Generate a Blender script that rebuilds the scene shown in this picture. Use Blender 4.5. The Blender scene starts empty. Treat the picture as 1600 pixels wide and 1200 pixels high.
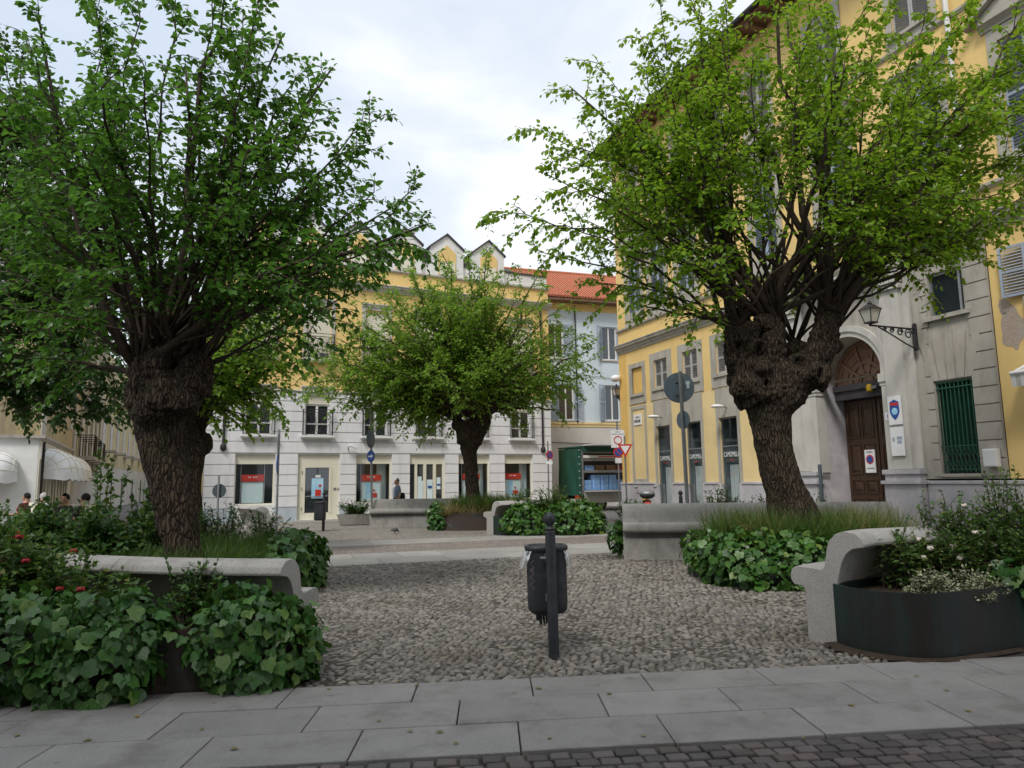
import bpy, bmesh, math, random
import numpy as np
from mathutils import Matrix, Vector, noise
random.seed(7); RNG = np.random.default_rng(7)
sc = bpy.context.scene; COL = sc.collection
PI = math.pi; R_ = math.radians
# ------------------------------------------------------------------ survey of the place (pixel -> metres, used to measure the photograph)
FOC = 1111.0; TH = math.atan(151/FOC); RHO = R_(.8); EYE = 1.6
def ray(px, py):
    x = (px-800)/FOC; y = -(py-600)/FOC
    x, y = x*math.cos(RHO)+y*math.sin(RHO), -x*math.sin(RHO)+y*math.cos(RHO)
    c, s = math.cos(TH), math.sin(TH)
    return Vector((x, c-s*y, s+c*y))
def ground(px, py, z=0.):
    d = ray(px, py); t = (z-EYE)/d.z
    return Vector((d.x*t, d.y*t, z))
def at(px, py, Y):
    d = ray(px, py); t = Y/d.y
    return Vector((d.x*t, Y, EYE+d.z*t))
# ------------------------------------------------------------------ camera
cam = bpy.data.cameras.new('camera'); camo = bpy.data.objects.new('camera', cam); COL.objects.link(camo)
cam.sensor_width = 36; cam.lens = 36*FOC/1600; cam.clip_end = 2000; cam.clip_start = .05
camo.matrix_world = Matrix.Translation((0, 0, EYE)) @ Matrix.Rotation(PI/2+TH, 4, 'X') @ Matrix.Rotation(-RHO, 4, 'Z')
sc.camera = camo
# ------------------------------------------------------------------ materials
class NT:
    def __init__(s, m):
        m.use_nodes = True; s.t = m.node_tree; s.t.nodes.clear()
    def n(s, typ, **kw):
        nd = s.t.nodes.new(typ)
        for k, v in kw.items():
            if k in ('inp',):
                for kk, vv in v.items(): nd.inputs[kk].default_value = vv
            else: setattr(nd, k, v)
        return nd
    def l(s, a, b): s.t.links.new(a, b)
def c4(c): return (c[0], c[1], c[2], 1)
def ramp(nt, fac, stops):
    r = nt.n('ShaderNodeValToRGB')
    while len(r.color_ramp.elements) < len(stops): r.color_ramp.elements.new(.5)
    for e, (p, c) in zip(r.color_ramp.elements, stops): e.position = p; e.color = c4(c)
    nt.l(fac, r.inputs[0]); return r.outputs[0]
def mixc(nt, fac, a, b, mode='MIX'):
    m = nt.n('ShaderNodeMix', data_type='RGBA', blend_type=mode)
    if isinstance(fac, (int, float)): m.inputs[0].default_value = fac
    else: nt.l(fac, m.inputs[0])
    for v, i in ((a, 6), (b, 7)):
        if isinstance(v, tuple): m.inputs[i].default_value = c4(v)
        else: nt.l(v, m.inputs[i])
    return m.outputs[2]
def tex(nt, scale, detail=4, rough=.6, stretch=None, kind='ShaderNodeTexNoise', coord='Object'):
    tc = nt.n('ShaderNodeTexCoord'); src = tc.outputs[coord]
    if stretch:
        mp = nt.n('ShaderNodeMapping'); mp.inputs['Scale'].default_value = stretch
        nt.l(src, mp.inputs[0]); src = mp.outputs[0]
    t = nt.n(kind); nt.l(src, t.inputs['Vector']); t.inputs['Scale'].default_value = scale
    if kind == 'ShaderNodeTexNoise':
        t.inputs['Detail'].default_value = detail; t.inputs['Roughness'].default_value = rough
    return t
def mat(name, a, b=None, scale=3, rough=.8, bump=0, bscale=30, island=0., metal=0., stretch=None, spec=.4, dirt=None, dscale=.8, dstretch=None, lo=.35, hi=.65, bstretch=None, speck=None, coat=0):
    m = bpy.data.materials.new(name); nt = NT(m)
    out = nt.n('ShaderNodeOutputMaterial'); p = nt.n('ShaderNodeBsdfPrincipled'); nt.l(p.outputs[0], out.inputs[0])
    p.inputs['Roughness'].default_value = rough; p.inputs['Metallic'].default_value = metal; p.inputs['Specular IOR Level'].default_value = spec
    if coat: p.inputs['Coat Weight'].default_value = coat
    b = b or tuple(x*.82 for x in a)
    col = ramp(nt, tex(nt, scale, 6, .65, stretch).outputs[0], [(lo, b), (hi, a)])
    if speck:   # (scale, colour)
        t = tex(nt, speck[0], 2, .5); col = mixc(nt, ramp(nt, t.outputs[0], [(.55, (0, 0, 0)), (.66, (1, 1, 1))]), col, speck[1])
        t = tex(nt, speck[0]*1.3, 2, .5); col = mixc(nt, ramp(nt, t.outputs[0], [(.3, (1, 1, 1)), (.42, (0, 0, 0))]), col, tuple(x*.45 for x in a))
    if dirt:
        t = tex(nt, dscale, 7, .7, dstretch); col = mixc(nt, ramp(nt, t.outputs[0], [(.5, (0, 0, 0)), (.72, (1, 1, 1))]), col, dirt)
    if island:
        g = nt.n('ShaderNodeNewGeometry'); h = nt.n('ShaderNodeHueSaturation'); mr = nt.n('ShaderNodeMapRange')
        mr.inputs['To Min'].default_value = 1-island; mr.inputs['To Max'].default_value = 1+island
        nt.l(g.outputs['Random Per Island'], mr.inputs[0]); nt.l(mr.outputs[0], h.inputs['Value']); nt.l(col, h.inputs['Color']); col = h.outputs[0]
    nt.l(col, p.inputs['Base Color'])
    if bump:
        bt = tex(nt, bscale, 5, .6, bstretch or stretch); bn = nt.n('ShaderNodeBump'); bn.inputs['Strength'].default_value = bump; bn.inputs['Distance'].default_value = .02
        nt.l(bt.outputs[0], bn.inputs['Height']); nt.l(bn.outputs[0], p.inputs['Normal'])
    return m
def leafmat(name, stops, rough=.42, trans=.35, tcol=(.16, .30, .03), spec=.45):
    m = bpy.data.materials.new(name); nt = NT(m)
    out = nt.n('ShaderNodeOutputMaterial'); p = nt.n('ShaderNodeBsdfPrincipled')
    p.inputs['Roughness'].default_value = rough; p.inputs['Specular IOR Level'].default_value = spec
    g = nt.n('ShaderNodeNewGeometry'); col = ramp(nt, g.outputs['Random Per Island'], stops)
    big = tex(nt, .9, 2, .5); col = mixc(nt, ramp(nt, big.outputs[0], [(.35, (0, 0, 0)), (.65, (.55, .55, .55))]), col, stops[-1][1])
    fine = tex(nt, 55, 3, .6); col = mixc(nt, 1., col, ramp(nt, fine.outputs[0], [(.3, (.62, .66, .6)), (.7, (1.2, 1.16, 1.1))]), 'MULTIPLY')
    nt.l(col, p.inputs['Base Color'])
    t = nt.n('ShaderNodeBsdfTranslucent'); tc = mixc(nt, .5, col, tcol); nt.l(tc, t.inputs[0])
    mx = nt.n('ShaderNodeMixShader'); mx.inputs[0].default_value = trans
    nt.l(p.outputs[0], mx.inputs[1]); nt.l(t.outputs[0], mx.inputs[2]); nt.l(mx.outputs[0], out.inputs[0])
    return m
def glassmat(name, tint=(.75, .85, .85), refl=.35, dark=None):
    m = bpy.data.materials.new(name); nt = NT(m); out = nt.n('ShaderNodeOutputMaterial')
    a = nt.n('ShaderNodeBsdfTransparent'); a.inputs[0].default_value = c4(tint)
    if dark: a = nt.n('ShaderNodeBsdfDiffuse'); a.inputs[0].default_value = c4(dark)
    g = nt.n('ShaderNodeBsdfGlossy'); g.inputs['Roughness'].default_value = .03
    lw = nt.n('ShaderNodeLayerWeight'); lw.inputs[0].default_value = .3
    mr = nt.n('ShaderNodeMapRange'); mr.inputs['To Min'].default_value = refl*.35; mr.inputs['To Max'].default_value = min(1, refl*2.2)
    nt.l(lw.outputs['Fresnel'], mr.inputs[0]); mx = nt.n('ShaderNodeMixShader'); nt.l(mr.outputs[0], mx.inputs[0])
    nt.l(a.outputs[0], mx.inputs[1]); nt.l(g.outputs[0], mx.inputs[2]); nt.l(mx.outputs[0], out.inputs[0])
    return m
M = {}
M['white_wall'] = mat('white_wall', (.78, .775, .785), (.72, .715, .725), 1.2, .85, .15, 60, dirt=(.60, .59, .59), dscale=.9, dstretch=(2, 2, .25))
M['yellow_wall'] = mat('yellow_wall', (.80, .575, .235), (.74, .52, .20), .9, .88, .2, 50, dirt=(.68, .49, .21), dscale=.9, dstretch=(2, 2, .3))
M['pale_yellow'] = mat('pale_yellow', (.80, .62, .32), (.72, .55, .27), .9, .88, .2, 50, dirt=(.66, .52, .28), dscale=.7)
M['deep_yellow'] = mat('deep_yellow', (.78, .50, .15), (.66, .42, .12), .8, .9, .25, 40, dirt=(.55, .38, .15), dscale=.7)
M['old_yellow'] = mat('old_yellow', (.46, .38, .21), (.38, .31, .17), .8, .9, .25, 40, dirt=(.22, .19, .14), dscale=.8, dstretch=(2, 2, .3))
M['grey_stone'] = mat('grey_stone', (.45, .42, .365), (.37, .345, .30), 1.6, .85, .25, 45, dirt=(.25, .235, .20), dscale=1.3, dstretch=(1.6, 1.6, .35))
M['pale_stone'] = mat('pale_stone', (.56, .54, .495), (.48, .46, .42), 1.4, .85, .2, 45, dirt=(.38, .365, .34), dscale=1.1, dstretch=(1.6, 1.6, .35))
M['lilac_stone'] = mat('lilac_stone', (.50, .475, .50), (.42, .40, .42), 2.2, .8, .2, 45, dirt=(.62, .6, .6), dscale=1.6)
M['blue_wall'] = mat('blue_wall', (.60, .68, .75), (.55, .63, .70), .8, .88, .1, 50)
M['beige_wall'] = mat('beige_wall', (.60, .57, .53), (.54, .51, .475), .9, .88, .1, 50)
M['marble'] = mat('marble', (.42, .48, .54), (.52, .56, .6), 2.5, .35, spec=.5)
M['cream'] = mat('cream', (.76, .73, .60), (.70, .67, .54), 2, .6)
M['white_paint'] = mat('white_paint', (.78, .78, .76), (.7, .7, .68), 3, .55)
M['roof_red'] = mat('roof_red', (.50, .17, .09), (.38, .12, .065), 6, .85, .8, 12, bstretch=(1, 6, 1), dirt=(.42, .2, .12), dscale=2)
M['roof_dark'] = mat('roof_dark', (.07, .065, .075), (.05, .045, .05), 3, .6)
M['iron'] = mat('iron', (.045, .04, .042), (.03, .027, .03), 6, .55, metal=.3)
M['black_paint'] = mat('black_paint', (.028, .032, .038), (.02, .023, .028), 8, .5, .08, 60, dirt=(.06, .06, .06), dscale=5)
M['shutter_grey'] = mat('shutter_grey', (.46, .45, .44), (.38, .375, .37), 4, .7, dirt=(.22, .21, .2), dscale=2)
M['shutter_blue'] = mat('shutter_blue', (.36, .41, .49), (.30, .35, .43), 4, .65)
M['shutter_green'] = mat('shutter_green', (.018, .098, .058), (.012, .07, .042), 5, .6)
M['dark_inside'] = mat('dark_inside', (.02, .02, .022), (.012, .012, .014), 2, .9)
M['pane_dark'] = glassmat('pane_dark', refl=.3, dark=(.03, .035, .04))
M['pane_clear'] = glassmat('pane_clear', (.93, .96, .96), .12)
M['pane_shop'] = glassmat('pane_shop', (.80, .86, .86), .20)
M['wood_door'] = mat('wood_door', (.066, .031, .014), (.038, .018, .009), 3, .45, .3, 25, stretch=(8, 8, 1), spec=.5)
M['wood_pale'] = mat('wood_pale', (.24, .135, .085), (.18, .10, .065), 3, .55, .2, 25, stretch=(1, 8, 6))
M['concrete'] = mat('concrete', (.40, .385, .36), (.32, .31, .29), 2.6, .88, .5, 110, speck=(120, (.56, .54, .51)), dirt=(.23, .22, .195), dscale=1.6, dstretch=(1.5, 1.5, .8))
M['copper'] = mat('copper', (.026, .020, .017), (.018, .024, .023), 1.6, .5, .2, 30, metal=.3, dirt=(.019, .062, .052), dscale=1.05, dstretch=(1.6, 1.6, .5), stretch=(3, 3, .5))
M['rust'] = mat('rust', (.070, .045, .036), (.050, .037, .032), 2.5, .6, .12, 30, metal=.2, dirt=(.04, .065, .058), dscale=1.5)
M['soil'] = mat('soil', (.055, .036, .022), (.03, .02, .013), 14, .95, .8, 40)
def barkmat(name, plate, plate2, crack, moss):
    m = bpy.data.materials.new(name); nt = NT(m); out = nt.n('ShaderNodeOutputMaterial'); p = nt.n('ShaderNodeBsdfPrincipled'); nt.l(p.outputs[0], out.inputs[0]); p.inputs['Roughness'].default_value = .92; p.inputs['Specular IOR Level'].default_value = .25
    tc = nt.n('ShaderNodeTexCoord'); wob = nt.n('ShaderNodeTexNoise'); wob.inputs['Scale'].default_value = 6; wob.inputs['Detail'].default_value = 3; nt.l(tc.outputs['Object'], wob.inputs['Vector'])
    add = nt.n('ShaderNodeVectorMath', operation='MULTIPLY_ADD'); nt.l(wob.outputs['Color'], add.inputs[0]); add.inputs[1].default_value = (.10, .10, .16); nt.l(tc.outputs['Object'], add.inputs[2])
    mp = nt.n('ShaderNodeMapping'); mp.inputs['Scale'].default_value = (1, 1, .16); nt.l(add.outputs[0], mp.inputs[0])
    v = nt.n('ShaderNodeTexVoronoi', feature='DISTANCE_TO_EDGE'); v.inputs['Scale'].default_value = 24; nt.l(mp.outputs[0], v.inputs['Vector'])
    n2 = nt.n('ShaderNodeTexNoise'); n2.inputs['Scale'].default_value = 38; n2.inputs['Detail'].default_value = 5; nt.l(mp.outputs[0], n2.inputs['Vector'])
    col = ramp(nt, n2.outputs[0], [(.35, plate2), (.65, plate)]); col = mixc(nt, ramp(nt, v.outputs['Distance'], [(.02, (0, 0, 0)), (.16, (1, 1, 1))]), crack, col)
    ms = tex(nt, 2.4, 6, .7); col = mixc(nt, ramp(nt, ms.outputs[0], [(.52, (0, 0, 0)), (.68, (.8, .8, .8))]), col, moss); nt.l(col, p.inputs['Base Color'])
    h = nt.n('ShaderNodeMath', operation='MULTIPLY_ADD'); nt.l(n2.outputs[0], h.inputs[0]); h.inputs[1].default_value = .35; nt.l(ramp(nt, v.outputs['Distance'], [(0, (0, 0, 0)), (.22, (1, 1, 1))]), h.inputs[2])
    bn = nt.n('ShaderNodeBump'); bn.inputs['Strength'].default_value = 1; bn.inputs['Distance'].default_value = .022; nt.l(h.outputs[0], bn.inputs['Height']); nt.l(bn.outputs[0], p.inputs['Normal']); return m
M['bark'] = barkmat('bark', (.085, .062, .043), (.048, .034, .023), (.010, .007, .005), (.034, .036, .017))
M['branch'] = mat('branch', (.062, .044, .030), (.034, .024, .017), 12, .85, .4, 40)
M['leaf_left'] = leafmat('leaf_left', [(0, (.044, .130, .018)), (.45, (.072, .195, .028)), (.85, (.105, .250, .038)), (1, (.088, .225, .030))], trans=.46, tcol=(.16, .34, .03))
M['leaf_right'] = leafmat('leaf_right', [(0, (.095, .220, .014)), (.4, (.155, .325, .020)), (.8, (.235, .400, .030)), (.97, (.36, .40, .035)), (1, (.185, .345, .022))], trans=.52, tcol=(.34, .52, .03))
M['leaf_middle'] = leafmat('leaf_middle', [(0, (.115, .240, .024)), (.5, (.175, .325, .036)), (1, (.225, .375, .046))], trans=.56, tcol=(.28, .46, .04))
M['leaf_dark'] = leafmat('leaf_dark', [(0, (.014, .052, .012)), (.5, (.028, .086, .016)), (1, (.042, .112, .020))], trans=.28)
M['leaf_ivy'] = leafmat('leaf_ivy', [(0, (.020, .075, .016)), (.5, (.044, .132, .025)), (.88, (.078, .190, .034)), (.96, (.15, .23, .045)), (1, (.042, .120, .025))], rough=.40, trans=.15, spec=.45)
M['leaf_ivy_bright'] = leafmat('leaf_ivy_bright', [(0, (.020, .072, .012)), (.5, (.040, .118, .018)), (.93, (.080, .185, .026)), (.97, (.2, .26, .04)), (1, (.055, .145, .022))], rough=.4, trans=.15)
M['leaf_rose'] = leafmat('leaf_rose', [(0, (.042, .105, .024)), (.5, (.075, .160, .034)), (.88, (.13, .21, .045)), (.96, (.24, .20, .05)), (1, (.085, .17, .034))], rough=.5, trans=.3)
M['leaf_variegated'] = leafmat('leaf_variegated', [(0, (.09, .15, .06)), (.4, (.36, .38, .24)), (.8, (.50, .50, .36)), (1, (.34, .37, .22))], rough=.6, trans=.15, tcol=(.4, .42, .25))
M['grass'] = leafmat('grass', [(0, (.030, .080, .012)), (.5, (.058, .125, .018)), (.85, (.11, .165, .03)), (1, (.08, .14, .022))], rough=.55, trans=.3)
M['grass_dry'] = leafmat('grass_dry', [(0, (.14, .15, .04)), (.5, (.24, .20, .075)), (1, (.33, .26, .12))], rough=.6, trans=.25, tcol=(.4, .33, .12))
M['petal_red'] = mat('petal_red', (.35, .02, .02), (.22, .015, .02), 20, .6)
M['petal_white'] = mat('petal_white', (.75, .68, .62), (.6, .5, .45), 20, .6)
M['red'] = mat('red', (.62, .035, .025), (.52, .03, .022), 4, .5)
M['sign_blue'] = mat('sign_blue', (.03, .09, .34), (.025, .075, .29), 4, .45)
M['sign_grey'] = mat('sign_grey', (.055, .075, .085), (.042, .06, .068), 5, .5)
M['sign_back'] = mat('sign_back', (.17, .225, .265), (.13, .175, .205), 5, .45)
M['steel'] = mat('steel', (.30, .31, .32), (.24, .25, .26), 6, .5, metal=.6)
M['poster_blue'] = mat('poster_blue', (.25, .55, .78), (.5, .72, .85), 2.2, .5)
M['poster_white'] = mat('poster_white', (.70, .82, .85), (.62, .76, .80), 2, .5)
M['sign_white'] = mat('sign_white', (.80, .80, .80), (.74, .74, .75), 2, .5)
M['awning'] = mat('awning', (.80, .80, .79), (.72, .72, .72), 2, .8)
M['tarp'] = mat('tarp', (.018, .095, .070), (.013, .075, .055), 2, .6, .5, 3, stretch=(1, 1, .35))
M['skin'] = mat('skin', (.50, .29, .20), (.44, .25, .17), 6, .6)
M['rubber'] = mat('rubber', (.02, .02, .02), (.015, .015, .015), 6, .8)
def cloth(name, a): M[name] = mat(name, a, tuple(x*.8 for x in a), 9, .85, .3, 40)
for n_, c_ in dict(cloth_blue=(.20, .25, .38), cloth_white=(.74, .76, .80), cloth_maroon=(.16, .018, .04), cloth_dark=(.022, .02, .02), cloth_navy=(.03, .035, .05), hair_grey=(.20, .19, .18), hair_dark=(.018, .014, .012), hair_white=(.5, .49, .47), cloth_khaki=(.22, .18, .12)).items(): cloth(n_, c_)
# ------------------------------------------------------------------ mesh builder and tags
class MB:
    def __init__(s, mtx=None): s.v = []; s.f = []; s.mi = []; s.m = mtx; s.k = 0
    def add(s, vs, fs, m=None):
        o = len(s.v)
        mm = m if m is not None else s.m
        s.v += [tuple(mm @ Vector(v)) for v in vs] if mm is not None else [tuple(v) for v in vs]
        s.f += [tuple(i+o for i in f) for f in fs]; s.mi += [s.k]*len(fs); return s
    def box(s, x0, x1, y0, y1, z0, z1, m=None):
        return s.add([(x0, y0, z0), (x1, y0, z0), (x1, y1, z0), (x0, y1, z0), (x0, y0, z1), (x1, y0, z1), (x1, y1, z1), (x0, y1, z1)],
            [(0, 3, 2, 1), (4, 5, 6, 7), (0, 1, 5, 4), (1, 2, 6, 5), (2, 3, 7, 6), (3, 0, 4, 7)], m)
    def quad(s, *p, m=None): return s.add(p, [tuple(range(len(p)))], m)
    def tube(s, pts, rad, n=8, cap=True, m=None):
        pts = [Vector(p) for p in pts]; k = len(pts)
        if isinstance(rad, (int, float)): rad = [rad]*k
        vs = []; fs = []; up = None
        for i in range(k):
            t = (pts[min(i+1, k-1)]-pts[max(i-1, 0)])
            t = t.normalized() if t.length > 1e-9 else Vector((0, 0, 1))
            if up is None: up = Vector((1, 0, 0)) if abs(t.x) < .8 else Vector((0, 1, 0))
            a = (up-t*up.dot(t)).normalized(); b = t.cross(a); up = a
            for j in range(n):
                w = 2*PI*j/n; vs.append(pts[i]+(a*math.cos(w)+b*math.sin(w))*rad[i])
        for i in range(k-1):
            for j in range(n): fs.append((i*n+j, i*n+(j+1) % n, (i+1)*n+(j+1) % n, (i+1)*n+j))
        if cap: fs += [tuple(range(n-1, -1, -1)), tuple((k-1)*n+j for j in range(n))]
        return s.add(vs, fs, m)
    def lathe(s, prof, n=16, c=(0, 0, 0), m=None, sy=1.):
        vs = []; fs = []; k = len(prof)
        for r, z in prof:
            for j in range(n):
                w = 2*PI*j/n; vs.append((c[0]+r*math.cos(w), c[1]+r*math.sin(w)*sy, c[2]+z))
        for i in range(k-1):
            for j in range(n): fs.append((i*n+j, i*n+(j+1) % n, (i+1)*n+(j+1) % n, (i+1)*n+j))
        fs += [tuple(range(n-1, -1, -1)), tuple((k-1)*n+j for j in range(n))]
        return s.add(vs, fs, m)
    def ball(s, c, r, nu=10, nv=6, m=None):
        if isinstance(r, (int, float)): r = (r, r, r)
        vs = [(c[0], c[1], c[2]-r[2])]; fs = []
        for i in range(1, nv):
            a = -PI/2+PI*i/nv
            for j in range(nu):
                w = 2*PI*j/nu; vs.append((c[0]+r[0]*math.cos(a)*math.cos(w), c[1]+r[1]*math.cos(a)*math.sin(w), c[2]+r[2]*math.sin(a)))
        vs.append((c[0], c[1], c[2]+r[2])); L = len(vs)-1
        for j in range(nu): fs.append((0, 1+(j+1) % nu, 1+j))
        for i in range(nv-2):
            for j in range(nu): fs.append((1+i*nu+j, 1+i*nu+(j+1) % nu, 1+(i+1)*nu+(j+1) % nu, 1+(i+1)*nu+j))
        o = 1+(nv-2)*nu
        for j in range(nu): fs.append((o+j, o+(j+1) % nu, L))
        return s.add(vs, fs, m)
    def prism(s, poly, y0, y1, m=None):      # polygon in (x,z), counter-clockwise seen from -y, extruded along y
        n = len(poly); vs = [(x, y0, z) for x, z in poly]+[(x, y1, z) for x, z in poly]
        fs = [tuple(range(n)), tuple(range(2*n-1, n-1, -1))]+[(i, i+n, (i+1) % n+n, (i+1) % n) for i in range(n)]
        return s.add(vs, fs, m)
    def slab(s, poly, z0, z1, m=None):       # polygon in (x,y) counter-clockwise, extruded along z
        n = len(poly); vs = [(x, y, z0) for x, y in poly]+[(x, y, z1) for x, y in poly]
        fs = [tuple(range(n-1, -1, -1)), tuple(range(n, 2*n))]+[(i, (i+1) % n, (i+1) % n+n, i+n) for i in range(n)]
        return s.add(vs, fs, m)
    def disc(s, c, r, y0, y1, n=24, m=None): # round plate facing -y
        return s.prism([(c[0]+r*math.cos(2*PI*j/n), c[1]+r*math.sin(2*PI*j/n)) for j in range(n)], y0, y1, m)
    def mesh(s, name, mats, smooth=False):
        me = bpy.data.meshes.new(name); me.from_pydata(s.v, [], s.f)
        for m in (mats if isinstance(mats, (list, tuple)) else [mats]): me.materials.append(M[m] if isinstance(m, str) else m)
        if any(s.mi): me.polygons.foreach_set('material_index', s.mi)
        if smooth: me.polygons.foreach_set('use_smooth', [True]*len(me.polygons))
        me.update(); return me
    def build(s, name, mats, parent=None, smooth=False, bevel=0, auto=False, loc=None):
        o = bpy.data.objects.new(name, s.mesh(name, mats, smooth)); COL.objects.link(o)
        if parent is not None: o.parent = parent
        if loc is not None: o.location = loc
        if bevel:
            b = o.modifiers.new('bevel', 'BEVEL'); b.width = bevel; b.segments = 2; b.limit_method = 'ANGLE'
        if auto: o.data.set_sharp_from_angle(angle=R_(40)); 
        return o
def tag(o, label=None, cat=None, group=None, kind=None):
    if label: o['label'] = label
    if cat: o['category'] = cat
    if group: o['group'] = group
    if kind: o['kind'] = kind
    return o
def empty(name, label, cat, loc=(0, 0, 0), rz=0, group=None):
    o = bpy.data.objects.new(name, None); COL.objects.link(o); o.location = loc; o.rotation_euler = (0, 0, rz); o.empty_display_size = .1
    return tag(o, label, cat, group)
def copy_tree(o, parent=None, loc=None, rz=None, label=None):
    c = o.copy(); COL.objects.link(c)
    if parent is not None: c.parent = parent
    if loc is not None: c.location = loc
    if rz is not None: c.rotation_euler = (c.rotation_euler[0], c.rotation_euler[1], rz)
    if label: c['label'] = label
    for ch in list(o.children): copy_tree(ch, c)
    return c
def lettering(name, text, size, parent, loc, rot, material, width=None, extrude=.002, align='CENTER'):
    cu = bpy.data.curves.new(name, 'FONT'); cu.body = text; cu.size = size; cu.align_x = align; cu.align_y = 'CENTER'; cu.extrude = extrude
    t = bpy.data.objects.new(name, cu); COL.objects.link(t)
    me = bpy.data.meshes.new_from_object(t.evaluated_get(bpy.context.evaluated_depsgraph_get())); bpy.data.objects.remove(t)
    me.materials.clear(); me.materials.append(M[material]); o = bpy.data.objects.new(name, me); COL.objects.link(o)
    if parent is not None: o.parent = parent
    o.location = loc; o.rotation_euler = rot
    if width: o.scale.x = width
    return o
# ------------------------------------------------------------------ fast scatter mesh (numpy)
def scatter_mesh(name, V, F, pos, basis, material, smooth=False):
    """V (k,3) template, F list of faces, basis (N,3,3) columns = template axes"""
    V = np.asarray(V, float); N = len(pos); k = len(V)
    co = (np.einsum('nij,kj->nki', basis, V)+np.asarray(pos)[:, None, :]).reshape(-1, 3)
    lens = np.array([len(f) for f in F]); flat = np.concatenate([np.array(f) for f in F]); L = len(flat)
    loops = (flat[None, :]+(np.arange(N)*k)[:, None]).reshape(-1)
    me = bpy.data.meshes.new(name); me.vertices.add(N*k); me.vertices.foreach_set('co', co.reshape(-1).astype(np.float32))
    me.loops.add(N*L); me.loops.foreach_set('vertex_index', loops.astype(np.int32))
    starts = (np.concatenate([[0], np.cumsum(lens)[:-1]])[None, :]+(np.arange(N)*L)[:, None]).reshape(-1)
    me.polygons.add(N*len(F)); me.polygons.foreach_set('loop_start', starts.astype(np.int32))
    if smooth: me.polygons.foreach_set('use_smooth', np.ones(N*len(F), bool))
    me.materials.append(M[material]); me.update(calc_edges=True); me.validate(); return me
def link(name, me, parent=None):
    o = bpy.data.objects.new(name, me); COL.objects.link(o)
    if parent is not None: o.parent = parent
    return o
def norm(a): return a/np.maximum(np.linalg.norm(a, axis=-1, keepdims=True), 1e-9)
def leaf_basis(D, Nn, size, width=None):
    D = norm(D); X = norm(np.cross(D, Nn)); Z = np.cross(X, D)
    w = size if width is None else width
    return np.stack([X*w[:, None], D*size[:, None], Z*size[:, None]], axis=2)
# leaf outlines: y from base to tip, x across, z fold
LEAF_OVATE = ([(0, 0, 0), (.30, .22, .07), (.34, .48, .08), (.16, .80, .03), (0, 1.04, -.07), (-.16, .80, .03), (-.34, .48, .08), (-.30, .22, .07), (0, .45, 0)],
              [(0, 1, 2, 8), (8, 2, 3, 4), (0, 8, 6, 7), (8, 4, 5, 6)])
LEAF_SMALL = ([(0, 0, 0), (.30, .45, .06), (0, 1, -.05), (-.30, .45, .06)], [(0, 1, 2), (0, 2, 3)])
LEAF_IVY = ([(0, .04, 0), (.24, -.07, .03), (.50, .10, .0), (.47, .34, .05), (.50, .52, -.03), (.27, .68, .05), (0, 1.0, -.10), (-.27, .68, .05), (-.50, .52, -.03), (-.47, .34, .05), (-.50, .10, .0), (-.24, -.07, .03), (0, .42, -.03)],
            [(0, 1, 2, 3), (0, 3, 12), (12, 3, 4, 5), (12, 5, 6), (0, 12, 9), (0, 9, 10, 11), (12, 7, 8, 9), (12, 6, 7)])
BLADE = ([(-.5, 0, 0), (.5, 0, 0), (.42, .4, .02), (-.42, .4, .02), (.25, .75, -.06), (-.25, .75, -.06), (0, 1, -.22)], [(0, 1, 2, 3), (3, 2, 4, 5), (5, 4, 6)])
# ------------------------------------------------------------------ sky and sun
w = bpy.data.worlds.new('World'); sc.world = w; w.use_nodes = True
nt = NT.__new__(NT); nt.t = w.node_tree; nt.t.nodes.clear()
out = nt.n('ShaderNodeOutputWorld'); bg = nt.n('ShaderNodeBackground'); nt.l(bg.outputs[0], out.inputs[0]); bg.inputs[1].default_value = .1
SUN_EL, SUN_AZ = R_(52), R_(203)      # azimuth clockwise from +Y
sky = nt.n('ShaderNodeTexSky', sky_type='NISHITA', sun_disc=False); sky.sun_elevation = SUN_EL; sky.sun_rotation = SUN_AZ
tc = nt.n('ShaderNodeTexCoord'); mp = nt.n('ShaderNodeMapping'); mp.inputs['Scale'].default_value = (1, 1, 2.1); mp.inputs['Location'].default_value = (.35, .2, .55); nt.l(tc.outputs['Generated'], mp.inputs[0])
nz = nt.n('ShaderNodeTexNoise'); nz.inputs['Scale'].default_value = 2.3; nz.inputs['Detail'].default_value = 7; nz.inputs['Roughness'].default_value = .5; nz.inputs['Distortion'].default_value = .3; nt.l(mp.outputs[0], nz.inputs['Vector'])
cl = ramp(nt, nz.outputs[0], [(.36, (5.9, 6.7, 7.9)), (.48, (7.2, 7.7, 8.4)), (.60, (9.5, 9.7, 9.9))])
nt.l(mixc(nt, .93, sky.outputs[0], cl), bg.inputs[0])
sl = bpy.data.lights.new('sun', 'SUN'); sl.energy = 2.0; sl.angle = R_(14); sl.color = (1, .96, .90)
so = bpy.data.objects.new('sun', sl); COL.objects.link(so)
sd = Vector((math.sin(SUN_AZ)*math.cos(SUN_EL), math.cos(SUN_AZ)*math.cos(SUN_EL), math.sin(SUN_EL)))
so.rotation_euler = (-sd).to_track_quat('-Z', 'Y').to_euler(); so.location = (0, 0, 40)
sc.view_settings.view_transform = 'Standard'; sc.view_settings.look = 'None'; sc.view_settings.exposure = 0.32; sc.view_settings.gamma = 1
sc.cycles.use_denoising = True; sc.cycles.max_bounces = 6; sc.cycles.diffuse_bounces = 3; sc.cycles.transparent_max_bounces = 10; sc.cycles.transmission_bounces = 4
sc.cycles.use_adaptive_sampling = True; sc.cycles.adaptive_threshold = .02; sc.cycles.sample_clamp_indirect = 6
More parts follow.
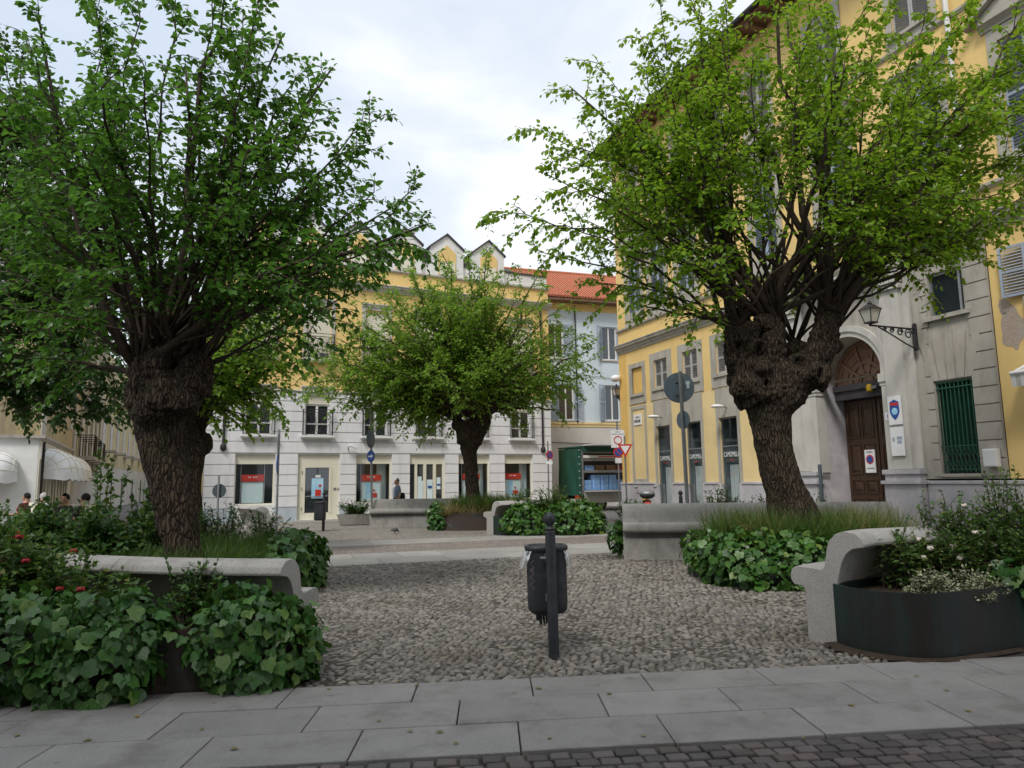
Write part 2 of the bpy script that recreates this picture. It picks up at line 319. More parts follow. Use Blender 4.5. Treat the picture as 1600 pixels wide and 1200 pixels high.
# ------------------------------------------------------------------ ground
def pl(pts, z): return [(p[0], p[1], z) for p in pts]
M['asphalt'] = mat('asphalt', (.15, .145, .14), (.12, .117, .114), 2, .9, .4, 60, dirt=(.09, .088, .086), dscale=.4)
M['mortar'] = mat('mortar', (.085, .073, .058), (.045, .038, .030), 5, .95, .5, 60, dirt=(.05, .04, .03), dscale=1.5)
M['pebble'] = mat('pebble', (.210, .192, .166), (.140, .130, .117), 7, .6, .15, 60, island=.45, dirt=(.125, .105, .08), dscale=1.0)
M['slab'] = mat('slab', (.270, .258, .246), (.215, .206, .198), 2.2, .72, .35, 90, island=.07, dirt=(.150, .142, .132), dscale=1.9, speck=(170, (.34, .335, .33)))
def spots(m, scale=7, r=.10, col=(.09, .088, .085), share=.55):
    nt = NT.__new__(NT); nt.t = m.node_tree; p = next(n for n in nt.t.nodes if n.type == 'BSDF_PRINCIPLED'); src = p.inputs['Base Color'].links[0].from_socket
    v = tex(nt, scale, kind='ShaderNodeTexVoronoi'); sp = nt.n('ShaderNodeSeparateColor'); nt.l(v.outputs['Color'], sp.inputs[0])
    d = nt.n('ShaderNodeMath', operation='MULTIPLY_ADD'); nt.l(sp.outputs[0], d.inputs[0]); d.inputs[1].default_value = .12; nt.l(v.outputs['Distance'], d.inputs[2])
    nt.l(mixc(nt, ramp(nt, d.outputs[0], [(r*.8, (share,)*3), (r*1.25, (0, 0, 0))]), src, col), p.inputs['Base Color'])
spots(M['slab'], 3.4, .11); spots(M['slab'], 1.1, .10, (.15, .145, .14), .6)
M['slab_light'] = mat('slab_light', (.34, .33, .31), (.28, .27, .255), 1.2, .8, .2, 60, island=.10, dirt=(.29, .275, .25), dscale=.9)
M['sett'] = mat('sett', (.105, .092, .090), (.078, .070, .070), 7, .6, .3, 60, island=.35, dirt=(.125, .09, .08), dscale=2.5)
def cellmat(name, a, b, scale, joint, stretch=(1, 1, 1)):
    m = bpy.data.materials.new(name); nt = NT(m); out = nt.n('ShaderNodeOutputMaterial'); p = nt.n('ShaderNodeBsdfPrincipled'); nt.l(p.outputs[0], out.inputs[0]); p.inputs['Roughness'].default_value = .8
    v = tex(nt, scale, stretch=stretch, kind='ShaderNodeTexVoronoi', coord='Object'); v.inputs['Randomness'].default_value = .8
    e = tex(nt, scale, stretch=stretch, kind='ShaderNodeTexVoronoi', coord='Object'); e.feature = 'DISTANCE_TO_EDGE'; e.inputs['Randomness'].default_value = .8
    sep = nt.n('ShaderNodeSeparateColor'); nt.l(v.outputs['Color'], sep.inputs[0])
    col = ramp(nt, sep.outputs[0], [(0, a), (1, b)]); big = tex(nt, .6, 5)
    col = mixc(nt, ramp(nt, big.outputs[0], [(.4, (0, 0, 0)), (.7, (.5, .5, .5))]), col, tuple(x*.7 for x in a))
    col = mixc(nt, ramp(nt, e.outputs['Distance'], [(.02, (0, 0, 0)), (.10, (1, 1, 1))]), joint, col); nt.l(col, p.inputs['Base Color'])
    bn = nt.n('ShaderNodeBump'); bn.inputs['Strength'].default_value = .8; bn.inputs['Distance'].default_value = .02; nt.l(ramp(nt, e.outputs['Distance'], [(.0, (0, 0, 0)), (.3, (1, 1, 1))]), bn.inputs['Height']); nt.l(bn.outputs[0], p.inputs['Normal'])
    return m
M['cobble_far'] = cellmat('cobble_far', (.24, .225, .20), (.36, .335, .30), 11, (.11, .10, .085))
M['sett_far'] = cellmat('sett_far', (.22, .185, .165), (.31, .265, .24), 9, (.12, .10, .09), (1, 1.3, 1))
MB().quad(*pl([(-250, -60), (250, -60), (250, 400), (-250, 400)], 0)).build('ground', 'asphalt')
bpy.data.objects['ground']['kind'] = 'structure'
def unit(a): return Vector((math.cos(R_(a)), math.sin(R_(a))))
DN, DF = unit(6.2), unit(18.3)                         # front kerb direction, far path direction
def line_y(p, d, x): return p[1]+(x-p[0])*d.y/d.x
P_EDGE = ground(800, 1066).xy; P_SETT = ground(800, 1183).xy; P_NEAR = ground(700, 877).xy; P_PATH = ground(700, 860).xy; P_FAR0 = ground(700, 848).xy; P_FAR1 = ground(700, 841).xy
def band(p0, d0, p1, d1, x0, x1, z, name, material):
    o = MB().quad((x0, line_y(p0, d0, x0), z), (x1, line_y(p0, d0, x1), z), (x1, line_y(p1, d1, x1), z), (x0, line_y(p1, d1, x0), z)).build(name, material); o['kind'] = 'structure'; return o
band(P_EDGE, DN, P_NEAR, DF, -30, 30, .004, 'cobble_bed', 'mortar')
band(P_PATH, DF, P_FAR0, DF, -40, 40, .008, 'sett_path', 'sett_far')
band(P_FAR1, DF, P_FAR1+Vector((0, 20)), unit(26.5), -40, 2.4, .006, 'cobble_square', 'cobble_far')
# stone strips either side of the path
def strip(name, p0, p1, d, x0, x1, z, lmin, lmax, material, rows=1):
    mb = MB(); n = Vector((-d.y, d.x)); wid = (p1-p0).dot(n)/rows
    for r in range(rows):
        s = x0+random.random()
        while s < x1:
            L = random.uniform(lmin, lmax); g = .006
            a = p0+n*(wid*r)
            q = [a+d*(s+g)+n*g, a+d*(s+L-g)+n*g, a+d*(s+L-g)+n*(wid-g), a+d*(s+g)+n*(wid-g)]
            mb.slab([(v.x, v.y) for v in q], -.02, z+random.uniform(-.002, .002)); s += L
    o = mb.build(name, material, bevel=.004); o['kind'] = 'structure'
strip('stone_strip', P_NEAR, P_PATH, DF, -16, 16, .016, .9, 1.5, 'slab_light', 2)
strip('stone_strip_far', P_FAR0, P_FAR1, DF, -22, 9, .018, .9, 1.5, 'slab_light', 1)
# front slab pavement: rows measured on the photo
MB().quad(*pl([(-30, line_y(P_SETT, DN, -30)-.0), (30, line_y(P_SETT, DN, 30)), (30, line_y(P_EDGE, DN, 30)), (-30, line_y(P_EDGE, DN, -30))], .002)).build('pavement_bed', 'mortar')['kind'] = 'structure'
rows = [ground(800, y).xy for y in (1183, 1135, 1096, 1066)]
mb = MB(); n = Vector((-DN.y, DN.x)); JD = Vector((-.03, 1)).normalized()
starts = [(.56, 1.53), (.36, 1.35), (.12, 1.15)]
SL = [.955, .985, .93]; JP = [(812, 1158), (716, 1115), (832, 1081)]      # slab lengths and one measured joint per course
for r in range(3):
    p0, p1 = rows[r], rows[r+1]; wid = (p1-p0).dot(n); k_ = wid/JD.dot(n); s0 = (ground(*JP[r]).xy-JD*(k_*.5)-p0).dot(DN); js = [s0+i*SL[r]+random.uniform(-.05, .05)*(i != 0) for i in range(-13, 14)]; g = .0045
    for s, e_ in zip(js, js[1:]):
        q = [p0+DN*(s+g)+JD*g, p0+DN*(e_-g)+JD*g, p0+DN*(e_-g)+JD*(k_-g), p0+DN*(s+g)+JD*(k_-g)]
        t = random.uniform(-.003, .003); mb.slab([(v.x, v.y) for v in q], -.05, .03+t)
mb.build('stone_pavement', 'slab', bevel=.007)['kind'] = 'structure'
# porphyry setts at the very front
MB().quad(*pl([(-12, -6), (12, -6), (12, line_y(P_SETT, DN, 12)), (-12, line_y(P_SETT, DN, -12))], .003)).build('sett_bed', 'mortar')['kind'] = 'structure'
mb = MB(); sx = .13
for i in range(26):
    off = random.random()*sx
    for j in range(-34, 40):
        c = P_SETT+DN*(j*sx+off)-n*(.075+i*.105); a = random.uniform(-.06, .06); hx = sx*.5*random.uniform(.86, .95); hy = .105*.5*random.uniform(.84, .95)
        if c.y < 2.2: continue
        d = Vector((DN.x*math.cos(a)-DN.y*math.sin(a), DN.x*math.sin(a)+DN.y*math.cos(a))); e = Vector((-d.y, d.x))
        q = [c+d*(sx_*hx*random.uniform(.93, 1.04))+e*(sy_*hy*random.uniform(.93, 1.04)) for sx_, sy_ in ((-1, -1), (1, -1), (1, 1), (-1, 1))]
        mb.slab([(v.x, v.y) for v in q], -.04, .022+random.uniform(-.006, .006))
mb.build('sett_paving', 'sett', bevel=.012)['kind'] = 'structure'
# river pebbles set in the courtyard: low domes, one pebble each
def pebbles():
    P = []; y = 5.6; row = 0
    while y < 17.5:
        sp = .062 if y < 9 else .070 if y < 12 else .084
        x0, x1 = max(-.50*y, -7), min(.50*y, 7.5)
        xs = np.arange(x0, x1, sp*1.12); xs = xs+RNG.uniform(-.35, .35, len(xs))*sp+(row % 2)*sp*.5; ys = y+RNG.uniform(-.3, .3, len(xs))*sp
        lo = P_EDGE.y+(xs-P_EDGE.x)*DN.y/DN.x+.04; hi = P_NEAR.y+(xs-P_NEAR.x)*DF.y/DF.x-.03
        k = (ys > lo) & (ys < hi); P.append(np.stack([xs[k], ys[k], np.full(k.sum(), .004), np.full(k.sum(), sp)], 1)); y += sp*.80; row += 1
    P = np.concatenate(P); N = len(P)
    V = []; F = []; nu = 8
    for r, z in ((1, 0), (.88, .45), (.5, .86)):
        for j in range(nu): V.append((r*math.cos(2*PI*j/nu), r*math.sin(2*PI*j/nu), z))
    V.append((0, 0, 1))
    for i in range(2):
        for j in range(nu): F.append((i*nu+j, i*nu+(j+1) % nu, (i+1)*nu+(j+1) % nu, (i+1)*nu+j))
    for j in range(nu): F.append((2*nu+j, 2*nu+(j+1) % nu, 3*nu))
    th = RNG.uniform(-.9, .9, N)+.25; a = P[:, 3]*RNG.uniform(.36, .78, N); b = P[:, 3]*RNG.uniform(.26, .50, N); pn = np.array([noise.noise((x*.9, y*.9, 3.1)) for x, y in P[:, :2]]); keep = RNG.random(N) > np.clip(pn*.5-.02, 0, .3); h = RNG.uniform(.010, .027, N)*(1-.5*np.clip(pn*1.6, -.4, .8)); P[:, 2] -= .003*(pn > .25)
    B = np.zeros((N, 3, 3)); B[:, 0, 0] = np.cos(th)*a; B[:, 1, 0] = np.sin(th)*a; B[:, 0, 1] = -np.sin(th)*b; B[:, 1, 1] = np.cos(th)*b; B[:, 2, 2] = h
    B[:, 2, 0] = RNG.uniform(-.006, .006, N); B[:, 2, 1] = RNG.uniform(-.006, .006, N)
    link('cobble_paving', scatter_mesh('cobble_paving', V, F, P[keep][:, :3], B[keep], 'pebble', True))['kind'] = 'structure'
    # light stone chips and dead leaves lying loose are part of the paving
pebbles()
def catmull(P, k=5):
    P = [np.array(p, float) for p in P]; P = [2*P[0]-P[1]]+P+[2*P[-1]-P[-2]]; o = []
    for i in range(1, len(P)-2):
        for j in range(k):
            t = j/k; a, b, c, d = P[i-1:i+3]
            o.append(.5*(2*b+(c-a)*t+(2*a-5*b+4*c-d)*t*t+(3*b-a-3*c+d)*t**3))
    o.append(P[-2]); return o
# ------------------------------------------------------------------ trees
def px3(p, Y0):
    px, py, r = p[:3]; dy = p[3] if len(p) > 3 else 0
    v = at(px, py, Y0+dy); return (v.x, v.y, v.z, r*(Y0+dy)/FOC)
def trunk_mesh(name, Y0, stems, lumps, base, voxel=.018, ridge=.018, holes=(), head=2.2):
    mb = MB(base.inverted())
    for st in stems:
        q = catmull([px3(p, Y0) for p in st], 5); mb.tube([x[:3] for x in q], [x[3] for x in q], 18)
    for p in lumps:
        x = px3(p, Y0); mb.ball(x[:3], (x[3], x[3], x[3]*(p[4] if len(p) > 4 else 1)), 14, 9)
    o = mb.build(name, 'bark'); r = o.modifiers.new('r', 'REMESH'); r.mode = 'VOXEL'; r.voxel_size = voxel
    s = o.modifiers.new('s', 'SMOOTH'); s.iterations = 2; s.factor = .5
    me = bpy.data.meshes.new_from_object(o.evaluated_get(bpy.context.evaluated_depsgraph_get())); bpy.data.objects.remove(o)
    n = len(me.vertices); co = np.zeros(n*3, np.float32); no = np.zeros(n*3, np.float32); me.vertices.foreach_get('co', co); me.vertices.foreach_get('normal', no)
    co = co.reshape(-1, 3); no = no.reshape(-1, 3); d = np.zeros(n)
    for i in range(n):
        x, y, z = map(float, co[i])
        hd = min(1, max(0, (z-head)/.3)); d[i] = ridge*(.35-1.5*abs(noise.noise((x*17, y*17, z*1.9))))*(1-.4*hd)+(.022+.060*hd)*noise.noise((x*5, y*5, z*3.6))+.010*noise.noise((x*34, y*34, z*8))+.030*hd*noise.noise((x*15, y*15, z*13))-.03*hd*max(0, noise.noise((x*9+7, y*9, z*8))-.25)
    co = co+no*d[:, None]
    for hx, hy, hr in holes:     # rotted-out knot holes pushed into the wood
        v = base.inverted() @ at(hx, hy, Y0); c = np.array(v); dist = np.hypot(co[:, 0]-c[0], (co[:, 2]-c[2])*.75); R = hr*Y0/FOC
        k = (dist < R*1.9) & (no[:, 1] < .3); f = np.clip(1-dist/R, 0, 1); rim = np.exp(-((dist-R*1.15)/(R*.35))**2)
        co[k] += (np.array([0, 1, 0])[None]*(f[:, None]*R*1.8)-no*rim[:, None]*-.035)[k]
    me.vertices.foreach_set('co', co.reshape(-1)); me.polygons.foreach_set('use_smooth', np.ones(len(me.polygons), bool)); me.materials.clear(); me.materials.append(M['bark']); me.update()
    return me
def bez(a, b, c, k): return [a*(1-t)**2+2*b*t*(1-t)+c*t*t for t in np.linspace(0, 1, k)]
def rdir(r): v = r.normal(size=3); return v/np.linalg.norm(v)
def grow(tree, rng, limbs, leafname, size, base, sub_step=.17, sub_len=.8, leaf_step=.055, bare=.22, droop=.35, twig=3, r0=.04, leafdroop=.45):
    """limbs: list of (start, tip) world points. adds branches and crown under the tree"""
    mb = MB(base.inverted()); LP = []; LD = []; LN = []; LS = []; Z = np.array([0, 0, 1.])
    def leaves(pts, step, f0, sz):
        seg = np.diff(pts, axis=0); ln = np.linalg.norm(seg, axis=1); tot = ln.sum(); k = max(2, int(tot*(1-f0)/step)); cum = np.concatenate([[0], np.cumsum(ln)])
        for i in range(k+1):
            s = tot*(f0+(1-f0)*min(1, (i+rng.uniform(-.2, .2))/k)); s = min(max(s, 0), tot*.999); j = min(np.searchsorted(cum, s, 'right')-1, len(seg)-1)
            t = seg[j]/max(ln[j], 1e-6); p = pts[j]+seg[j]*((s-cum[j])/max(ln[j], 1e-6))
            side = np.cross(t, Z); side = side/max(np.linalg.norm(side), 1e-3)*(1 if i % 2 else -1)
            d = side*.75+t*.6-Z*leafdroop*rng.uniform(0, 1.7)+rdir(rng)*.28
            if i == k: d = t-Z*.3
            LP.append(p+d*.02); LD.append(d); LN.append(Z*.9+rdir(rng)*.55+side*.25); LS.append(sz*rng.uniform(.62, 1.15)*(1 if i < k*.8 else .8))
    for li, (S, T) in enumerate(limbs):
        S = np.array(S, float); T = np.array(T, float); L = np.linalg.norm(T-S); v = (T-S)/L
        mid = S+(T-S)*.5+Z*L*rng.uniform(.02, .16)*(1 if v[2] < .8 else .2)+rdir(rng)*L*.06
        pts = np.array(bez(S, mid, T, 9)); pts[1:-1] += rng.normal(size=(7, 3))*.012*L
        rr = r0*min(1.25, .45+L*.17)*(1.45 if li % 5 == 0 else rng.uniform(.45, .8)); rad = [rr*(1-.88*i/8)+.003 for i in range(9)]; mb.tube([Vector(p) for p in pts], rad, 6)
        leaves(pts[5:], leaf_step, 0, size); tang = np.gradient(pts, axis=0)
        s = L*bare
        while s < L:
            t = s/L; i = min(int(t*8), 7); f = t*8-i; p = pts[i]*(1-f)+pts[i+1]*f; tg = tang[i]/np.linalg.norm(tang[i])
            pr = rdir(rng); pr -= tg*pr.dot(tg); pr /= np.linalg.norm(pr); d = tg*.75+pr*.85+Z*.10; d /= np.linalg.norm(d)
            l2 = sub_len*rng.uniform(.45, 1.1)*(1.2-.75*t); e = p+d*l2-Z*droop*l2*.35*rng.uniform(.2, 1.3)
            q = np.array(bez(p, p+d*l2*.5+Z*.04, e, 5)); mb.tube([Vector(x) for x in q], [.011*(1-.75*k/4)*(.6+.4*l2) for k in range(5)], 4, False)
            leaves(q, leaf_step, .12, size)
            for _ in range(twig):
                k = rng.integers(1, 4); b = q[k]; d2 = d*.6+rdir(rng)*.8; d2 /= np.linalg.norm(d2); l3 = rng.uniform(.18, .4)*min(1, l2)
                w_ = np.array(bez(b, b+d2*l3*.5, b+d2*l3-Z*l3*.2, 3)); mb.tube([Vector(x) for x in w_], [.005, .004, .002], 3, False); leaves(w_, leaf_step*1.05, .2, size*.92)
            s += sub_step*rng.uniform(.6, 1.4)
    mb.build('branches', 'branch', tree, True)
    inv = np.array(base.inverted()); LP = np.array(LP)+inv[:3, 3]
    V, F = LEAF_OVATE; me = scatter_mesh('crown', V, F, LP, leaf_basis(np.array(LD), norm(np.array(LN)), np.array(LS)), leafname, False)
    link('crown', me, tree); return len(LP)
def make_tree(name, label, Y0, foot, stems, lumps, heads, tips, leafname, size, seed, extra=None, group='trees in the planters', trunk=None, **kw):
    rng = np.random.default_rng(seed); p = at(foot[0], 700, Y0); base = Matrix.Translation((p.x, Y0, 0))
    t = empty(name, label, 'tree', (p.x, Y0, 0), 0, group)
    o = link('trunk', trunk_mesh('trunk', Y0, stems, lumps, base, **(trunk or {})), t)
    H = [np.array(px3(h, Y0)[:3]) for h in heads]; limbs = []
    def near(T):
        d = np.array([np.linalg.norm(h-T) for h in H]); k = rng.choice(len(H), p=np.exp(-d*1.2)/np.exp(-d*1.2).sum()); return H[k]+rng.normal(size=3)*.04
    for q in tips:
        T = np.array(at(q[0], q[1], Y0+q[2])); limbs.append((near(T), T))
    if extra:   # (number, centre px, centre py, rx, ry, rz_up, rz_down) shoots spread through the rest of the crown
        n_, cx, cy, rx, ry, ru, rd = extra; C = np.array(at(cx, cy, Y0))
        for i in range(n_):
            u = rdir(rng); 
            if u[2] < -.75: u[2] *= -1
            T = C+u*np.array([rx, ry, ru if u[2] > 0 else rd])*rng.uniform(.72, 1.0); limbs.append((near(T), T))
    k = grow(t, rng, limbs, leafname, size, base, **kw); print(name, 'leaves', k)
    return t
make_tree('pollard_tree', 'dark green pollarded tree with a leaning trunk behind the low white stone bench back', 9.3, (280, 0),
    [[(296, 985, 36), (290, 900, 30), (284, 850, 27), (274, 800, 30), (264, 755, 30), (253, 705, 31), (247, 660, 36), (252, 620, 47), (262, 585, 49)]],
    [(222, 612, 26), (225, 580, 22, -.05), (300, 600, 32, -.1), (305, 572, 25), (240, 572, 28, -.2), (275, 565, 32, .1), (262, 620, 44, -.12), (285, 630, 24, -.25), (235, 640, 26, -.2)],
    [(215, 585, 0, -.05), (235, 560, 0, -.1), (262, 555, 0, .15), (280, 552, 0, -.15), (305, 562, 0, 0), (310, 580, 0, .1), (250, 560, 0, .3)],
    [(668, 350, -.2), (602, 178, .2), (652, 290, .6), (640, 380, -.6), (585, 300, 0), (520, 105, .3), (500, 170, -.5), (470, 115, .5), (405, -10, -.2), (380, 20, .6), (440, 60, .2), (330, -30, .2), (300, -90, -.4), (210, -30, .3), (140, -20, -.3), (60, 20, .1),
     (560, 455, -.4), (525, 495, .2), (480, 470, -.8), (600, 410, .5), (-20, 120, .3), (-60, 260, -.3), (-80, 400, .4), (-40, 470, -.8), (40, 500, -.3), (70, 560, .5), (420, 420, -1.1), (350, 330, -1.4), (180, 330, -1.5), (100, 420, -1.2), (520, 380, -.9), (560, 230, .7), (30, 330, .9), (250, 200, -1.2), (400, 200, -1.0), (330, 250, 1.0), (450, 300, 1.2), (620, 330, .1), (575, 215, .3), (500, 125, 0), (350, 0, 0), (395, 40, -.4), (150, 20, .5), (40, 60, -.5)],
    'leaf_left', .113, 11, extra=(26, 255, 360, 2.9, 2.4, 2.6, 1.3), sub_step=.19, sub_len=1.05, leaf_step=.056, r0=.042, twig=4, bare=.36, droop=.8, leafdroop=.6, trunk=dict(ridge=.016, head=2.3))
make_tree('pollard_tree', 'light green pollarded tree with a thick knotted forked trunk beside the arched doorway', 11.5, (1240, 0),
    [[(1262, 930, 62), (1252, 860, 52), (1240, 810, 39), (1228, 770, 30), (1217, 735, 28), (1207, 690, 28), (1203, 650, 32), (1200, 615, 46)],
     [(1196, 620, 44), (1172, 580, 36), (1160, 545, 30), (1150, 515, 22)], [(1200, 615, 40), (1198, 570, 34), (1205, 530, 22), (1212, 505, 16)],
     [(1212, 620, 36), (1250, 588, 30), (1275, 560, 26), (1288, 525, 22), (1293, 485, 17)], [(1255, 860, 30), (1280, 840, 14), (1305, 880, 9)], [(1225, 860, 30), (1200, 880, 16)]],
    [(1148, 560, 17, -.1), (1140, 525, 14), (1168, 520, 18, -.1), (1165, 600, 24, -.2), (1272, 585, 22, -.15), (1285, 570, 14, -.1), (1300, 540, 15), (1282, 605, 9, -.1), (1195, 505, 14, -.1), (1222, 508, 12), (1240, 545, 16, .25), (1305, 500, 13), (1190, 575, 18, -.3), (1178, 545, 14, -.28)],
    [(1140, 512, 0, 0), (1155, 508, 0, -.1), (1172, 510, 0, .1), (1195, 497, 0, 0), (1215, 495, 0, -.1), (1240, 535, 0, .3), (1285, 495, 0, 0), (1300, 485, 0, -.1), (1296, 520, 0, .15)],
    [(960, 165, .5), (1005, 130, -.6), (1045, 110, .8), (1080, 165, -.9), (930, 225, .7), (1000, 235, -1), (1110, 50, .3), (1060, 250, 1.1), (1130, 130, -1.1), (900, 280, -.7), (1090, 70, .6), (1020, 70, .3), (970, 200, -.2), (772, 330, -.3), (832, 198, .1), (890, 135, .4), (850, 270, -.5), (930, 90, -.3), (1000, 55, .2), (1032, 8, -.2), (1080, 0, .5), (835, 390, .3), (880, 350, -.8), (905, 440, .4), (960, 455, -.3), (1000, 478, .2), (1085, 490, -.5), (960, 300, -1.2), (1050, 200, -1.4), (1130, -60, .2), (1200, -80, -.5),
     (1290, -60, .3), (1380, -40, -.3), (1450, 20, .4), (1540, -30, 0), (1600, 100, -.4), (1655, 200, .2), (1640, 290, -.3), (1600, 330, .1), (1570, 380, .4), (1520, 370, -.4), (1460, 350, .3), (1390, 365, -.6), (1300, 20, .8), (1360, 40, -.8), (1420, 100, .9), (1250, 60, -.9), (1180, 90, 1.0), (1480, 60, -1), (1550, 130, .9), (1600, 20, -.6), (1640, 90, .5), (1440, 200, -1.2), (1520, 240, .9), (1330, 140, 1.2), (1230, 10, 1.2), (1130, 30, -.8), (1090, 100, .9), (1400, -40, .8), (1650, 260, -.9), (1610, 240, .6), (1640, 150, -.3), (1560, 200, 1), (1530, 310, -.9), (1580, 60, .4), (1490, 120, -.6), (1480, 300, -1.2), (1380, 250, -1.5), (1250, 200, -1.6), (1150, 330, -1.6), (1050, 400, -1.2), (980, 200, .9), (1120, 420, -1.0), (1350, 350, -1.3), (1300, 330, -1.5)],
    'leaf_right', .115, 23, extra=(30, 1215, 320, 3.9, 2.8, 3.1, 1.2), sub_step=.18, sub_len=1.15, leaf_step=.056, r0=.040, twig=4, bare=.42, droop=.95, leafdroop=.6, trunk=dict(ridge=.018, head=2.55, holes=((1174, 552, 9), (1148, 545, 6), (1185, 605, 5), (1245, 575, 11), (1268, 590, 8))))
make_tree('pollard_tree', 'round spreading pollarded tree in the middle of the square in front of the white facade', 24.3, (738, 0),
    [[(738, 850, 22), (738, 800, 14), (738, 765, 11), (736, 735, 10.5), (733, 705, 12), (728, 680, 15), (722, 660, 13)], [(733, 705, 11), (742, 682, 13), (752, 660, 12), (758, 645, 9)]],
    [(716, 662, 11), (755, 662, 12), (724, 688, 8, -.2), (746, 688, 10, -.1), (738, 662, 11)],
    [(716, 655, 0), (730, 645, 0, .2), (745, 645, 0, -.2), (758, 652, 0), (738, 640, 0)],
    [(500, 545, .6), (488, 580, -.6), (480, 615, 0), (510, 625, -1), (505, 590, 1), (530, 530, -.8), (540, 600, -1.2), (560, 640, 0), (525, 565, -1.4), (560, 510, .8), (925, 545, -.6), (925, 590, .4), (900, 575, -1.2), (890, 520, .8), (850, 450, -1), (690, 395, .6), (760, 385, -.5), (640, 420, -1), (600, 455, .8), (495, 560, 0), (485, 600, .5), (520, 505, -.4), (545, 640, .3), (560, 470, .5), (600, 440, -.5), (645, 425, .4), (695, 412, 0), (735, 400, -.4), (765, 392, .3), (800, 415, -.2), (840, 432, .4), (880, 480, -.4), (915, 525, .2), (932, 560, 0), (905, 605, -.5), (870, 640, .4), (820, 655, -.3), (640, 655, -.4), (590, 655, .5), (680, 560, -2.5), (780, 560, -2.6), (620, 580, -2), (850, 560, -2), (730, 500, -2), (700, 430, 2), (780, 450, 1.8)],
    'leaf_middle', .135, 37, extra=(100, 712, 575, 4.5, 3.3, 3.0, 1.9), sub_step=.24, sub_len=1.4, leaf_step=.074, r0=.05, twig=4, bare=.22, droop=.6, trunk=dict(voxel=.03, ridge=.022, head=2.6))
make_tree('pollard_tree', 'mossy pollarded tree half hidden behind the leaning dark trunk', 15.5, (303, 0),
    [[(306, 900, 18), (304, 820, 13), (303, 760, 11), (304, 725, 14), (302, 690, 20), (300, 660, 20)]],
    [(315, 700, 14), (318, 685, 12), (285, 680, 16), (305, 655, 18)],
    [(290, 645, 0), (305, 640, 0, .1), (320, 655, 0), (300, 640, 0, -.2)],
    [(478, 560, 0), (470, 510, .4), (465, 600, -.3), (440, 640, .2), (430, 470, .3), (395, 655, 0), (400, 440, -.4), (445, 540, -.8), (350, 660, -.5), (360, 600, -1), (380, 520, -.6), (300, 450, 0), (350, 400, .5), (330, 560, -1), (410, 590, .8), (200, 500, .3), (240, 450, 0)],
    'leaf_middle', .14, 41, extra=(34, 350, 560, 2.1, 1.8, 1.9, 1.3), sub_step=.22, sub_len=1.1, leaf_step=.078, r0=.04, twig=4, bare=.2, droop=.7, trunk=dict(voxel=.025))
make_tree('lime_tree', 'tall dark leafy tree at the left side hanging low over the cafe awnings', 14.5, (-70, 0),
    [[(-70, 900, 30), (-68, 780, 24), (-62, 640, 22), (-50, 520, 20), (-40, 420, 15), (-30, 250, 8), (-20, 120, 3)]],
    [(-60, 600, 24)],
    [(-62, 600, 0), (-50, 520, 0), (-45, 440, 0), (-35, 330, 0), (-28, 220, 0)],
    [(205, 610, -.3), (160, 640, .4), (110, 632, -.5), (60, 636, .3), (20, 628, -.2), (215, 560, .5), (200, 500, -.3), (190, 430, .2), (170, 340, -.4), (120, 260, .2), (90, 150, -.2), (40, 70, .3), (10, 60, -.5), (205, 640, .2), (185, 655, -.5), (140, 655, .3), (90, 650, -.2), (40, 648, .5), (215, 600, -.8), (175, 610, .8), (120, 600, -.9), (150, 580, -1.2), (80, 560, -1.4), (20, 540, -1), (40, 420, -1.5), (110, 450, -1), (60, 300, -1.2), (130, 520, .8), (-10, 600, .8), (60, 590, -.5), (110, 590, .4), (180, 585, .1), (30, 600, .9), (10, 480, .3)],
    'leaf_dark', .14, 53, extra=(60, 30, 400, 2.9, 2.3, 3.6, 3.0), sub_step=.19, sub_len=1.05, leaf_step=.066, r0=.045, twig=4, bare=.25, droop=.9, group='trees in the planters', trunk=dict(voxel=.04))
# ------------------------------------------------------------------ facade helpers (local: x along the facade, y into the building, z up)
def panel(mb, u0, u1, z0, z1, y, holes=(), depth=.25, edge=True):
    us = sorted({u0, u1}|{v for h in holes for v in h[:2] if u0 < v < u1}); zs = sorted({z0, z1}|{v for h in holes for v in h[2:4] if z0 < v < z1})
    inside = lambda u, z: any(h[0] < u < h[1] and h[2] < z < h[3] for h in holes)
    for a, b in zip(us, us[1:]):
        for c, d in zip(zs, zs[1:]):
            if not inside((a+b)/2, (c+d)/2): mb.quad((a, y, c), (b, y, c), (b, y, d), (a, y, d))
    for h in holes:
        a, b, c, d = max(h[0], u0), min(h[1], u1), max(h[2], z0), min(h[3], z1)
        if a >= b or c >= d: continue
        e = y+depth
        if h[0] >= u0: mb.quad((a, y, c), (a, y, d), (a, e, d), (a, e, c))
        if h[1] <= u1: mb.quad((b, y, d), (b, y, c), (b, e, c), (b, e, d))
        if h[3] <= z1: mb.quad((a, y, d), (b, y, d), (b, e, d), (a, e, d))
        if h[2] >= z0: mb.quad((b, y, c), (a, y, c), (a, e, c), (b, e, c))
    if edge:
        e = y+(.05 if y < 0 else .7)
        if y < 0: e = .004
        mb.quad((u0, y, z0), (u0, y, z1), (u0, e, z1), (u0, e, z0)); mb.quad((u1, y, z1), (u1, y, z0), (u1, e, z0), (u1, e, z1))
        mb.quad((u0, y, z1), (u1, y, z1), (u1, e, z1), (u0, e, z1)); mb.quad((u1, y, z0), (u0, y, z0), (u0, e, z0), (u1, e, z0))
    return mb
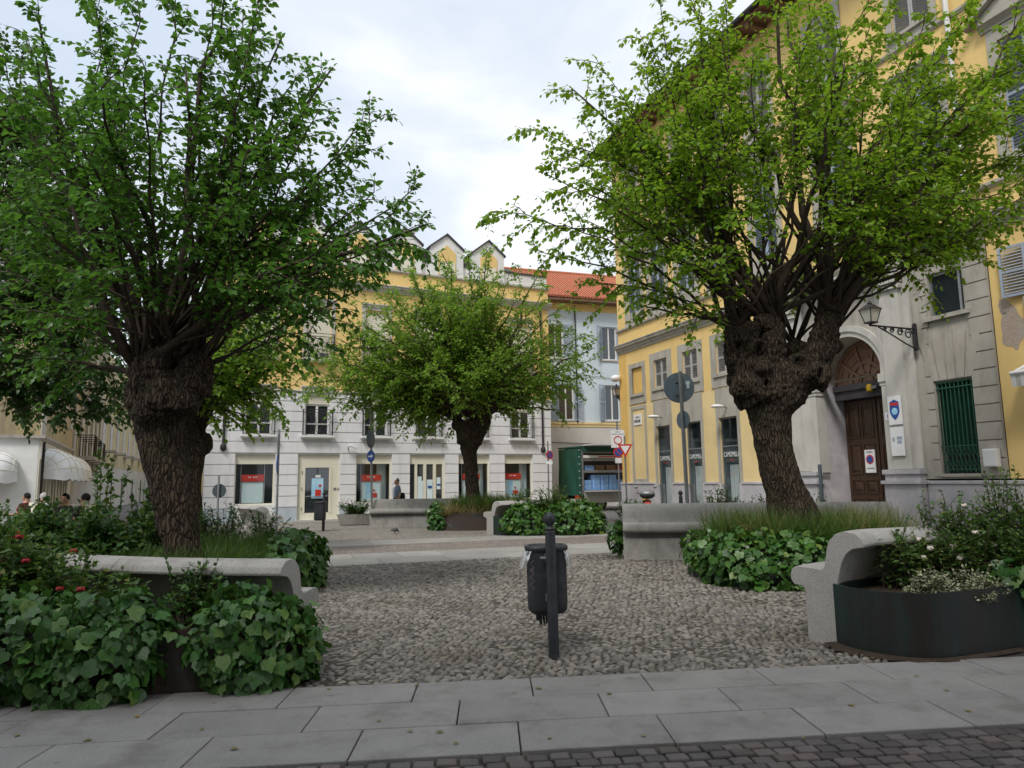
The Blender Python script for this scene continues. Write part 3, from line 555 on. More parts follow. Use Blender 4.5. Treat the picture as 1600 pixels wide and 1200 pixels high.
def courses(mb, u0, u1, zs, y, holes=(), gap=.028, bw=None):
    """rusticated courses: one proud block band per course, cut at the openings"""
    for c, d in zip(zs, zs[1:]):
        cut = [(u0, u1)]
        for h in holes:
            if h[2] < (c+d)/2 < h[3]:
                cut = [q for a, b in cut for q in ((a, min(b, h[0])), (max(a, h[1]), b)) if q[1]-q[0] > .02]
        for a, b in cut:
            y1 = .012; z0, z1 = c+gap/2, d-gap/2
            mb.add([(a, y, z0), (b, y, z0), (b, y, z1), (a, y, z1), (a, y1, z0-.008), (b, y1, z0-.008), (b, y1, z1+.008), (a, y1, z1+.008)],
                   [(0, 1, 2, 3), (3, 2, 6, 7), (1, 0, 4, 5), (0, 3, 7, 4), (2, 1, 5, 6)])
def moulding(mb, u0, u1, z0, prof, m=None):
    """horizontal moulding; prof = [(out, z)] from bottom to top, out = metres proud of the wall"""
    poly = [(0, prof[0][1])]+list(prof)+[(0, prof[-1][1])]; n = len(poly)
    vs = [(u0, -o, z0+z) for o, z in poly]+[(u1, -o, z0+z) for o, z in poly]
    fs = [tuple(range(n-1, -1, -1)), tuple(range(n, 2*n))]+[(i, (i+1) % n, (i+1) % n+n, i+n) for i in range(n)]
    mb.add(vs, fs, m)
CORN = [(.05, 0), (.06, .06), (.12, .09), (.13, .14), (.24, .20), (.25, .27), (.29, .29), (.29, .33)]
def frame_mb(w, h, fw=.06, y0=.10, y1=.17, mull=1, trans=(), mb=None, z=0, u=0):
    mb = mb or MB(); a, b = u-w/2, u+w/2
    mb.box(a, a+fw, y0, y1, z, z+h); mb.box(b-fw, b, y0, y1, z, z+h); mb.box(a+fw, b-fw, y0, y1, z, z+fw); mb.box(a+fw, b-fw, y0, y1, z+h-fw, z+h)
    for i in range(mull):
        c = a+w*(i+1)/(mull+1); mb.box(c-fw*.65, c+fw*.65, y0-.006, y1+.004, z+fw, z+h-fw)
    for t in trans: mb.box(a+fw, b-fw, y0+.004, y1-.004, z+t-fw*.4, z+t+fw*.4)
    return mb
def louvre(w, h, n, mb=None, mtx=None, t=.035):
    mb = mb or MB(); fw = .055
    mb.box(0, fw, -t/2, t/2, 0, h, mtx); mb.box(w-fw, w, -t/2, t/2, 0, h, mtx); mb.box(fw, w-fw, -t/2, t/2, 0, fw, mtx); mb.box(fw, w-fw, -t/2, t/2, h-fw, h, mtx); mb.box(fw, w-fw, -t/2, t/2, h*.5-fw/2, h*.5+fw/2, mtx)
    for i in range(n):
        z = fw+(h-2*fw)*(i+.5)/n; m = (mtx or Matrix())@Matrix.Translation((0, 0, z))@Matrix.Rotation(R_(-38), 4, 'X'); mb.box(fw, w-fw, -.024, .024, -.004, .004, m)
    return mb
def body(mb, u0, u1, z0, z1, y0, y1): mb.box(u0, u1, y0, y1, z0, z1)
# ================================================================== white and yellow building facing the square
WA = R_(26.5); WO = (-12.565, 29.072)
white = empty('facade_building', 'white and yellow four storey building with red posters in its shop windows and gabled dormers', 'building', (WO[0], WO[1], 0), WA)
shops = [(1.17, 2.77, .74, 2.84), (3.70, 5.50, .06, 2.84), (6.22, 7.86, .70, 2.84), (8.71, 10.44, .06, 2.84), (11.12, 12.76, .70, 2.84), (13.56, 15.13, .70, 2.84)]
fr = [2.05, 4.48, 7.1, 9.6, 12.0, 14.5]
fh = [(c-.54, c+.54, 3.66, 5.42) for c in fr]; sh_ = [(c-.54, c+.54, 7.04, 9.42) for c in fr]
mb = MB(); panel(mb, 0, 16.2, 0, 5.58, 0, shops+fh, depth=.3)
panel(mb, 0, .001, 0, .001, 0, edge=False)
mb.build('wall', 'white_wall', white)
mb = MB(); courses(mb, 0, 16.2, [.62, 1.08, 1.53, 1.98, 2.42, 2.88], -.045, shops+fh, .04); courses(mb, 0, 16.2, [2.9, 3.38], -.048, (), .04); courses(mb, 0, 16.2, [3.38, 3.82, 4.26, 4.70, 5.14, 5.56], -.045, [(a, b, c-.1, d) for a, b, c, d in fh], .04)
for a, b, c, d in shops:
    m_ = (a+b)/2
    for k, s in ((-2, -.14), (-1, -.06), (0, 0), (1, .06), (2, .14)):
        x0 = m_+k*.30-.14; mb.prism([(x0+.0, 2.915), (x0+.28, 2.915), (x0+.28+s*1.1, 3.365), (x0+s*1.1, 3.365)], -.060, -.047)
mb.build('rustication', 'white_wall', white)
for a, b in [(0, 1.17), (2.77, 3.70), (5.5, 6.22), (7.86, 8.71), (10.44, 11.12), (12.76, 13.56), (15.13, 16.2)]: MB().box(a, b, -.06, -.002, 0, .6).build('plinth', 'marble', white)
for a, b in [(1.17, 2.77), (6.22, 7.86), (11.12, 12.76), (13.56, 15.13)]: MB().box(a, b, .05, .28, 0, .7).build('plinth', 'marble', white)

mb = MB(); panel(mb, 0, 16.2, 5.58, 11.5, 0, sh_, depth=.3); mb.build('upper_wall', 'yellow_wall', white)
mb = MB(); moulding(mb, -.02, 16.25, 5.52, [(.05, 0), (.07, .04), (.10, .06), (.10, .12), (.06, .14)]); moulding(mb, -.05, 16.3, 10.38, CORN); moulding(mb, -.03, 16.25, 11.42, [(.05, 0), (.08, .03), (.10, .05), (.10, .12), (.05, .13)])
for c in fr:
    moulding(mb, c-.72, c+.72, 9.50, [(.05, 0), (.05, .10), (.10, .13), (.12, .22), (.15, .24), (.15, .29)]); moulding(mb, c-.72, c+.72, 5.66, [(.05, 0), (.05, .05), (.11, .09), (.14, .12), (.14, .17)])
    for z0, z1 in ((7.04, 9.5),): mb.box(c-.70, c-.55, -.05, -.002, z0, z1); mb.box(c+.55, c+.70, -.05, -.002, z0, z1)
mb.build('cornice', 'pale_stone', white)
mb = MB(); mb.box(.02, 16.18, .7, 9, 0, 11.3); mb.quad((0, 0, 0), (0, .75, 0), (0, .75, 11.5), (0, 0, 11.5)); mb.quad((16.2, .75, 0), (16.2, 0, 0), (16.2, 0, 11.5), (16.2, .75, 11.5)); mb.build('rear_body', 'yellow_wall', white); mb = MB(); mb.quad((.1, .69, .02), (16.1, .69, .02), (16.1, .69, 2.86), (.1, .69, 2.86)); mb.build('shop_back', 'sign_grey', white)
mb = MB(); mb.prism([(-.001, 11.3), (0, 11.3)], 0, 0) if False else None
mb.add([(0, .3, 11.55), (16.2, .3, 11.55), (16.2, 4.6, 13.9), (0, 4.6, 13.9), (0, 9, 11.5), (16.2, 9, 11.5)], [(0, 1, 2, 3), (3, 2, 5, 4), (0, 3, 4), (1, 5, 2)]); mb.build('roof', 'roof_dark', white)
mb = MB(); mb.box(0, 16.2, .1, .25, 11.48, 12.15); mb.build('attic_wall', 'white_paint', white)
mb = MB(); mb.box(0, 16.2, .05, .32, 12.15, 12.24); mb.build('attic_coping', 'roof_dark', white)
# one dormer, then copies
wd = .86
d0 = MB().prism([(-wd, 11.5), (wd, 11.5), (wd, 12.95), (0, 13.62), (-wd, 12.95)], -.05, 3.2).build('dormer', 'white_paint', white)
MB().prism([(-.46, 11.6), (.46, 11.6), (.46, 12.72), (0, 13.1), (-.46, 12.72)], -.085, -.055).build('gable_panel', 'yellow_wall', d0)
MB().prism([(-.40, 11.55), (.40, 11.55), (.40, 12.25), (-.40, 12.25)], -.11, -.086).build('shutter', 'cream', d0)
mb = MB()
for s in (-1, 1): mb.prism([(0, 13.625), (s*wd*1.08, 12.89), (s*wd*1.08, 12.97), (0, 13.71)][::s], -.14, 3.3)
mb.build('dormer_roof', 'roof_dark', d0)
mb = MB()
for s in (-1, 1): mb.quad((s*(wd+.012), .4, 12.2), (s*(wd+.012), 3, 12.2), (s*(wd+.012), 3, 12.95), (s*(wd+.012), .4, 12.95))
mb.build('dormer_cheek', 'roof_dark', d0)
d0.location = (8.4, 0, 0)
for c in (1.9, 4.05, 6.22, 10.55, 12.8): copy_tree(d0, white, (c, 0, 0))
mb = MB(); mb.box(9.35, 9.95, 3.4, 4.0, 13.2, 14.3)
for k in range(3): mb.box(9.25, 10.05, 3.3, 4.1, 14.36+k*.2, 14.46+k*.2)
mb.build('chimney', 'grey_stone', white)
# French window with roller box, balcony slab and scrolled railing, then copies
def railing(w, z0, h, out, par):
    mb = MB(); a = w/2
    for s in (-1, 1):
        mb.tube([(s*a, -out, z0), (s*a, -out, z0+h)], .016, 6); mb.tube([(s*a, -out, z0+h), (s*a, 0, z0+h)], .014, 6); mb.tube([(s*a, -out, z0+.06), (s*a, 0, z0+.06)], .012, 6)
        mb.tube([(s*(a-.12), -out, z0), (s*(a-.12), -out, z0+h)], .010, 5)
        for k in (.33, .66): mb.tube([(s*a, -out*k, z0+.06), (s*a, -out*k, z0+h)], .009, 5)
    for z in (z0+.05, z0+h-.13, z0+h): mb.tube([(-a, -out, z), (a, -out, z)], .014, 6)
    for i in range(5):
        x = -a+.12+(w-.24)*(i+.5)/5; r = (w-.24)/10
        mb.tube([(x+r*.98*math.cos(t), -out, z0+.06+(h-.2)*.5+(h-.2)*.48*math.sin(t)) for t in np.linspace(0, 2*PI, 15)], .008, 4, False)
        mb.tube([(x+r*(1-t/9)*math.cos(t+.6), -out-.004, z0+.08+(h-.2)*.42+r*1.5*(1-t/9)*math.sin(t+.6)) for t in np.linspace(0, 8, 20)], .007, 4, False)
    mb.tube([(-a+.14+(w-.28)*t, -out-.003, z0+.1+(h-.3)*(.5+.48*math.cos(2*PI*t))) for t in np.linspace(0, 1, 22)], .009, 4, False)
    return mb.build('railing', 'iron', par)
def french(name, z0, h, boxh, closed):
    f = frame_mb(1.08, h-boxh, .075, .12, .19, 1, (.52,)).build(name, 'white_paint', white)
    mb = MB()
    if closed: mb.box(-.54, .54, .09, .13, .3, h)
    else: mb.box(-.54, .54, .08, .22, h-boxh, h)
    for k in range(int((h if closed else boxh)/.09)):
        zz = (.32 if closed else h-boxh)+k*.09; mb.box(-.54, .54, .078 if closed else .07, .09 if closed else .08, zz, zz+.075)
    mb.build('roller_shutter', 'cream', f)
    MB().quad((-.47, .165, .03), (.47, .165, .03), (.47, .165, h-boxh-.03), (-.47, .165, h-boxh-.03)).build('pane', 'pane_dark', f)
    mb = MB(); mb.box(-.72, .72, -.30, -.002, -.09, -.005); mb.box(-.68, .68, -.26, -.003, -.14, -.092); mb.build('balcony_slab', 'white_paint', f)
    railing(1.26, 0, 1.12, .24, f); f.location = (fr[0], 0, z0); return f
f0 = french('french_window', 3.665, 1.75, .36, False); g0 = french('balcony_window', 7.05, 2.36, .3, True)
for c in fr[1:]: copy_tree(f0, white, (c, 0, 3.665)); copy_tree(g0, white, (c, 0, 7.05))
# shop fronts
def poster(par, u, z0, w, h, style, y=.30):
    b = MB().box(u-w/2, u+w/2, y, y+.01, z0, z0+h*.74).build('poster', 'poster_white', par)
    t = MB(); t.box(u-w/2-.02, u+w/2+.02, y-.05, y+.02, z0+h*.76, z0+h); t = t.build('poster_banner', 'red', par); pb = MB(); [pb.box(u-w*.22+q_*w*.075, u-w*.22+q_*w*.075+w*.05, y-.054, y-.0505, z0+h*.89, z0+h*.93) for q_ in range(6) if q_ != 2]; pb.build('banner_print', 'sign_white', par)
    lettering('lettering', '-----  --------', .07, par, (u, y-.055, z0+h*.94), (PI/2, 0, 0), 'sign_white') if False else None
    if style:
        MB().box(u-w*.30, u-w*.0, y-.006, y-.001, z0+h*.10, z0+h*.70).build('poster_panel', 'poster_blue', par)
        mb = MB(); mb.box(u+.0, u+w*.32, y-.03, y-.007, z0+h*.14, z0+h*.30); mb.disc((u+w*.16, z0+h*.40), .05, y-.02, y-.008, 12); mb.build('poster_emblem', 'red', par)
def shop(i, parts=True):
    a, b, c, d = shops[i]; w = b-a; u = (a+b)/2
    f = MB(); f.box(a, b, .10, .22, d-.40, d); f.box(a, a+.06, .10, .2, c, d-.4); f.box(b-.06, b, .10, .2, c, d-.4); f.box(a+.06, b-.06, .1, .2, c, c+.06)
    f = f.build('shop_window', 'cream', white); return f, a, b, c, d, u
for i, st in ((0, 0), (2, 1), (4, 0), (5, 1)):
    f, a, b, c, d, u = shop(i)
    MB().quad((a+.06, .15, c+.06), (b-.06, .15, c+.06), (b-.06, .15, d-.4), (a+.06, .15, d-.4)).build('pane', 'pane_clear', f)
    uu = u-.05 if i != 5 else u-.2
    poster(f, uu, c+.08, .86, 1.18, st)
    m_ = MB(); 
    for s in (-.47, .47): m_.tube([(uu+s, .31, c+.05), (uu+s, .31, d-.42)], .012, 5)
    m_.build('display_wire', 'white_paint', f)
    if i in (2, 4, 5):
        cu = MB(); x = b-.55 if i != 5 else b-.5
        cu.tube([(x+k*.05, .5+.03*(k % 2), c) for k in range(2)], .001, 3) if False else None
        pts = [(x+k*.045, .55+.025*math.sin(k*2.1)) for k in range(11)]
        for p, q in zip(pts, pts[1:]): cu.quad((p[0], p[1], c), (q[0], q[1], c), (q[0], q[1], d-.4), (p[0], p[1], d-.4))
        cu.build('curtain', 'poster_white', f)
# glazed entrance door with a poster
a, b, c, d = shops[1]
f = MB(); f.box(a, b, .08, .2, d-.42, d); f.box(a, a+.22, .08, .2, .06, d-.42); f.box(b-.32, b, .08, .2, .06, d-.42); f.box(a+.22, b-.32, .08, .2, .06, .34); f.box(a+.22, b-.32, .08, .2, d-.56, d-.42)
f.box(a+.22, a+.34, .06, .16, .34, d-.56); f.box(b-.44, b-.32, .06, .16, .34, d-.56)
f = f.build('entrance_door', 'cream', white, bevel=.006)
MB().quad((a+.34, .12, .34), (b-.44, .12, .34), (b-.44, .12, d-.56), (a+.34, .12, d-.56)).build('pane', 'pane_dark', f)
mb = MB(); mb.box(a+.62, a+1.12, .09, .10, .95, 1.82); mb.build('poster', 'poster_blue', f); mb = MB(); mb.box(a+.78, a+1.02, .07, .089, 1.05, 1.33); mb.disc((a+.98, 1.5), .06, .078, .089, 12); mb.build('poster_emblem', 'red', f)
MB().box(a+.78, a+1.0, .09, .10, 1.85, 1.96).build('notice', 'sign_white', f)
mb = MB(); mb.tube([(a+.36, .05, 1.05), (b-.46, .05, 1.05)], .015, 6); mb.box(b-.24, b-.12, .06, .079, 1.3, 1.4); mb.box(b-.06, b-.01, .06, .079, 1.3, 1.4)
for z in (.45, 1.3, 2.0): mb.tube([(a+.21, .06, z), (a+.21, .06, z+.14)], .02, 6)
mb.build('handle', 'steel', f)
# double office door with notices
a, b, c, d = shops[3]
f = MB(); f.box(a, b, .08, .2, d-.42, d)
for u0, u1 in ((a, a+.02), (a+.28, a+.40), (a+.70, a+.84), (a+1.18, a+1.32), (b-.1, b)): f.box(u0, u1, .08, .18, .06, d-.42)
f.box(a+.28, b, .081, .179, .06, .3)
f = f.build('office_door', 'cream', white)
MB().quad((a, .14, .06), (b, .14, .06), (b, .14, d-.42), (a, .14, d-.42)).build('pane', 'pane_dark', f)
mb = MB(); mb.box(a+.42, a+.62, .10, .11, .75, 1.85); mb.box(a+.55, a+.69, .102, .112, .8, 1.65); mb.box(a+.88, a+1.16, .10, .11, .6, 1.7); mb.box(a+1.36, a+1.55, .10, .11, 1.25, 1.8); mb.build('notice', 'poster_white', f)
mb = MB(); mb.box(a+.92, a+1.12, .09, .099, 1.3, 1.42); mb.box(a+1.37, a+1.54, .09, .099, 1.42, 1.5); mb.build('notice_print', 'sign_blue', f)
mb = MB()
for u in (.69, 15.7):
    mb.tube([(u, -.09, 10.3), (u, -.09, 3.15)], .055, 8); mb.lathe([(.01, -.16), (.11, -.1), (.13, 0), (.11, .1), (.05, .18)], 12, (u, -.09, 3.12))
    for z in (4, 6, 8, 9.8): mb.box(u-.07, u+.07, -.1, -.004, z, z+.04)
mb.build('downpipe', 'iron', white)
mb = MB(); mb.box(3.6, 5.6, -.35, -.05, 0, .07); mb.build('doorstep', 'pale_stone', white)
# ================================================================== pale blue house with the red roof
p = at(850, 700, 42.5)
blue = empty('blue_house', 'pale blue house with a red tiled roof and grey shutters behind the green truck', 'building', (p.x, p.y, 0), R_(18))
bw = [(1.5, 5.2, 7.4), (4.6, 5.2, 7.4), (.9, 9.0, 11.1), (4.5, 9.0, 11.1)]
bh = [(u-.5, u+.5, a, b) for u, a, b in bw]
mb = MB(); panel(mb, -1, 9, 5.0, 12.6, 0, bh, depth=.2); mb.build('wall', 'blue_wall', blue)
mb = MB(); panel(mb, -1, 9, 0, 4.98, 0, ()); mb.build('lower_wall', 'beige_wall', blue); mb = MB(); moulding(mb, -1, 9, 4.78, [(.03, 0), (.03, .12), (.07, .16), (.07, .28), (.02, .29)]); mb.build('string_course', 'pale_yellow', blue)
MB().box(-1, 9, .7, 9, 0, 12.4).build('rear_body', 'blue_wall', blue)
mb = MB(); mb.box(-1, 9, -.012, .02, 12.0, 12.45); mb.build('frieze', 'yellow_wall', blue); mb = MB(); mb.box(-1.2, 9.2, -.75, .1, 12.46, 12.6); mb.build('eaves', 'wood_pale', blue)
mb = MB(); mb.add([(-1.2, -.8, 12.62), (9.2, -.8, 12.62), (9.2, 4.5, 15.7), (-1.2, 4.5, 15.7), (9.2, 9.8, 12.6), (-1.2, 9.8, 12.6)], [(0, 1, 2, 3), (3, 2, 4, 5), (0, 3, 5), (1, 4, 2)])
for k in range(52): mb.tube([(-1.2+k*.2, -.84, 12.68), (-1.2+k*.2, 4.5, 15.76)], .06, 5)
mb.tube([(-1.2, 4.5, 15.8), (9.2, 4.5, 15.8)], .12, 8); mb.build('roof', 'roof_red', blue)
for k, (u, a, b) in enumerate(bw):
    f = frame_mb(1.0, b-a, .06, .1, .16, 1).build('window', 'white_paint', blue); f.location = (u, 0, a)
    MB().quad((-.45, .14, .05), (.45, .14, .05), (.45, .14, b-a-.05), (-.45, .14, b-a-.05)).build('pane', 'pane_dark', f)
    for s, ang in ((-1, -160), (1, -20)):
        if k == 3:  ang = -12 if s > 0 else -150
        m_ = Matrix.Translation((s*.5, -.03, 0))@Matrix.Rotation(R_(ang), 4, 'Z'); louvre(.52, b-a, 22, mtx=m_).build('shutter', 'shutter_blue', f)
    MB().box(-.6, .6, -.08, .0, -.09, -.004).build('sill', 'pale_stone', f)
mb = MB(); mb.tube([(2.2, -.06, 12.3), (2.2, -.06, 5)], .045, 6); mb.tube([(-.9, -.05, 7.9), (3, -.05, 7.95), (6, -.05, 7.7)], .012, 4); mb.tube([(-.9, -.05, 3.9), (3, -.05, 3.75), (7, -.05, 3.7)], .02, 4); mb.build('cable', 'iron', blue)
# ================================================================== big palazzo on the right
PA = R_(-68.7); PO = (4.729, 31.0)
pal = empty('palazzo', 'tall yellow palazzo with grey stone trim, shuttered windows and an arched wooden portal', 'building', (PO[0], PO[1], 0), PA)
LEN = 23.0; bays = [3.28, 5.25, 7.25]
shopo = [(c-.48, c+.48, .22, 3.66) for c in bays]; mezz = [(c-.46, c+.46, 5.2, 6.32) for c in bays]
blind = (1.08, 1.92, 5.15, 6.25)
gril = (15.05, 15.98, 1.62, 3.80); upw = (15.08, 15.98, 5.40, 6.44); mez2 = (17.45, 18.45, 5.42, 6.5); mez3 = (20.2, 21.2, 5.42, 6.5)
portal = (11.3, 13.6, 0, 4.25); fl1 = [1.5, 3.28, 5.25, 7.25, 9.6, 12.45, 15.3, 17.9, 20.7]
h1 = [(c-.55, c+.55, 8.6, 11.25) for c in fl1]; h2 = [(c-.53, c+.53, 12.9, 14.95) for c in fl1]
mb = MB(); panel(mb, 0, 8.9, 1.4, 4.7, 0, shopo, depth=.16, edge=False); mb.build('shop_wall', 'pale_yellow', pal)
mb = MB(); panel(mb, 0, 8.9, 4.7, 7.3, 0, mezz+[blind], depth=.25, edge=False); panel(mb, 16.6, LEN, 1.5, 7.3, 0, [mez2, mez3], depth=.25, edge=False); panel(mb, 0, LEN, 7.3, 16.2, 0, h1+h2, depth=.25, edge=False)
mb.quad((0, .0, 0), (0, 9, 0), (0, 9, 16.2), (0, 0, 16.2)); mb.quad((LEN, 9, 0), (LEN, 0, 0), (LEN, 0, 16.2), (LEN, 9, 16.2)); mb.build('wall', 'yellow_wall', pal)
mb = MB(); panel(mb, blind[0], blind[1], blind[2], blind[3], .06, edge=False); mb.box(.02, .6, -.012, -.001, 1.4, 7.1); mb.build('blind_window', 'deep_yellow', pal)
mb = MB(); mb.box(.01, 8.88, 1.2, 9, 0, 16.0); mb.box(8.88, LEN-.02, 1.5, 9, 0, 16); mb.build('rear_body', 'dark_inside', pal)
# grey bay strips, frames and cornices
mb = MB()
for c in bays: panel(mb, c-.62, c+.62, 1.4, 4.68, -.03, shopo, depth=.028); panel(mb, c-.76, c+.76, 4.72, 6.62, -.035, mezz, depth=.033); mb.box(c-.60, c+.60, -.09, -.036, 5.08, 5.17)
panel(mb, .86, 2.14, 4.72, 6.45, -.035, [blind], depth=.09); mb.box(.98, 2.02, -.09, -.036, 5.03, 5.12)
panel(mb, .92, 2.10, 1.4, 4.62, -.03, [(1.06, 1.97, 1.6, 4.48)], depth=.028)
moulding(mb, -.02, 16.58, 7.02, [(.04, 0), (.05, .08), (.10, .12), (.10, .18), (.2, .24), (.21, .32), (.24, .34), (.24, .38)]); moulding(mb, 16.58, LEN, 7.02, [(.04, 0), (.05, .08), (.10, .12), (.10, .18), (.2, .24), (.21, .32), (.24, .34), (.24, .38)])
moulding(mb, -.02, LEN, 7.98, [(.03, 0), (.08, .04), (.10, .06), (.10, .13), (.04, .14)])
moulding(mb, -.02, LEN, 12.45, [(.03, 0), (.06, .05), (.08, .06), (.08, .12), (.03, .13)])
for c in fl1:
    panel(mb, c-.78, c+.78, 8.12, 11.55, -.04, h1, depth=.038); panel(mb, c-.72, c+.72, 12.6, 15.2, -.04, h2, depth=.038); mb.box(c-.66, c+.66, -.12, -.041, 12.8, 12.89)
    moulding(mb, c-.9, c+.9, 11.58, [(.05, 0), (.06, .06), (.14, .12), (.2, .15), (.2, .21)])
for c in (1.5, 5.25, 9.6, 12.45, 15.3-2000, 17.6):
    if c < 0: continue
    c = 17.9 if c == 17.6 else c
    mb.prism([(c-1.05, 11.82), (c+1.05, 11.82), (c, 12.42)], -.12, -.001)
    for s in (-1, 1): mb.prism([(c+s*1.16, 11.80), (c+s*1.16, 11.90), (c, 12.56), (c, 12.44)][::-s], -.26, -.002)
mb.build('stone_trim', 'grey_stone', pal)
mb = MB(); panel(mb, 8.9, 16.58, 1.5, 7.3, -.02, [portal, (11.3, 13.6, 0, 7.05), gril, upw], depth=.3)
zs = [1.55+.40*i for i in range(15)]; zs[-1] = 7.0
hol = [(gril[0]-.02, gril[1]+.02, 1.5, 3.81), (14.98, 16.06, 3.8, 5.02), (upw[0]-.05, upw[1]+.05, 5.3, 6.6)]
courses(mb, 14.84, 16.56, zs, -.055, hol, .03); courses(mb, 8.95, 10.1, zs, -.055, (), .03)
for k in range(-2, 3):    # flat arch over the barred window
    x = 15.515+k*.205; s = k*.075; mb.prism([(x-.095, 3.83), (x+.095, 3.83), (x+.095+s*1.5+.02*k, 4.98-.1*abs(k)), (x-.095+s*1.5+.02*k, 4.98-.1*abs(k))], -.058, -.02)
mb.box(14.95, 16.12, -.12, -.021, 5.28, 5.38)
# arch wall over the portal
ac, ar, az = 12.45, 1.15, 4.25; K = 24
arc = lambda r, i: (ac-r*math.cos(PI*i/K), az+r*math.sin(PI*i/K))
for i in range(K):
    (x0, z0), (x1, z1) = arc(ar, i), arc(ar, i+1); mb.quad((x0, -.02, z0), (x1, -.02, z1), (x1, -.02, 7.05), (x0, -.02, 7.05)); mb.quad((x0, -.02, z0), (x0, 1.0, z0), (x1, 1.0, z1), (x1, -.02, z1))
mb.build('rusticated_wall', 'grey_stone', pal)
mb = MB()
for r0, r1, y in ((1.16, 1.30, -.07), (1.30, 1.46, -.11)):
    for i in range(K):
        (a0, b0), (a1, b1), (c1, d1), (c0, d0_) = arc(r0, i), arc(r0, i+1), arc(r1, i+1), arc(r1, i)
        mb.quad((a0, y, b0), (a1, y, b1), (c1, y, d1), (c0, y, d0_)); mb.quad((a0, y, b0), (a0, -.02, b0), (a1, -.02, b1), (a1, y, b1)); mb.quad((c0, y, d0_), (c1, y, d1), (c1, -.02, d1), (c0, -.02, d0_))
for u0, u1 in ((10.15, 10.78), (13.82, 14.38)):
    mb.box(u0, u1, -.2, -.021, 1.75, 6.3); mb.box(u0-.22, u1+.22, -.10, -.022, 1.75, 6.9)
    for z, o in ((6.3, .05), (6.45, .10), (6.62, .15), (6.8, .2)): mb.box(u0-.05-o*.6, u1+.05+o*.6, -.22-o, -.0225, z, z+.13)
for u0, u1 in ((11.0, 11.32), (13.58, 13.86)):
    mb.box(u0, u1, -.09, .3, 1.7, 4.0); mb.box(u0-.05, u1+.05, -.14, .32, 4.0, 4.22); mb.box(u0-.03, u1+.03, -.11, .31, 3.9, 3.999)
mb.box(10.0, 14.55, -.45, -.023, 6.96, 7.02)
mb.build('portal_surround', 'pale_stone', pal, bevel=.008)
mb = MB(); mb.quad((11.3, -.02, 0), (11.3, 1.0, 0), (11.3, 1.0, 4.25), (11.3, -.02, 4.25)); mb.quad((13.6, 1.0, 0), (13.6, -.02, 0), (13.6, -.02, 4.25), (13.6, 1.0, 4.25))
for u0, u1 in ((9.9, 11.32), (13.58, 14.62)):
    mb.box(u0, u1, -.26, -.024, 0, 1.38); mb.box(u0-.05, u1+.05, -.33, -.0245, 1.38, 1.47); mb.box(u0+.02, u1-.02, -.24, -.025, 1.47, 1.62); mb.box(u0-.02, u1+.02, -.29, -.0255, 1.62, 1.74)
for u0, u1 in ((-.04, 2.66), (3.9, 4.63), (5.87, 6.63), (7.87, 9.9), (14.64, LEN)): mb.box(u0, u1, -.07, -.002, 0, 1.38); mb.box(u0, u1, -.10, -.003, 1.38, 1.46)
for c in bays: mb.box(c-.62, c-.48, -.06, .3, 0, 1.4); mb.box(c+.48, c+.62, -.06, .3, 0, 1.4); mb.box(c-.48, c+.48, -.02, .3, 0, .22)
mb.build('plinth', 'lilac_stone', pal, bevel=.01)
mb = MB(); mb.box(-.3, LEN+.3, -.85, .2, 16.2, 16.32); 
for k in range(38): mb.box(-.1+k*.6, .08+k*.6, -.75, 0, 16.06, 16.199)
mb.build('eaves', 'wood_pale', pal)
mb = MB(); mb.add([(-.3, -.9, 16.33), (LEN+.3, -.9, 16.33), (LEN+.3, 4.5, 18.6), (-.3, 4.5, 18.6), (LEN+.3, 9.5, 16.33), (-.3, 9.5, 16.33)], [(0, 1, 2, 3), (3, 2, 4, 5), (0, 3, 5), (1, 4, 2)])
for k in range(95): mb.tube([(-.3+k*.25, -.92, 16.36), (-.3+k*.25, 4.5, 18.66)], .07, 4)
mb.build('roof', 'roof_red', pal); mb = MB(); mb.tube([(-.3, -.98, 16.3), (LEN+.3, -.98, 16.3)], .08, 8); mb.build('gutter', 'iron', pal)
mb = MB(); mb.tube([(16.32, -.1, 16.2), (16.32, -.1, 8.1)], .06, 8); mb.build('downpipe', 'white_paint', pal)
# portal doors
y = .98
door = MB().box(11.3, 13.6, y+.02, y+.10, 0, 3.76).build('portal_door', 'wood_door', pal)
for u0 in (11.34, 12.47):
    mb = MB(); w_ = 1.09; mb.box(u0, u0+w_, y-.03, y+.019, .02, 3.74); lf = mb.build('door_leaf', 'wood_door', door, bevel=.006)
    mb = MB()
    for px_ in (.10, .58):
        for z0, z1 in ((.18, .98), (1.1, 1.5), (1.64, 2.5), (2.66, 3.6)):
            a, b = u0+px_, u0+px_+.41
            mb.box(a, b, y-.055, y-.031, z0, z0+.035); mb.box(a, b, y-.055, y-.031, z1-.035, z1); mb.box(a, a+.035, y-.055, y-.031, z0+.035, z1-.035); mb.box(b-.035, b, y-.055, y-.031, z0+.035, z1-.035)
            mb.add([(a+.07, y-.0305, z0+.07), (b-.07, y-.0305, z0+.07), (b-.07, y-.0305, z1-.07), (a+.07, y-.0305, z1-.07), (a+.13, y-.06, z0+.13), (b-.13, y-.06, z0+.13), (b-.13, y-.06, z1-.13), (a+.13, y-.06, z1-.13)], [(4, 5, 6, 7), (0, 1, 5, 4), (1, 2, 6, 5), (2, 3, 7, 6), (3, 0, 4, 7)])
    mb.build('door_panel', 'wood_door', door)
mb = MB(); mb.lathe([(.02, 0), (.035, .02), (.03, .05)], 10, m=Matrix.Translation((12.55, y-.03, 1.55))@Matrix.Rotation(PI/2, 4, 'X')); mb.build('handle', 'iron', door)
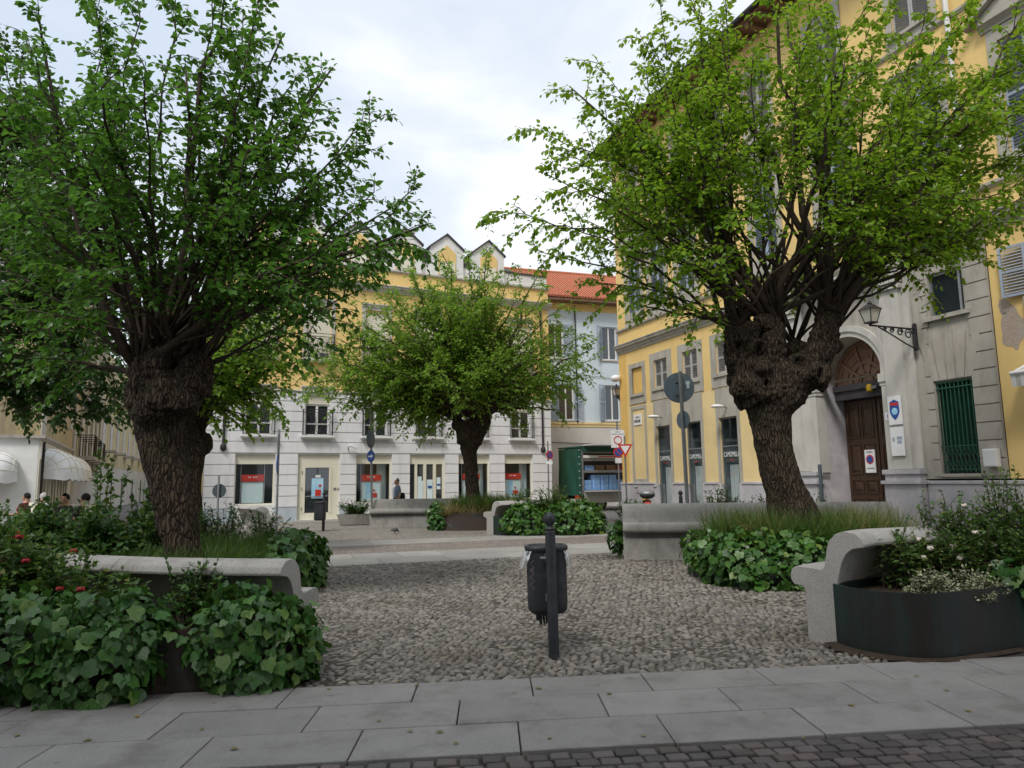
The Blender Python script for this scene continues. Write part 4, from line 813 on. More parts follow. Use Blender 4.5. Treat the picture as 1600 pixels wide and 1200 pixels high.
mb = MB(); mb.box(11.3, 13.6, .66, 1.09, 3.77, 4.12); mb.box(11.3, 13.6, .60, .659, 4.02, 4.18); mb.build('lintel_beam', 'roof_dark', pal)
mb = MB(); mb.prism([(ac-ar, 4.19)]+[(ac+ar, 4.19)]+[(ac+ar*math.cos(PI*i/K), az+ar*math.sin(PI*i/K)) for i in range(K+1)], .72, .80)
def ringpiece(r0, r1, t0, t1, y0, y1, n=8):
    P = [(ac+r0*math.cos(t), az-.05+r0*math.sin(t)) for t in np.linspace(t0, t1, n)]; Q = [(ac+r1*math.cos(t), az-.05+r1*math.sin(t)) for t in np.linspace(t1, t0, n)]; mb.prism((P+Q)[::-1], y0, y1)
ringpiece(.50, .58, 0, PI, .68, .719, 20); ringpiece(.18, .23, 0, PI, .68, .7195, 14); ringpiece(1.06, 1.14, .04, PI-.04, .68, .7192, 20)
for k in range(1, 5):
    t = PI*k/5; dx, dz = math.cos(t), math.sin(t); nx, nz = -dz*.04, dx*.04
    mb.prism([(ac+dx*.22+nx, az-.05+dz*.22+nz), (ac+dx*.22-nx, az-.05+dz*.22-nz), (ac+dx*1.07-nx, az-.05+dz*1.07-nz), (ac+dx*1.07+nx, az-.05+dz*1.07+nz)], .672, .7188)
for k in range(5):
    t0, t1 = PI*(k+.2)/5, PI*(k+.8)/5; ringpiece(.68, .72, t0, t1, .69, .7185); ringpiece(.92, .96, t0, t1, .69, .7184)
    ringpiece(.28, .45, t0, t1, .695, .7183)
mb.build('fanlight', 'wood_pale', pal)
# bare brick where the plaster has fallen off
M['old_brick'] = mat('old_brick', (.50, .40, .32), (.40, .32, .26), 14, .95, .9, 9, dirt=(.45, .42, .38), dscale=3, bstretch=(3, 3, 9))
rp = random.Random(5)
for cu, cz, ru, rz_ in ((16.98, 4.75, .26, .46), (17.5, 4.45, .2, .2), (16.85, 5.25, .12, .18)):
    P_ = [(cu+ru*math.cos(a)*(1+.14*math.sin(3*a+cu*9)+.08*math.sin(7*a)), cz+rz_*math.sin(a)*(1+.12*math.sin(5*a+cz*3)+.07*math.sin(9*a+1))) for a in np.linspace(0, 2*PI, 26, endpoint=False)]
    MB().prism(P_, -.006, -.001).build('peeled_plaster', 'old_brick', pal)
# windows of the palazzo
def shut_window(name, w, h, col, n, sash=True):
    f = MB(); f.box(-w/2, w/2, .16, .2, 0, h); f = f.build(name, 'dark_inside', pal)
    for s in (0, 1):
        mb = louvre(w/2-.01, h-.02, n, mtx=Matrix.Translation((-w/2+.005+s*w/2, .06, .01))); mb.build('shutter', col, f)
    return f
f = shut_window('mezzanine_window', .92, 1.12, 'shutter_grey', 15); f.location = (bays[0], 0, 5.2)
for c in bays[1:]: copy_tree(f, pal, (c, 0, 5.2))
bays_first = f
f = shut_window('tall_window', 1.10, 2.65, 'shutter_blue', 34); f.location = (fl1[0], 0, 8.6)
for c in fl1[1:]: copy_tree(f, pal, (c, 0, 8.6))
f = shut_window('top_window', 1.06, 2.05, 'shutter_grey', 27); f.location = (fl1[0], 0, 12.9)
for c in fl1[1:]: copy_tree(f, pal, (c, 0, 12.9))
for c in (17.95, 20.7):    # window with its shutters folded back
    f = frame_mb(1.0, 1.08, .06, .1, .16, 1).build('window', 'white_paint', pal); f.location = (c, 0, 5.42)
    MB().quad((-.45, .14, .05), (.45, .14, .05), (.45, .14, 1.03), (-.45, .14, 1.03)).build('pane', 'pane_dark', f)
    louvre(.54, 1.12, 15, mtx=Matrix.Translation((-.5, -.05, -.02))@Matrix.Rotation(R_(-172), 4, 'Z')).build('shutter', 'shutter_blue', f); louvre(.54, 1.12, 15, mtx=Matrix.Translation((.5, -.05, -.02))@Matrix.Rotation(R_(-8), 4, 'Z')).build('shutter', 'shutter_blue', f)
    MB().box(-.64, .64, -.07, -.005, -.5, -.06).build('sill', 'grey_stone', f)
a, b, c, d = gril
f = MB().box(a, b, .16, .2, c, d).build('barred_window', 'dark_inside', pal)
mb = MB()
for k in range(42): m_ = Matrix.Translation((0, .12, c+.55+k*.038))@Matrix.Rotation(R_(-35), 4, 'X'); mb.box(a, b, -.018, .018, -.004, .004, m_)
mb.build('roller_shutter', 'shutter_green', f)
mb = MB()
for k in range(9):
    x = a+.05+k*(b-a-.1)/8; mb.tube([(x, -.0, c+.02), (x, -.0, d-.02)], .014, 6)
for z in (c+.08, c+.62, d-.18, d-.05): mb.box(a, b, -.02, -.008, z, z+.03)
for k in range(8):
    x = a+.05+k*(b-a-.1)/8; s = (b-a-.1)/8
    mb.tube([(x, -.012, c+.1), (x+s, -.012, c+.36), (x, -.012, c+.62)], .008, 4); mb.tube([(x+s, -.014, c+.1), (x, -.014, c+.36), (x+s, -.014, c+.62)], .008, 4)
mb.build('window_grille', 'shutter_green', f); MB().box(a-.05, b+.05, -.10, .1, c-.07, c-.004).build('sill', 'grey_stone', f)
a, b, c, d = upw
f = MB().box(a, b, .2, .24, c, d).build('blind_slat_window', 'dark_inside', pal); mb = MB()
for k in range(24): m_ = Matrix.Translation((0, .1, c+.04+k*.042))@Matrix.Rotation(R_(-40), 4, 'X'); mb.box(a+.09, b-.09, -.018, .018, -.004, .004, m_)
mb.build('blind', 'sign_grey', f); mb = MB(); mb.box(a, a+.06, .05, .12, c, d); mb.box(b-.16, b-.10, .05, .12, c, d); mb.box(a+.06, b-.16, .05, .12, d-.06, d); mb.build('frame', 'steel', f)
# shop windows of the palazzo: glass, transom, shop interior and lettering on the glass
for k, c in enumerate(bays):
    f = frame_mb(.96, 3.44, .05, .06, .12, 0, (2.45,)).build('shop_window', 'steel', pal); f.location = (c, 0, .22)
    MB().quad((-.44, .09, .04), (.44, .09, .04), (.44, .09, 3.40), (-.44, .09, 3.40)).build('pane', 'pane_shop', f)
    mb = MB(); mb.box(-.48, .48, 1.15, 1.18, -.2, 3.44); mb.box(-.50, -.48, .17, 1.15, -.2, 3.44); mb.box(.48, .50, .17, 1.15, -.2, 3.44); mb.box(-.48, .48, .17, 1.15, -.22, -.2); mb.build('shop_interior', 'sign_back', f)
    mb = MB(); pts = [(-.44+.04*i, .32+.02*math.sin(i*1.9)) for i in range(13 if k else 20)]
    for q0, q1 in zip(pts, pts[1:]): mb.quad((q0[0], q0[1], 0), (q1[0], q1[1], 0), (q1[0], q1[1], 1.82), (q0[0], q0[1], 1.82))
    mb.build('curtain', 'awning', f)
    lettering('lettering', 'CAMOMILLA', .24, f, (0, .072, 2.16), (PI/2, 0, 0), 'sign_white', .60); mb = MB(); mb.tube([(-.12, .074, 1.99), (0, .074, 1.96), (.12, .074, 1.99)], .012, 5); mb.build('lettering_mark', 'red', f)
# ================================================================== old houses along the side street on the left
p = at(62, 700, 22.0); LO = (p.x, 22.0); LA = PI/2-math.atan2(ray(231, 759).x, ray(223, 759).y)
cafe = empty('cafe_house', 'corner house with a white ground floor and dull yellow upper walls behind the white awnings', 'building', (LO[0], LO[1], 0), LA)
mb = MB(); mb.box(0, 10.2, 0, 8, 3.15, 11); mb.build('upper_wall', 'old_yellow', cafe)
mb = MB(); panel(mb, 0, 10.2, 0, 3.1, -.02, [(.5+3*i+k*.9, 1.0+3*i+k*.9, 0, 2.15) for i in range(3) for k in range(3)], depth=.3, edge=False); mb.quad((0, -.02, 0), (0, -.02, 3.1), (0, 8, 3.1), (0, 8, 0))
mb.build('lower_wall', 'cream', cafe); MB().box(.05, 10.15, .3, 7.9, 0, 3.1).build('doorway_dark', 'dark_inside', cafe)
mb = MB(); mb.box(-.012, -.006, .02, 7.9, 0, 3.1); mb.build('corner_wall', 'white_paint', cafe)
mb = MB(); moulding(mb, -.1, 10.25, 3.02, [(.04, 0), (.08, .06), (.14, .1), (.14, .17)]); mb.box(-.14, -.013, -.14, 8, 3.1, 3.19); mb.build('cornice', 'grey_stone', cafe)
mb = MB(); mb.box(-.03, 1.0, -.025, -.001, 3.2, 5.0); mb.box(0, 10.2, -.06, -.026, 2.45, 2.95); mb.build('stone_band', 'pale_stone', cafe)
mb = MB(); mb.tube([(.15, -.1, 3.0), (.15, -.1, 0)], .04, 6); mb.build('downpipe', 'iron', cafe)
for k in range(4):
    f = MB().box(-.5, .5, -.02, .05, 0, 1.9).build('shuttered_window', 'shutter_grey', cafe); f.location = (1.9+k*2.4, -.01, 4.0)
mb = MB()    # red scribble on the corner wall
for k in range(7): mb.tube([(-.02, 1.0+k*.16+.06*math.sin(j*1.9+k), 1.75+.06*k % .15+.10*math.sin(j*2.3+k*2)) for j in range(6)], .009, 4)
mb.build('graffiti', 'red', cafe)
for k in range(3):
    f = MB().box(-.05, .02, -.5, .5, 0, 1.9).build('shuttered_window', 'shutter_grey', cafe); f.location = (0, 1.7+k*2.4, 4.0); f = MB().box(-.05, .02, -.5, .5, 0, 1.9).build('shuttered_window', 'shutter_grey', cafe); f.location = (0, 1.7+k*2.4, 7.6)
old = empty('street_house', 'weathered yellow house with stone balconies further down the side street', 'building', (LO[0]+10.2*math.cos(LA), LO[1]+10.2*math.sin(LA), 0), LA)
MB().box(0, 18, .05, 8, 2.6, 12).build('upper_wall', 'old_yellow', old); MB().box(0, 18, .0, 8, 0, 2.58).build('lower_wall', 'grey_stone', old)
for k in range(5):
    f = MB().box(-.45, .45, -.03, .04, 0, 2.1).build('tall_window', 'shutter_grey', old); f.location = (1.6+k*3.6, 0.05, 3.05)
    MB().box(-.42, .42, -.04, .05, -3.0, -.75).build('doorway', 'dark_inside', f)
for k in range(3):
    b = MB().box(-.9, .9, -.85, .05, -.16, 0).build('balcony_slab', 'grey_stone', old); b.location = (1.6+k*3.6, 0, 2.95)
    mb = MB()
    for s in (-1, 1): mb.prism([(s*.7-.08, -.75), (s*.7+.08, -.75), (s*.7+.08, -.17), (s*.7-.08, -.17)], -.5, .02)
    mb.build('bracket', 'grey_stone', b)
    mb = MB(); mb.tube([(-.85, .0, .95), (-.85, -.8, .95), (.85, -.8, .95), (.85, 0, .95)], .02, 5)
    for i in range(16): mb.tube([(-.85+1.7*i/15, -.8, 0), (-.85+1.7*i/15, -.8, .95)], .010, 4)
    for i in range(7): mb.tube([(.85, -.8+.8*i/7, 0), (.85, -.8+.8*i/7, .95)], .010, 4); mb.tube([(-.85, -.8+.8*i/7, 0), (-.85, -.8+.8*i/7, .95)], .010, 4)
    mb.build('railing', 'iron', b)
for k in range(6):
    MB().box(-.16, .16, -.07, .04, 2.62, 11.8).build('pilaster', 'grey_stone', old, loc=(3.4+k*3.6-3.2, 0, 0)); MB().box(-.45, .45, -.03, .04, 6.6, 8.6).build('tall_window', 'shutter_grey', old, loc=(1.6+k*3.3, .05, 0))
MB().box(0, 18, -.16, .04, 2.5, 2.66).build('string_course', 'grey_stone', old); MB().box(0, 18, -.14, .04, 6.0, 6.14).build('string_course', 'grey_stone', old)
far = empty('street_house', 'pale yellow house with a grey base at the far end of the side street', 'building', (LO[0]+28.4*math.cos(LA), LO[1]+28.4*math.sin(LA), 0), LA-R_(5))
MB().box(0, 34, .05, 8, 3.0, 11).build('upper_wall', 'old_yellow', far); [MB().box(-.85, .85, -.75, .02, 3.95, 4.1).build('balcony_slab', 'grey_stone', far, loc=(3+k*5.5, 0, 0)) for k in range(5)]; MB().box(0, 34, 0, 8, 0, 2.98).build('lower_wall', 'grey_stone', far)
for k in range(9):
    f = MB().box(-.5, .5, -.02, .06, 0, 2.0).build('tall_window', 'shutter_grey', far); f.location = (2+k*3.6, .03, 4.2); MB().box(-.5, .5, -.03, .04, -4.15, -2.0).build('doorway', 'dark_inside', f)
end = empty('street_house', 'pale house closing the far end of the side street', 'building', (LO[0]+58*math.cos(LA)-4, LO[1]+58*math.sin(LA), 0), LA-PI/2)
MB().box(-14, 26, .05, 8, 3.2, 11).build('upper_wall', 'pale_yellow', end); MB().box(-14, 26, 0, 8, 0, 3.18).build('lower_wall', 'pale_stone', end)
for k in range(10): MB().box(-.5, .5, -.02, .06, 4.2, 6.4).build('tall_window', 'shutter_grey', end, loc=(-12+k*3.6, .03, 0))
# scalloped dome awnings
def awning(name, w, label, loc, rz):
    t = empty(name, label, 'awning', loc, rz, 'white awnings of the corner cafe')
    k = 7; D = .82; Ht = .78; m_ = 18; sh = lambda x: (1-abs(2*x/w-1)**3.2)**(1/2.4); mb = MB(); X = [w*(.5-.5*math.cos(PI*i/m_)) for i in range(m_+1)]
    pt = lambda x, i: (x, -.02-D*sh(x)*math.sin(PI/2*i/k), Ht*(.25+.75*sh(x))*math.cos(PI/2*i/k))
    for x in X: mb.v += [pt(x, i) for i in range(k+1)]
    for j in range(m_): mb.f += [(j*(k+1)+i, j*(k+1)+i+1, (j+1)*(k+1)+i+1, (j+1)*(k+1)+i) for i in range(k)]
    mb.mi = [0]*len(mb.f); mb.build('canopy', 'awning', t, True)
    mb = MB(); n = 60
    for i in range(n):
        x0, x1 = w*i/n, w*(i+1)/n; h = lambda x: -.20-.06*abs(math.sin(x/w*PI*7)); a, b = pt(x0, k), pt(x1, k); mb.quad(a, b, (b[0], b[1]-.005, h(x1)), (a[0], a[1]-.005, h(x0)))
    mb.build('valance', 'awning', t); mb = MB()
    for i in (2, 4, 6): mb.tube([Vector(pt(x, i))+Vector((0, -.004, .004)) for x in X], .012, 4)
    for x in (X[2], X[5], X[9], X[13], X[16]): mb.tube([Vector(pt(x, i))+Vector((0, -.004, .004)) for i in range(k+1)], .012, 4)
    mb.build('awning_frame', 'cream', t); return t
ld = Vector((math.cos(LA), math.sin(LA), 0)); ln = Vector((math.sin(LA), -math.cos(LA), 0))
desc = ['white dome awning nearest the house corner', 'second white dome awning from the house corner', 'third white dome awning from the house corner', 'white dome awning furthest down the side street']
for i in range(4):
    q = Vector((LO[0], LO[1], 0))+ld*(.35+i*2.35)+ln*.08; awning('dome_awning', 2.1, desc[i]+' over the cafe tables', (q.x, q.y, 2.06), LA)
e = Vector((math.cos(LA-PI/2), math.sin(LA-PI/2), 0)); q = Vector((LO[0], LO[1], 0))-e*3.15+Vector((-e.y, e.x, 0))*-.03
awning('dome_awning', 2.65, 'white awning at the left edge beside the scribbled white corner wall', (q.x, q.y, 1.98), LA-PI/2)
# ================================================================== benches and planters
PROF = [(.33, 0), (.33, .50), (.36, .53), (.45, .54), (.485, .58), (.49, .64), (.465, .69), (.42, .715), (.34, .72), (.14, .70), (.10, .72), (.075, .80), (.055, .90), (.02, .98), (-.05, 1.045), (-.15, 1.075), (-.26, 1.06), (-.33, 1.01), (-.355, .955), (-.345, .93), (-.30, .925), (-.22, .91), (-.15, .86), (-.10, .78), (-.06, .66), (-.02, .5), (0, .3), (0, 0)]
SLOT = [(.33, 0), (.33, .43), (.20, .44), (.20, .525), (.37, .53)]+PROF[3:]
SLOT = [(.33, 0), (.33, .43), (.20, .44), (.20, .525), (.37, .53)]+PROF[3:]
def bench(label, path, k=1., rx=1., side=1, group='concrete benches round the planters', n=7, recess=False):
    PROF = SLOT if recess else globals()['PROF']
    PROF = SLOT if recess else globals()['PROF']
    """path = back line on the ground, front is to the right of travel when side=1"""
    P = [Vector((q[0], q[1], 0)) for q in catmull([(a, b, 0) for a, b in path], n)]; base = P[0].copy()
    t = empty('curved_bench', label, 'bench', base, 0, group)
    mb = MB(); m = len(PROF); L = len(P); acc = 0; Rg = []; ca, cb = sum(p_[0] for p_ in PROF)/m, sum(p_[1] for p_ in PROF)/m
    for i, q in enumerate(P):
        d = (P[min(i+1, L-1)]-P[max(i-1, 0)]).normalized(); nr = Vector((d.y, -d.x, 0))*side; acc += (q-P[i-1]).length if i else 0
        if acc > 1.55 and 1 < i < L-2: Rg += [(q-d*.012, nr, 0), (q-d*.006, nr, 1), (q+d*.006, nr, 1), (q+d*.012, nr, 0)]; acc = 0
        else: Rg.append((q, nr, 0))
    L = len(Rg); Q2 = [(PROF[(j+1) % m][0]-PROF[j-1][0], PROF[(j+1) % m][1]-PROF[j-1][1]) for j in range(m)]
    for q, nr, g in Rg:
        for j, (a, b) in enumerate(PROF):
            ln_ = math.hypot(*Q2[j]) or 1; a2, b2 = a-g*.014*Q2[j][1]/ln_, b+g*.014*Q2[j][0]/ln_; mb.v.append(tuple(q-base+nr*(a2*rx)+Vector((0, 0, max(0, b2)*k))))
    for i in range(L-1):
        for j in range(m): f = (i*m+j, i*m+(j+1) % m, (i+1)*m+(j+1) % m, (i+1)*m+j); mb.f.append(f if side < 0 else f[::-1])
    mb.f += [tuple(range(m)), tuple(range((L-1)*m, L*m))]
    if side > 0: mb.f[-1] = mb.f[-1][::-1]
    else: mb.f[-2] = mb.f[-2][::-1]
    mb.mi = [0]*len(mb.f)
    o = mb.build('bench_body', 'concrete', t, True, bevel=.012); o.data.set_sharp_from_angle(angle=R_(50)); return t
def planter(label, pts, h, group='dark metal planters with plants', material='copper', n=5, soil=.07):
    P = catmull([(a, b, 0) for a, b in list(pts)+[pts[0]]], n)[:-1]; P = [Vector(q) for q in P]; base = sum(P, Vector())/len(P); L = len(P)
    t = empty('planter', label, 'planter', base, 0, group); mb = MB(); ins = []
    for i, q in enumerate(P):
        d = (P[(i+1) % L]-P[i-1]).normalized(); nr = Vector((d.y, -d.x, 0)); ins.append(q-nr*.025)
    for i in range(L):
        a, b, c, d = P[i]-base, P[(i+1) % L]-base, ins[(i+1) % L]-base, ins[i]-base; z = Vector((0, 0, h))
        mb.quad(a, b, b+z, a+z); mb.quad(a+z, b+z, c+z, d+z); mb.quad(c, d, d+z, c+z)
    mb.build('planter_wall', material, t, False, auto=False)
    MB().quad(*[(q-base)+Vector((0, 0, h-soil)) for q in ins]).build('soil', 'soil', t); return t
G2 = lambda x, y: tuple(ground(x, y).xy)
# front left: bench back runs away to the left, seat faces the square
bench('low concrete bench on the left seen from behind over the ivy and roses', [(-1.93, 6.50), (-2.6, 6.62), (-3.2, 6.78), (-4.0, 7.1), (-4.5, 7.32)], .885, .9, 1)
planter('long rusty metal planter at the front left under the ivy and roses', [(-1.98, 6.50), (-1.82, 6.25), (-1.88, 6.02), (-2.3, 5.80), (-3.0, 5.66), (-3.9, 5.62), (-5.5, 5.75), (-7, 6.3), (-7.3, 7.2), (-6.3, 7.7), (-5.2, 7.5), (-4.0, 7.06), (-3.1, 6.72)], .50, material='rust')
planter('metal planter round the leaning dark trunk on the left', [(-3.75, 12.6), (-3.3, 11.4), (-3.2, 10), (-3.5, 8.8), (-4.2, 8.25), (-6, 8.3), (-7.8, 9.2), (-8.2, 11), (-7.3, 12.8), (-5.5, 13.3)], .5)
# front right
bench('pale concrete bench at the front right whose end shows its seat and curled back', [(3.06, 7.02), (3.3, 7.25), (3.62, 7.42), (4.2, 7.58), (5.0, 7.72), (6.2, 7.9), (7.2, 8.1)], 1.0, .86, -1)
planter('dark green patinated copper planter at the front right in front of the concrete bench', [(3.04, 7.00), (3.1, 6.72), (3.28, 6.48), (3.6, 6.36), (4.1, 6.52), (4.7, 6.78), (5.6, 7.0), (7, 7.3), (7.4, 7.9), (6.2, 7.87), (5.0, 7.68), (4.2, 7.53), (3.6, 7.36), (3.3, 7.2)], .58)
bench('long concrete bench facing the cobbles beside the thick forked trunk', [(2.22, 14.75), (3.1, 14.62), (4.2, 14.52), (5.4, 14.38), (6.5, 14.1), (7.25, 13.8)], 1.02, .95, 1, recess=True)
planter('metal planter hidden by ivy under the thick forked trunk', [(3.05, 12.6), (2.95, 11.8), (3.1, 10.9), (3.5, 10.45), (4.3, 10.4), (5.5, 10.9), (6.8, 11.6), (7.4, 12.6), (6.4, 13.55), (5.2, 14.0), (4.2, 14.2), (3.5, 13.6)], .5)
# middle group
bench('concrete bench seen end on against the metal planter in the middle of the square', [(-.62, 21.75), (-.1, 22.1), (.6, 22.45), (1.4, 22.7), (2.1, 22.75)], .93, 1.15, -1)
planter('metal planter covered by round ivy bushes right of the middle trunk', [(-.62, 21.7), (-.3, 21.25), (.4, 21.0), (1.4, 20.95), (2.3, 21.2), (2.6, 21.9), (2.2, 22.6), (1.4, 22.65), (.6, 22.4), (-.1, 22.05)], .55)
planter('brownish metal planter with grasses round the middle trunk', [(-2.55, 24.3), (-2.3, 23.75), (-1.4, 23.5), (-.5, 23.55), (.4, 23.4), (1.3, 23.6), (1.5, 24.4), (.6, 25), (-.6, 25.2), (-1.8, 25)], .62, material='rust')
bench('grey concrete bench with a straight back in front of the poster window', [(-5.15, 25.9), (-4.4, 26.0), (-3.6, 26.05), (-2.9, 25.9), (-2.2, 25.6)], .93, 1.0, 1, recess=True)
bench('short concrete bench left of the glazed entrance door', [(-7.72, 22.6), (-8.0, 23.2), (-8.5, 24.0), (-9.3, 24.7)], .84, 1.0, 1)
# potted shrub trough
tr = empty('plant_trough', 'grey concrete trough with a flowering shrub under the poster window', 'planter', (-6.05, 27.55, 0), R_(18))
mb = MB(); mb.add([(-.55, -.2, .04), (.55, -.2, .04), (.55, .2, .04), (-.55, .2, .04), (-.68, -.27, .42), (.68, -.27, .42), (.68, .27, .42), (-.68, .27, .42), (-.62, -.21, .42), (.62, -.21, .42), (.62, .21, .42), (-.62, .21, .42), (-.6, -.2, .34), (.6, -.2, .34), (.6, .2, .34), (-.6, .2, .34)],
    [(0, 3, 2, 1)]+[(i, (i+1) % 4, 4+(i+1) % 4, 4+i) for i in range(4)]+[(4+i, 4+(i+1) % 4, 8+(i+1) % 4, 8+i) for i in range(4)]+[(8+i, 8+(i+1) % 4, 12+(i+1) % 4, 12+i) for i in range(4)]+[(12, 13, 14, 15)])
mb.box(-.5, -.4, -.18, .18, 0, .04); mb.box(.4, .5, -.18, .18, 0, .04); mb.build('trough', 'concrete', tr)
# ================================================================== bollards with litter bins
def lean(o, ax, ay): o.rotation_euler = (ax, ay, o.rotation_euler[2])
def bollard(label, loc, rz=0, group='iron bollards'):
    t = empty('bollard', label, 'bollard', loc, rz, group)
    MB().lathe([(.049, 0), (.047, 1.12), (.046, 1.13), (.042, 1.14)], 20).build('post', 'black_paint', t, True, auto=True)
    MB().lathe([(.040, 1.141), (.046, 1.15), (.046, 1.16), (.030, 1.17), (.026, 1.18), (.036, 1.195), (.048, 1.212), (.054, 1.235), (.055, 1.25), (.051, 1.272), (.040, 1.29), (.022, 1.302), (.003, 1.306)], 20).build('ball_finial', 'black_paint', t, True); return t
def bin_(label, loc, rz, bag=True, k=1.):
    t = empty('litter_bin', label, 'litter bin', loc, rz, 'litter bins on bollards'); n = 28
    def ringp(a, b, z): return [(a*math.copysign(abs(math.cos(w))**.62, math.cos(w)), b*math.copysign(abs(math.sin(w))**.62, math.sin(w)), z) for w in np.linspace(0, 2*PI, n, endpoint=False)]
    def rings(R, cap=True):
        mb = MB(); 
        for r in R: mb.v += ringp(*r)
        for i in range(len(R)-1): mb.f += [(i*n+j, i*n+(j+1) % n, (i+1)*n+(j+1) % n, (i+1)*n+j) for j in range(n)]
        if cap: mb.f += [tuple(range(n-1, -1, -1)), tuple((len(R)-1)*n+j for j in range(n))]
        mb.mi = [0]*len(mb.f); return mb
    R = [(.155, .12, .37), (.182, .145, .40), (.185, .15, .43)]+[(.186+.002*(i % 2), .152+.002*(i % 2), .46+i*.039) for i in range(12)]+[(.188, .156, .95), (.150, .12, .945), (.14, .11, .6)]
    rings(R).build('bin_body', 'black_paint', t, True, auto=True)
    rings([(.190, .158, .935), (.200, .168, .945), (.205, .172, .965), (.200, .167, .985), (.185, .153, .992), (.165, .132, .985), (.16, .128, .95)], False).build('bin_rim', 'black_paint', t, True)
    mb = MB(); mb.box(-.03, .03, -.20, -.155, .5, .56); mb.box(-.03, .03, -.20, -.155, .86, .92); mb.tube([(-.07, -.19, .89), (0, -.235, .89), (.07, -.19, .89)], .012, 5); mb.build('bracket', 'steel', t)
    if bag:
        for s in (-1, 1):    # the clear liner folded over the rim
            mb = MB(); m_ = 9; q = 7
            for i in range(m_):
                w_ = (PI if s < 0 else 0)+(-.95+1.9*i/(m_-1))*(1 if s > 0 else -1)
                cx, cy = math.copysign(abs(math.cos(w_))**.62, math.cos(w_)), math.copysign(abs(math.sin(w_))**.62, math.sin(w_))
                Lh = (.19-.11*abs(i/(m_-1)-.45)*2)*(1.0 if s < 0 else 1.15)
                for j in range(q):
                    f = j/(q-1); o_ = 1+.10*math.sin(f*PI*.75)+(.16*f if s < 0 else .05*f)+.02*math.sin(i*2.7+j*1.3); mb.v.append((cx*.205*o_, cy*.17*o_+.01*math.sin(i*3.1), .945-Lh*f))
            for i in range(m_-1): mb.f += [(i*q+j, (i+1)*q+j, (i+1)*q+j+1, i*q+j+1) for j in range(q-1)]
            mb.mi = [0]*len(mb.f); mb.build('plastic_liner', 'bag', t, True)
        mb = MB(); pts = [(-.148+.022*math.sin(j*1.25)*(1-.3*(j % 3)), -.150, .60+j*.0125) for j in range(22)]
        mb.tube(pts, .0018, 4); mb.tube([(-.15+.02*math.cos(j*.9), -.149-.001, .80-.02*math.sin(j*.9)-.006*j) for j in range(9)], .0018, 4); mb.build('graffiti', 'scribble', t)
        mb = MB()
        for k2 in range(5): mb.quad((-.12+k2*.03, -.03, .38), (-.09+k2*.03, -.04, .38), (-.085+k2*.028, -.045, .30-.03*(k2 % 3)), (-.112+k2*.03, -.03, .30-.04*(k2 % 2)))
        mb.build('torn_bag', 'black_paint', t)
    return t
M['scribble'] = mat('scribble', (.28, .2, .22), (.22, .16, .18), 5, .7)
mb_ = bpy.data.materials.new('bag'); nt = NT(mb_); o_ = nt.n('ShaderNodeOutputMaterial'); a_ = nt.n('ShaderNodeBsdfTransparent'); b_ = nt.n('ShaderNodeBsdfPrincipled'); b_.inputs['Base Color'].default_value = (.8, .82, .86, 1); b_.inputs['Roughness'].default_value = .25
fa = ramp(nt, tex(nt, 22, 4, .6, (1.5, 1.5, .35)).outputs[0], [(.38, (.12, .12, .12)), (.62, (.75, .75, .75))]); mx = nt.n('ShaderNodeMixShader'); nt.l(fa, mx.inputs[0]); nt.l(a_.outputs[0], mx.inputs[1]); nt.l(b_.outputs[0], mx.inputs[2]); nt.l(mx.outputs[0], o_.inputs[0]); M['bag'] = mb_
p = ground(866, 1030); b0 = bollard('black iron bollard with a ball top in front of the litter bin on the cobbles', p); lean(b0, 0, R_(-.7))
q = bin_('black plastic litter bin with a clear liner and scribbles behind the front bollard', p+Vector((-.035, .245, 0)), R_(3)); lean(q, 0, R_(-.6))
p = ground(505, 830); bollard('black bollard in front of the glazed entrance door', p); bin_('black litter bin standing before the glazed entrance door', p+Vector((-.06, -.23, 0)), PI, False)
p = Vector((at(1063, 765, 17.6).x, 17.6, 0)); bollard('ball topped bollard showing over the long bench back', p); bin_('litter bin whose rim shows over the long bench back', p+Vector((-.23, .05, 0)), R_(-90), False)
p = Vector((at(1283, 760, 20).x, 20, 0)); t = empty('steel_post', 'slim dark steel post beside the left pillar of the arched doorway', 'post', p); MB().lathe([(.05, 0), (.05, 1.9), (.035, 1.93), (.01, 1.94)], 14).build('shaft', 'sign_grey', t, True, auto=True); MB().lathe([(.08, 0), (.08, .03), (.055, .05)], 14).build('foot', 'sign_grey', t)
# ================================================================== traffic signs
def pole(px, Y, ztop, r, name, label, ax=0, ay=0):
    v = at(px, 748, Y); t = empty(name, label, 'traffic sign', (v.x, Y, 0), 0); mb = MB(); mb.tube([(0, 0, 0), (0, 0, ztop)], r, 10); mb.build('pole', 'steel', t); t.rotation_euler = (ax, ay, 0); return t
def plate(par, x, z, r, front, yaw=0, name='sign_plate', back='sign_back', y=-.05):
    m_ = Matrix.Translation((x, y, z))@Matrix.Rotation(yaw, 4, 'Z'); d = MB(); d.disc((0, 0), r, -.012, .012, 32, m_); o = d.build(name, back, par)
    if front: f = MB(); f.disc((0, 0), r*.97, -.016, -.0125, 32, m_); f.build('sign_face', front, o)
    [MB().box(-r*.25, r*.25, .0125, .04, r*z_, r*(z_+.07), m_).build('clamp', 'steel', o) for z_ in (.35, -.5)]; return o, m_
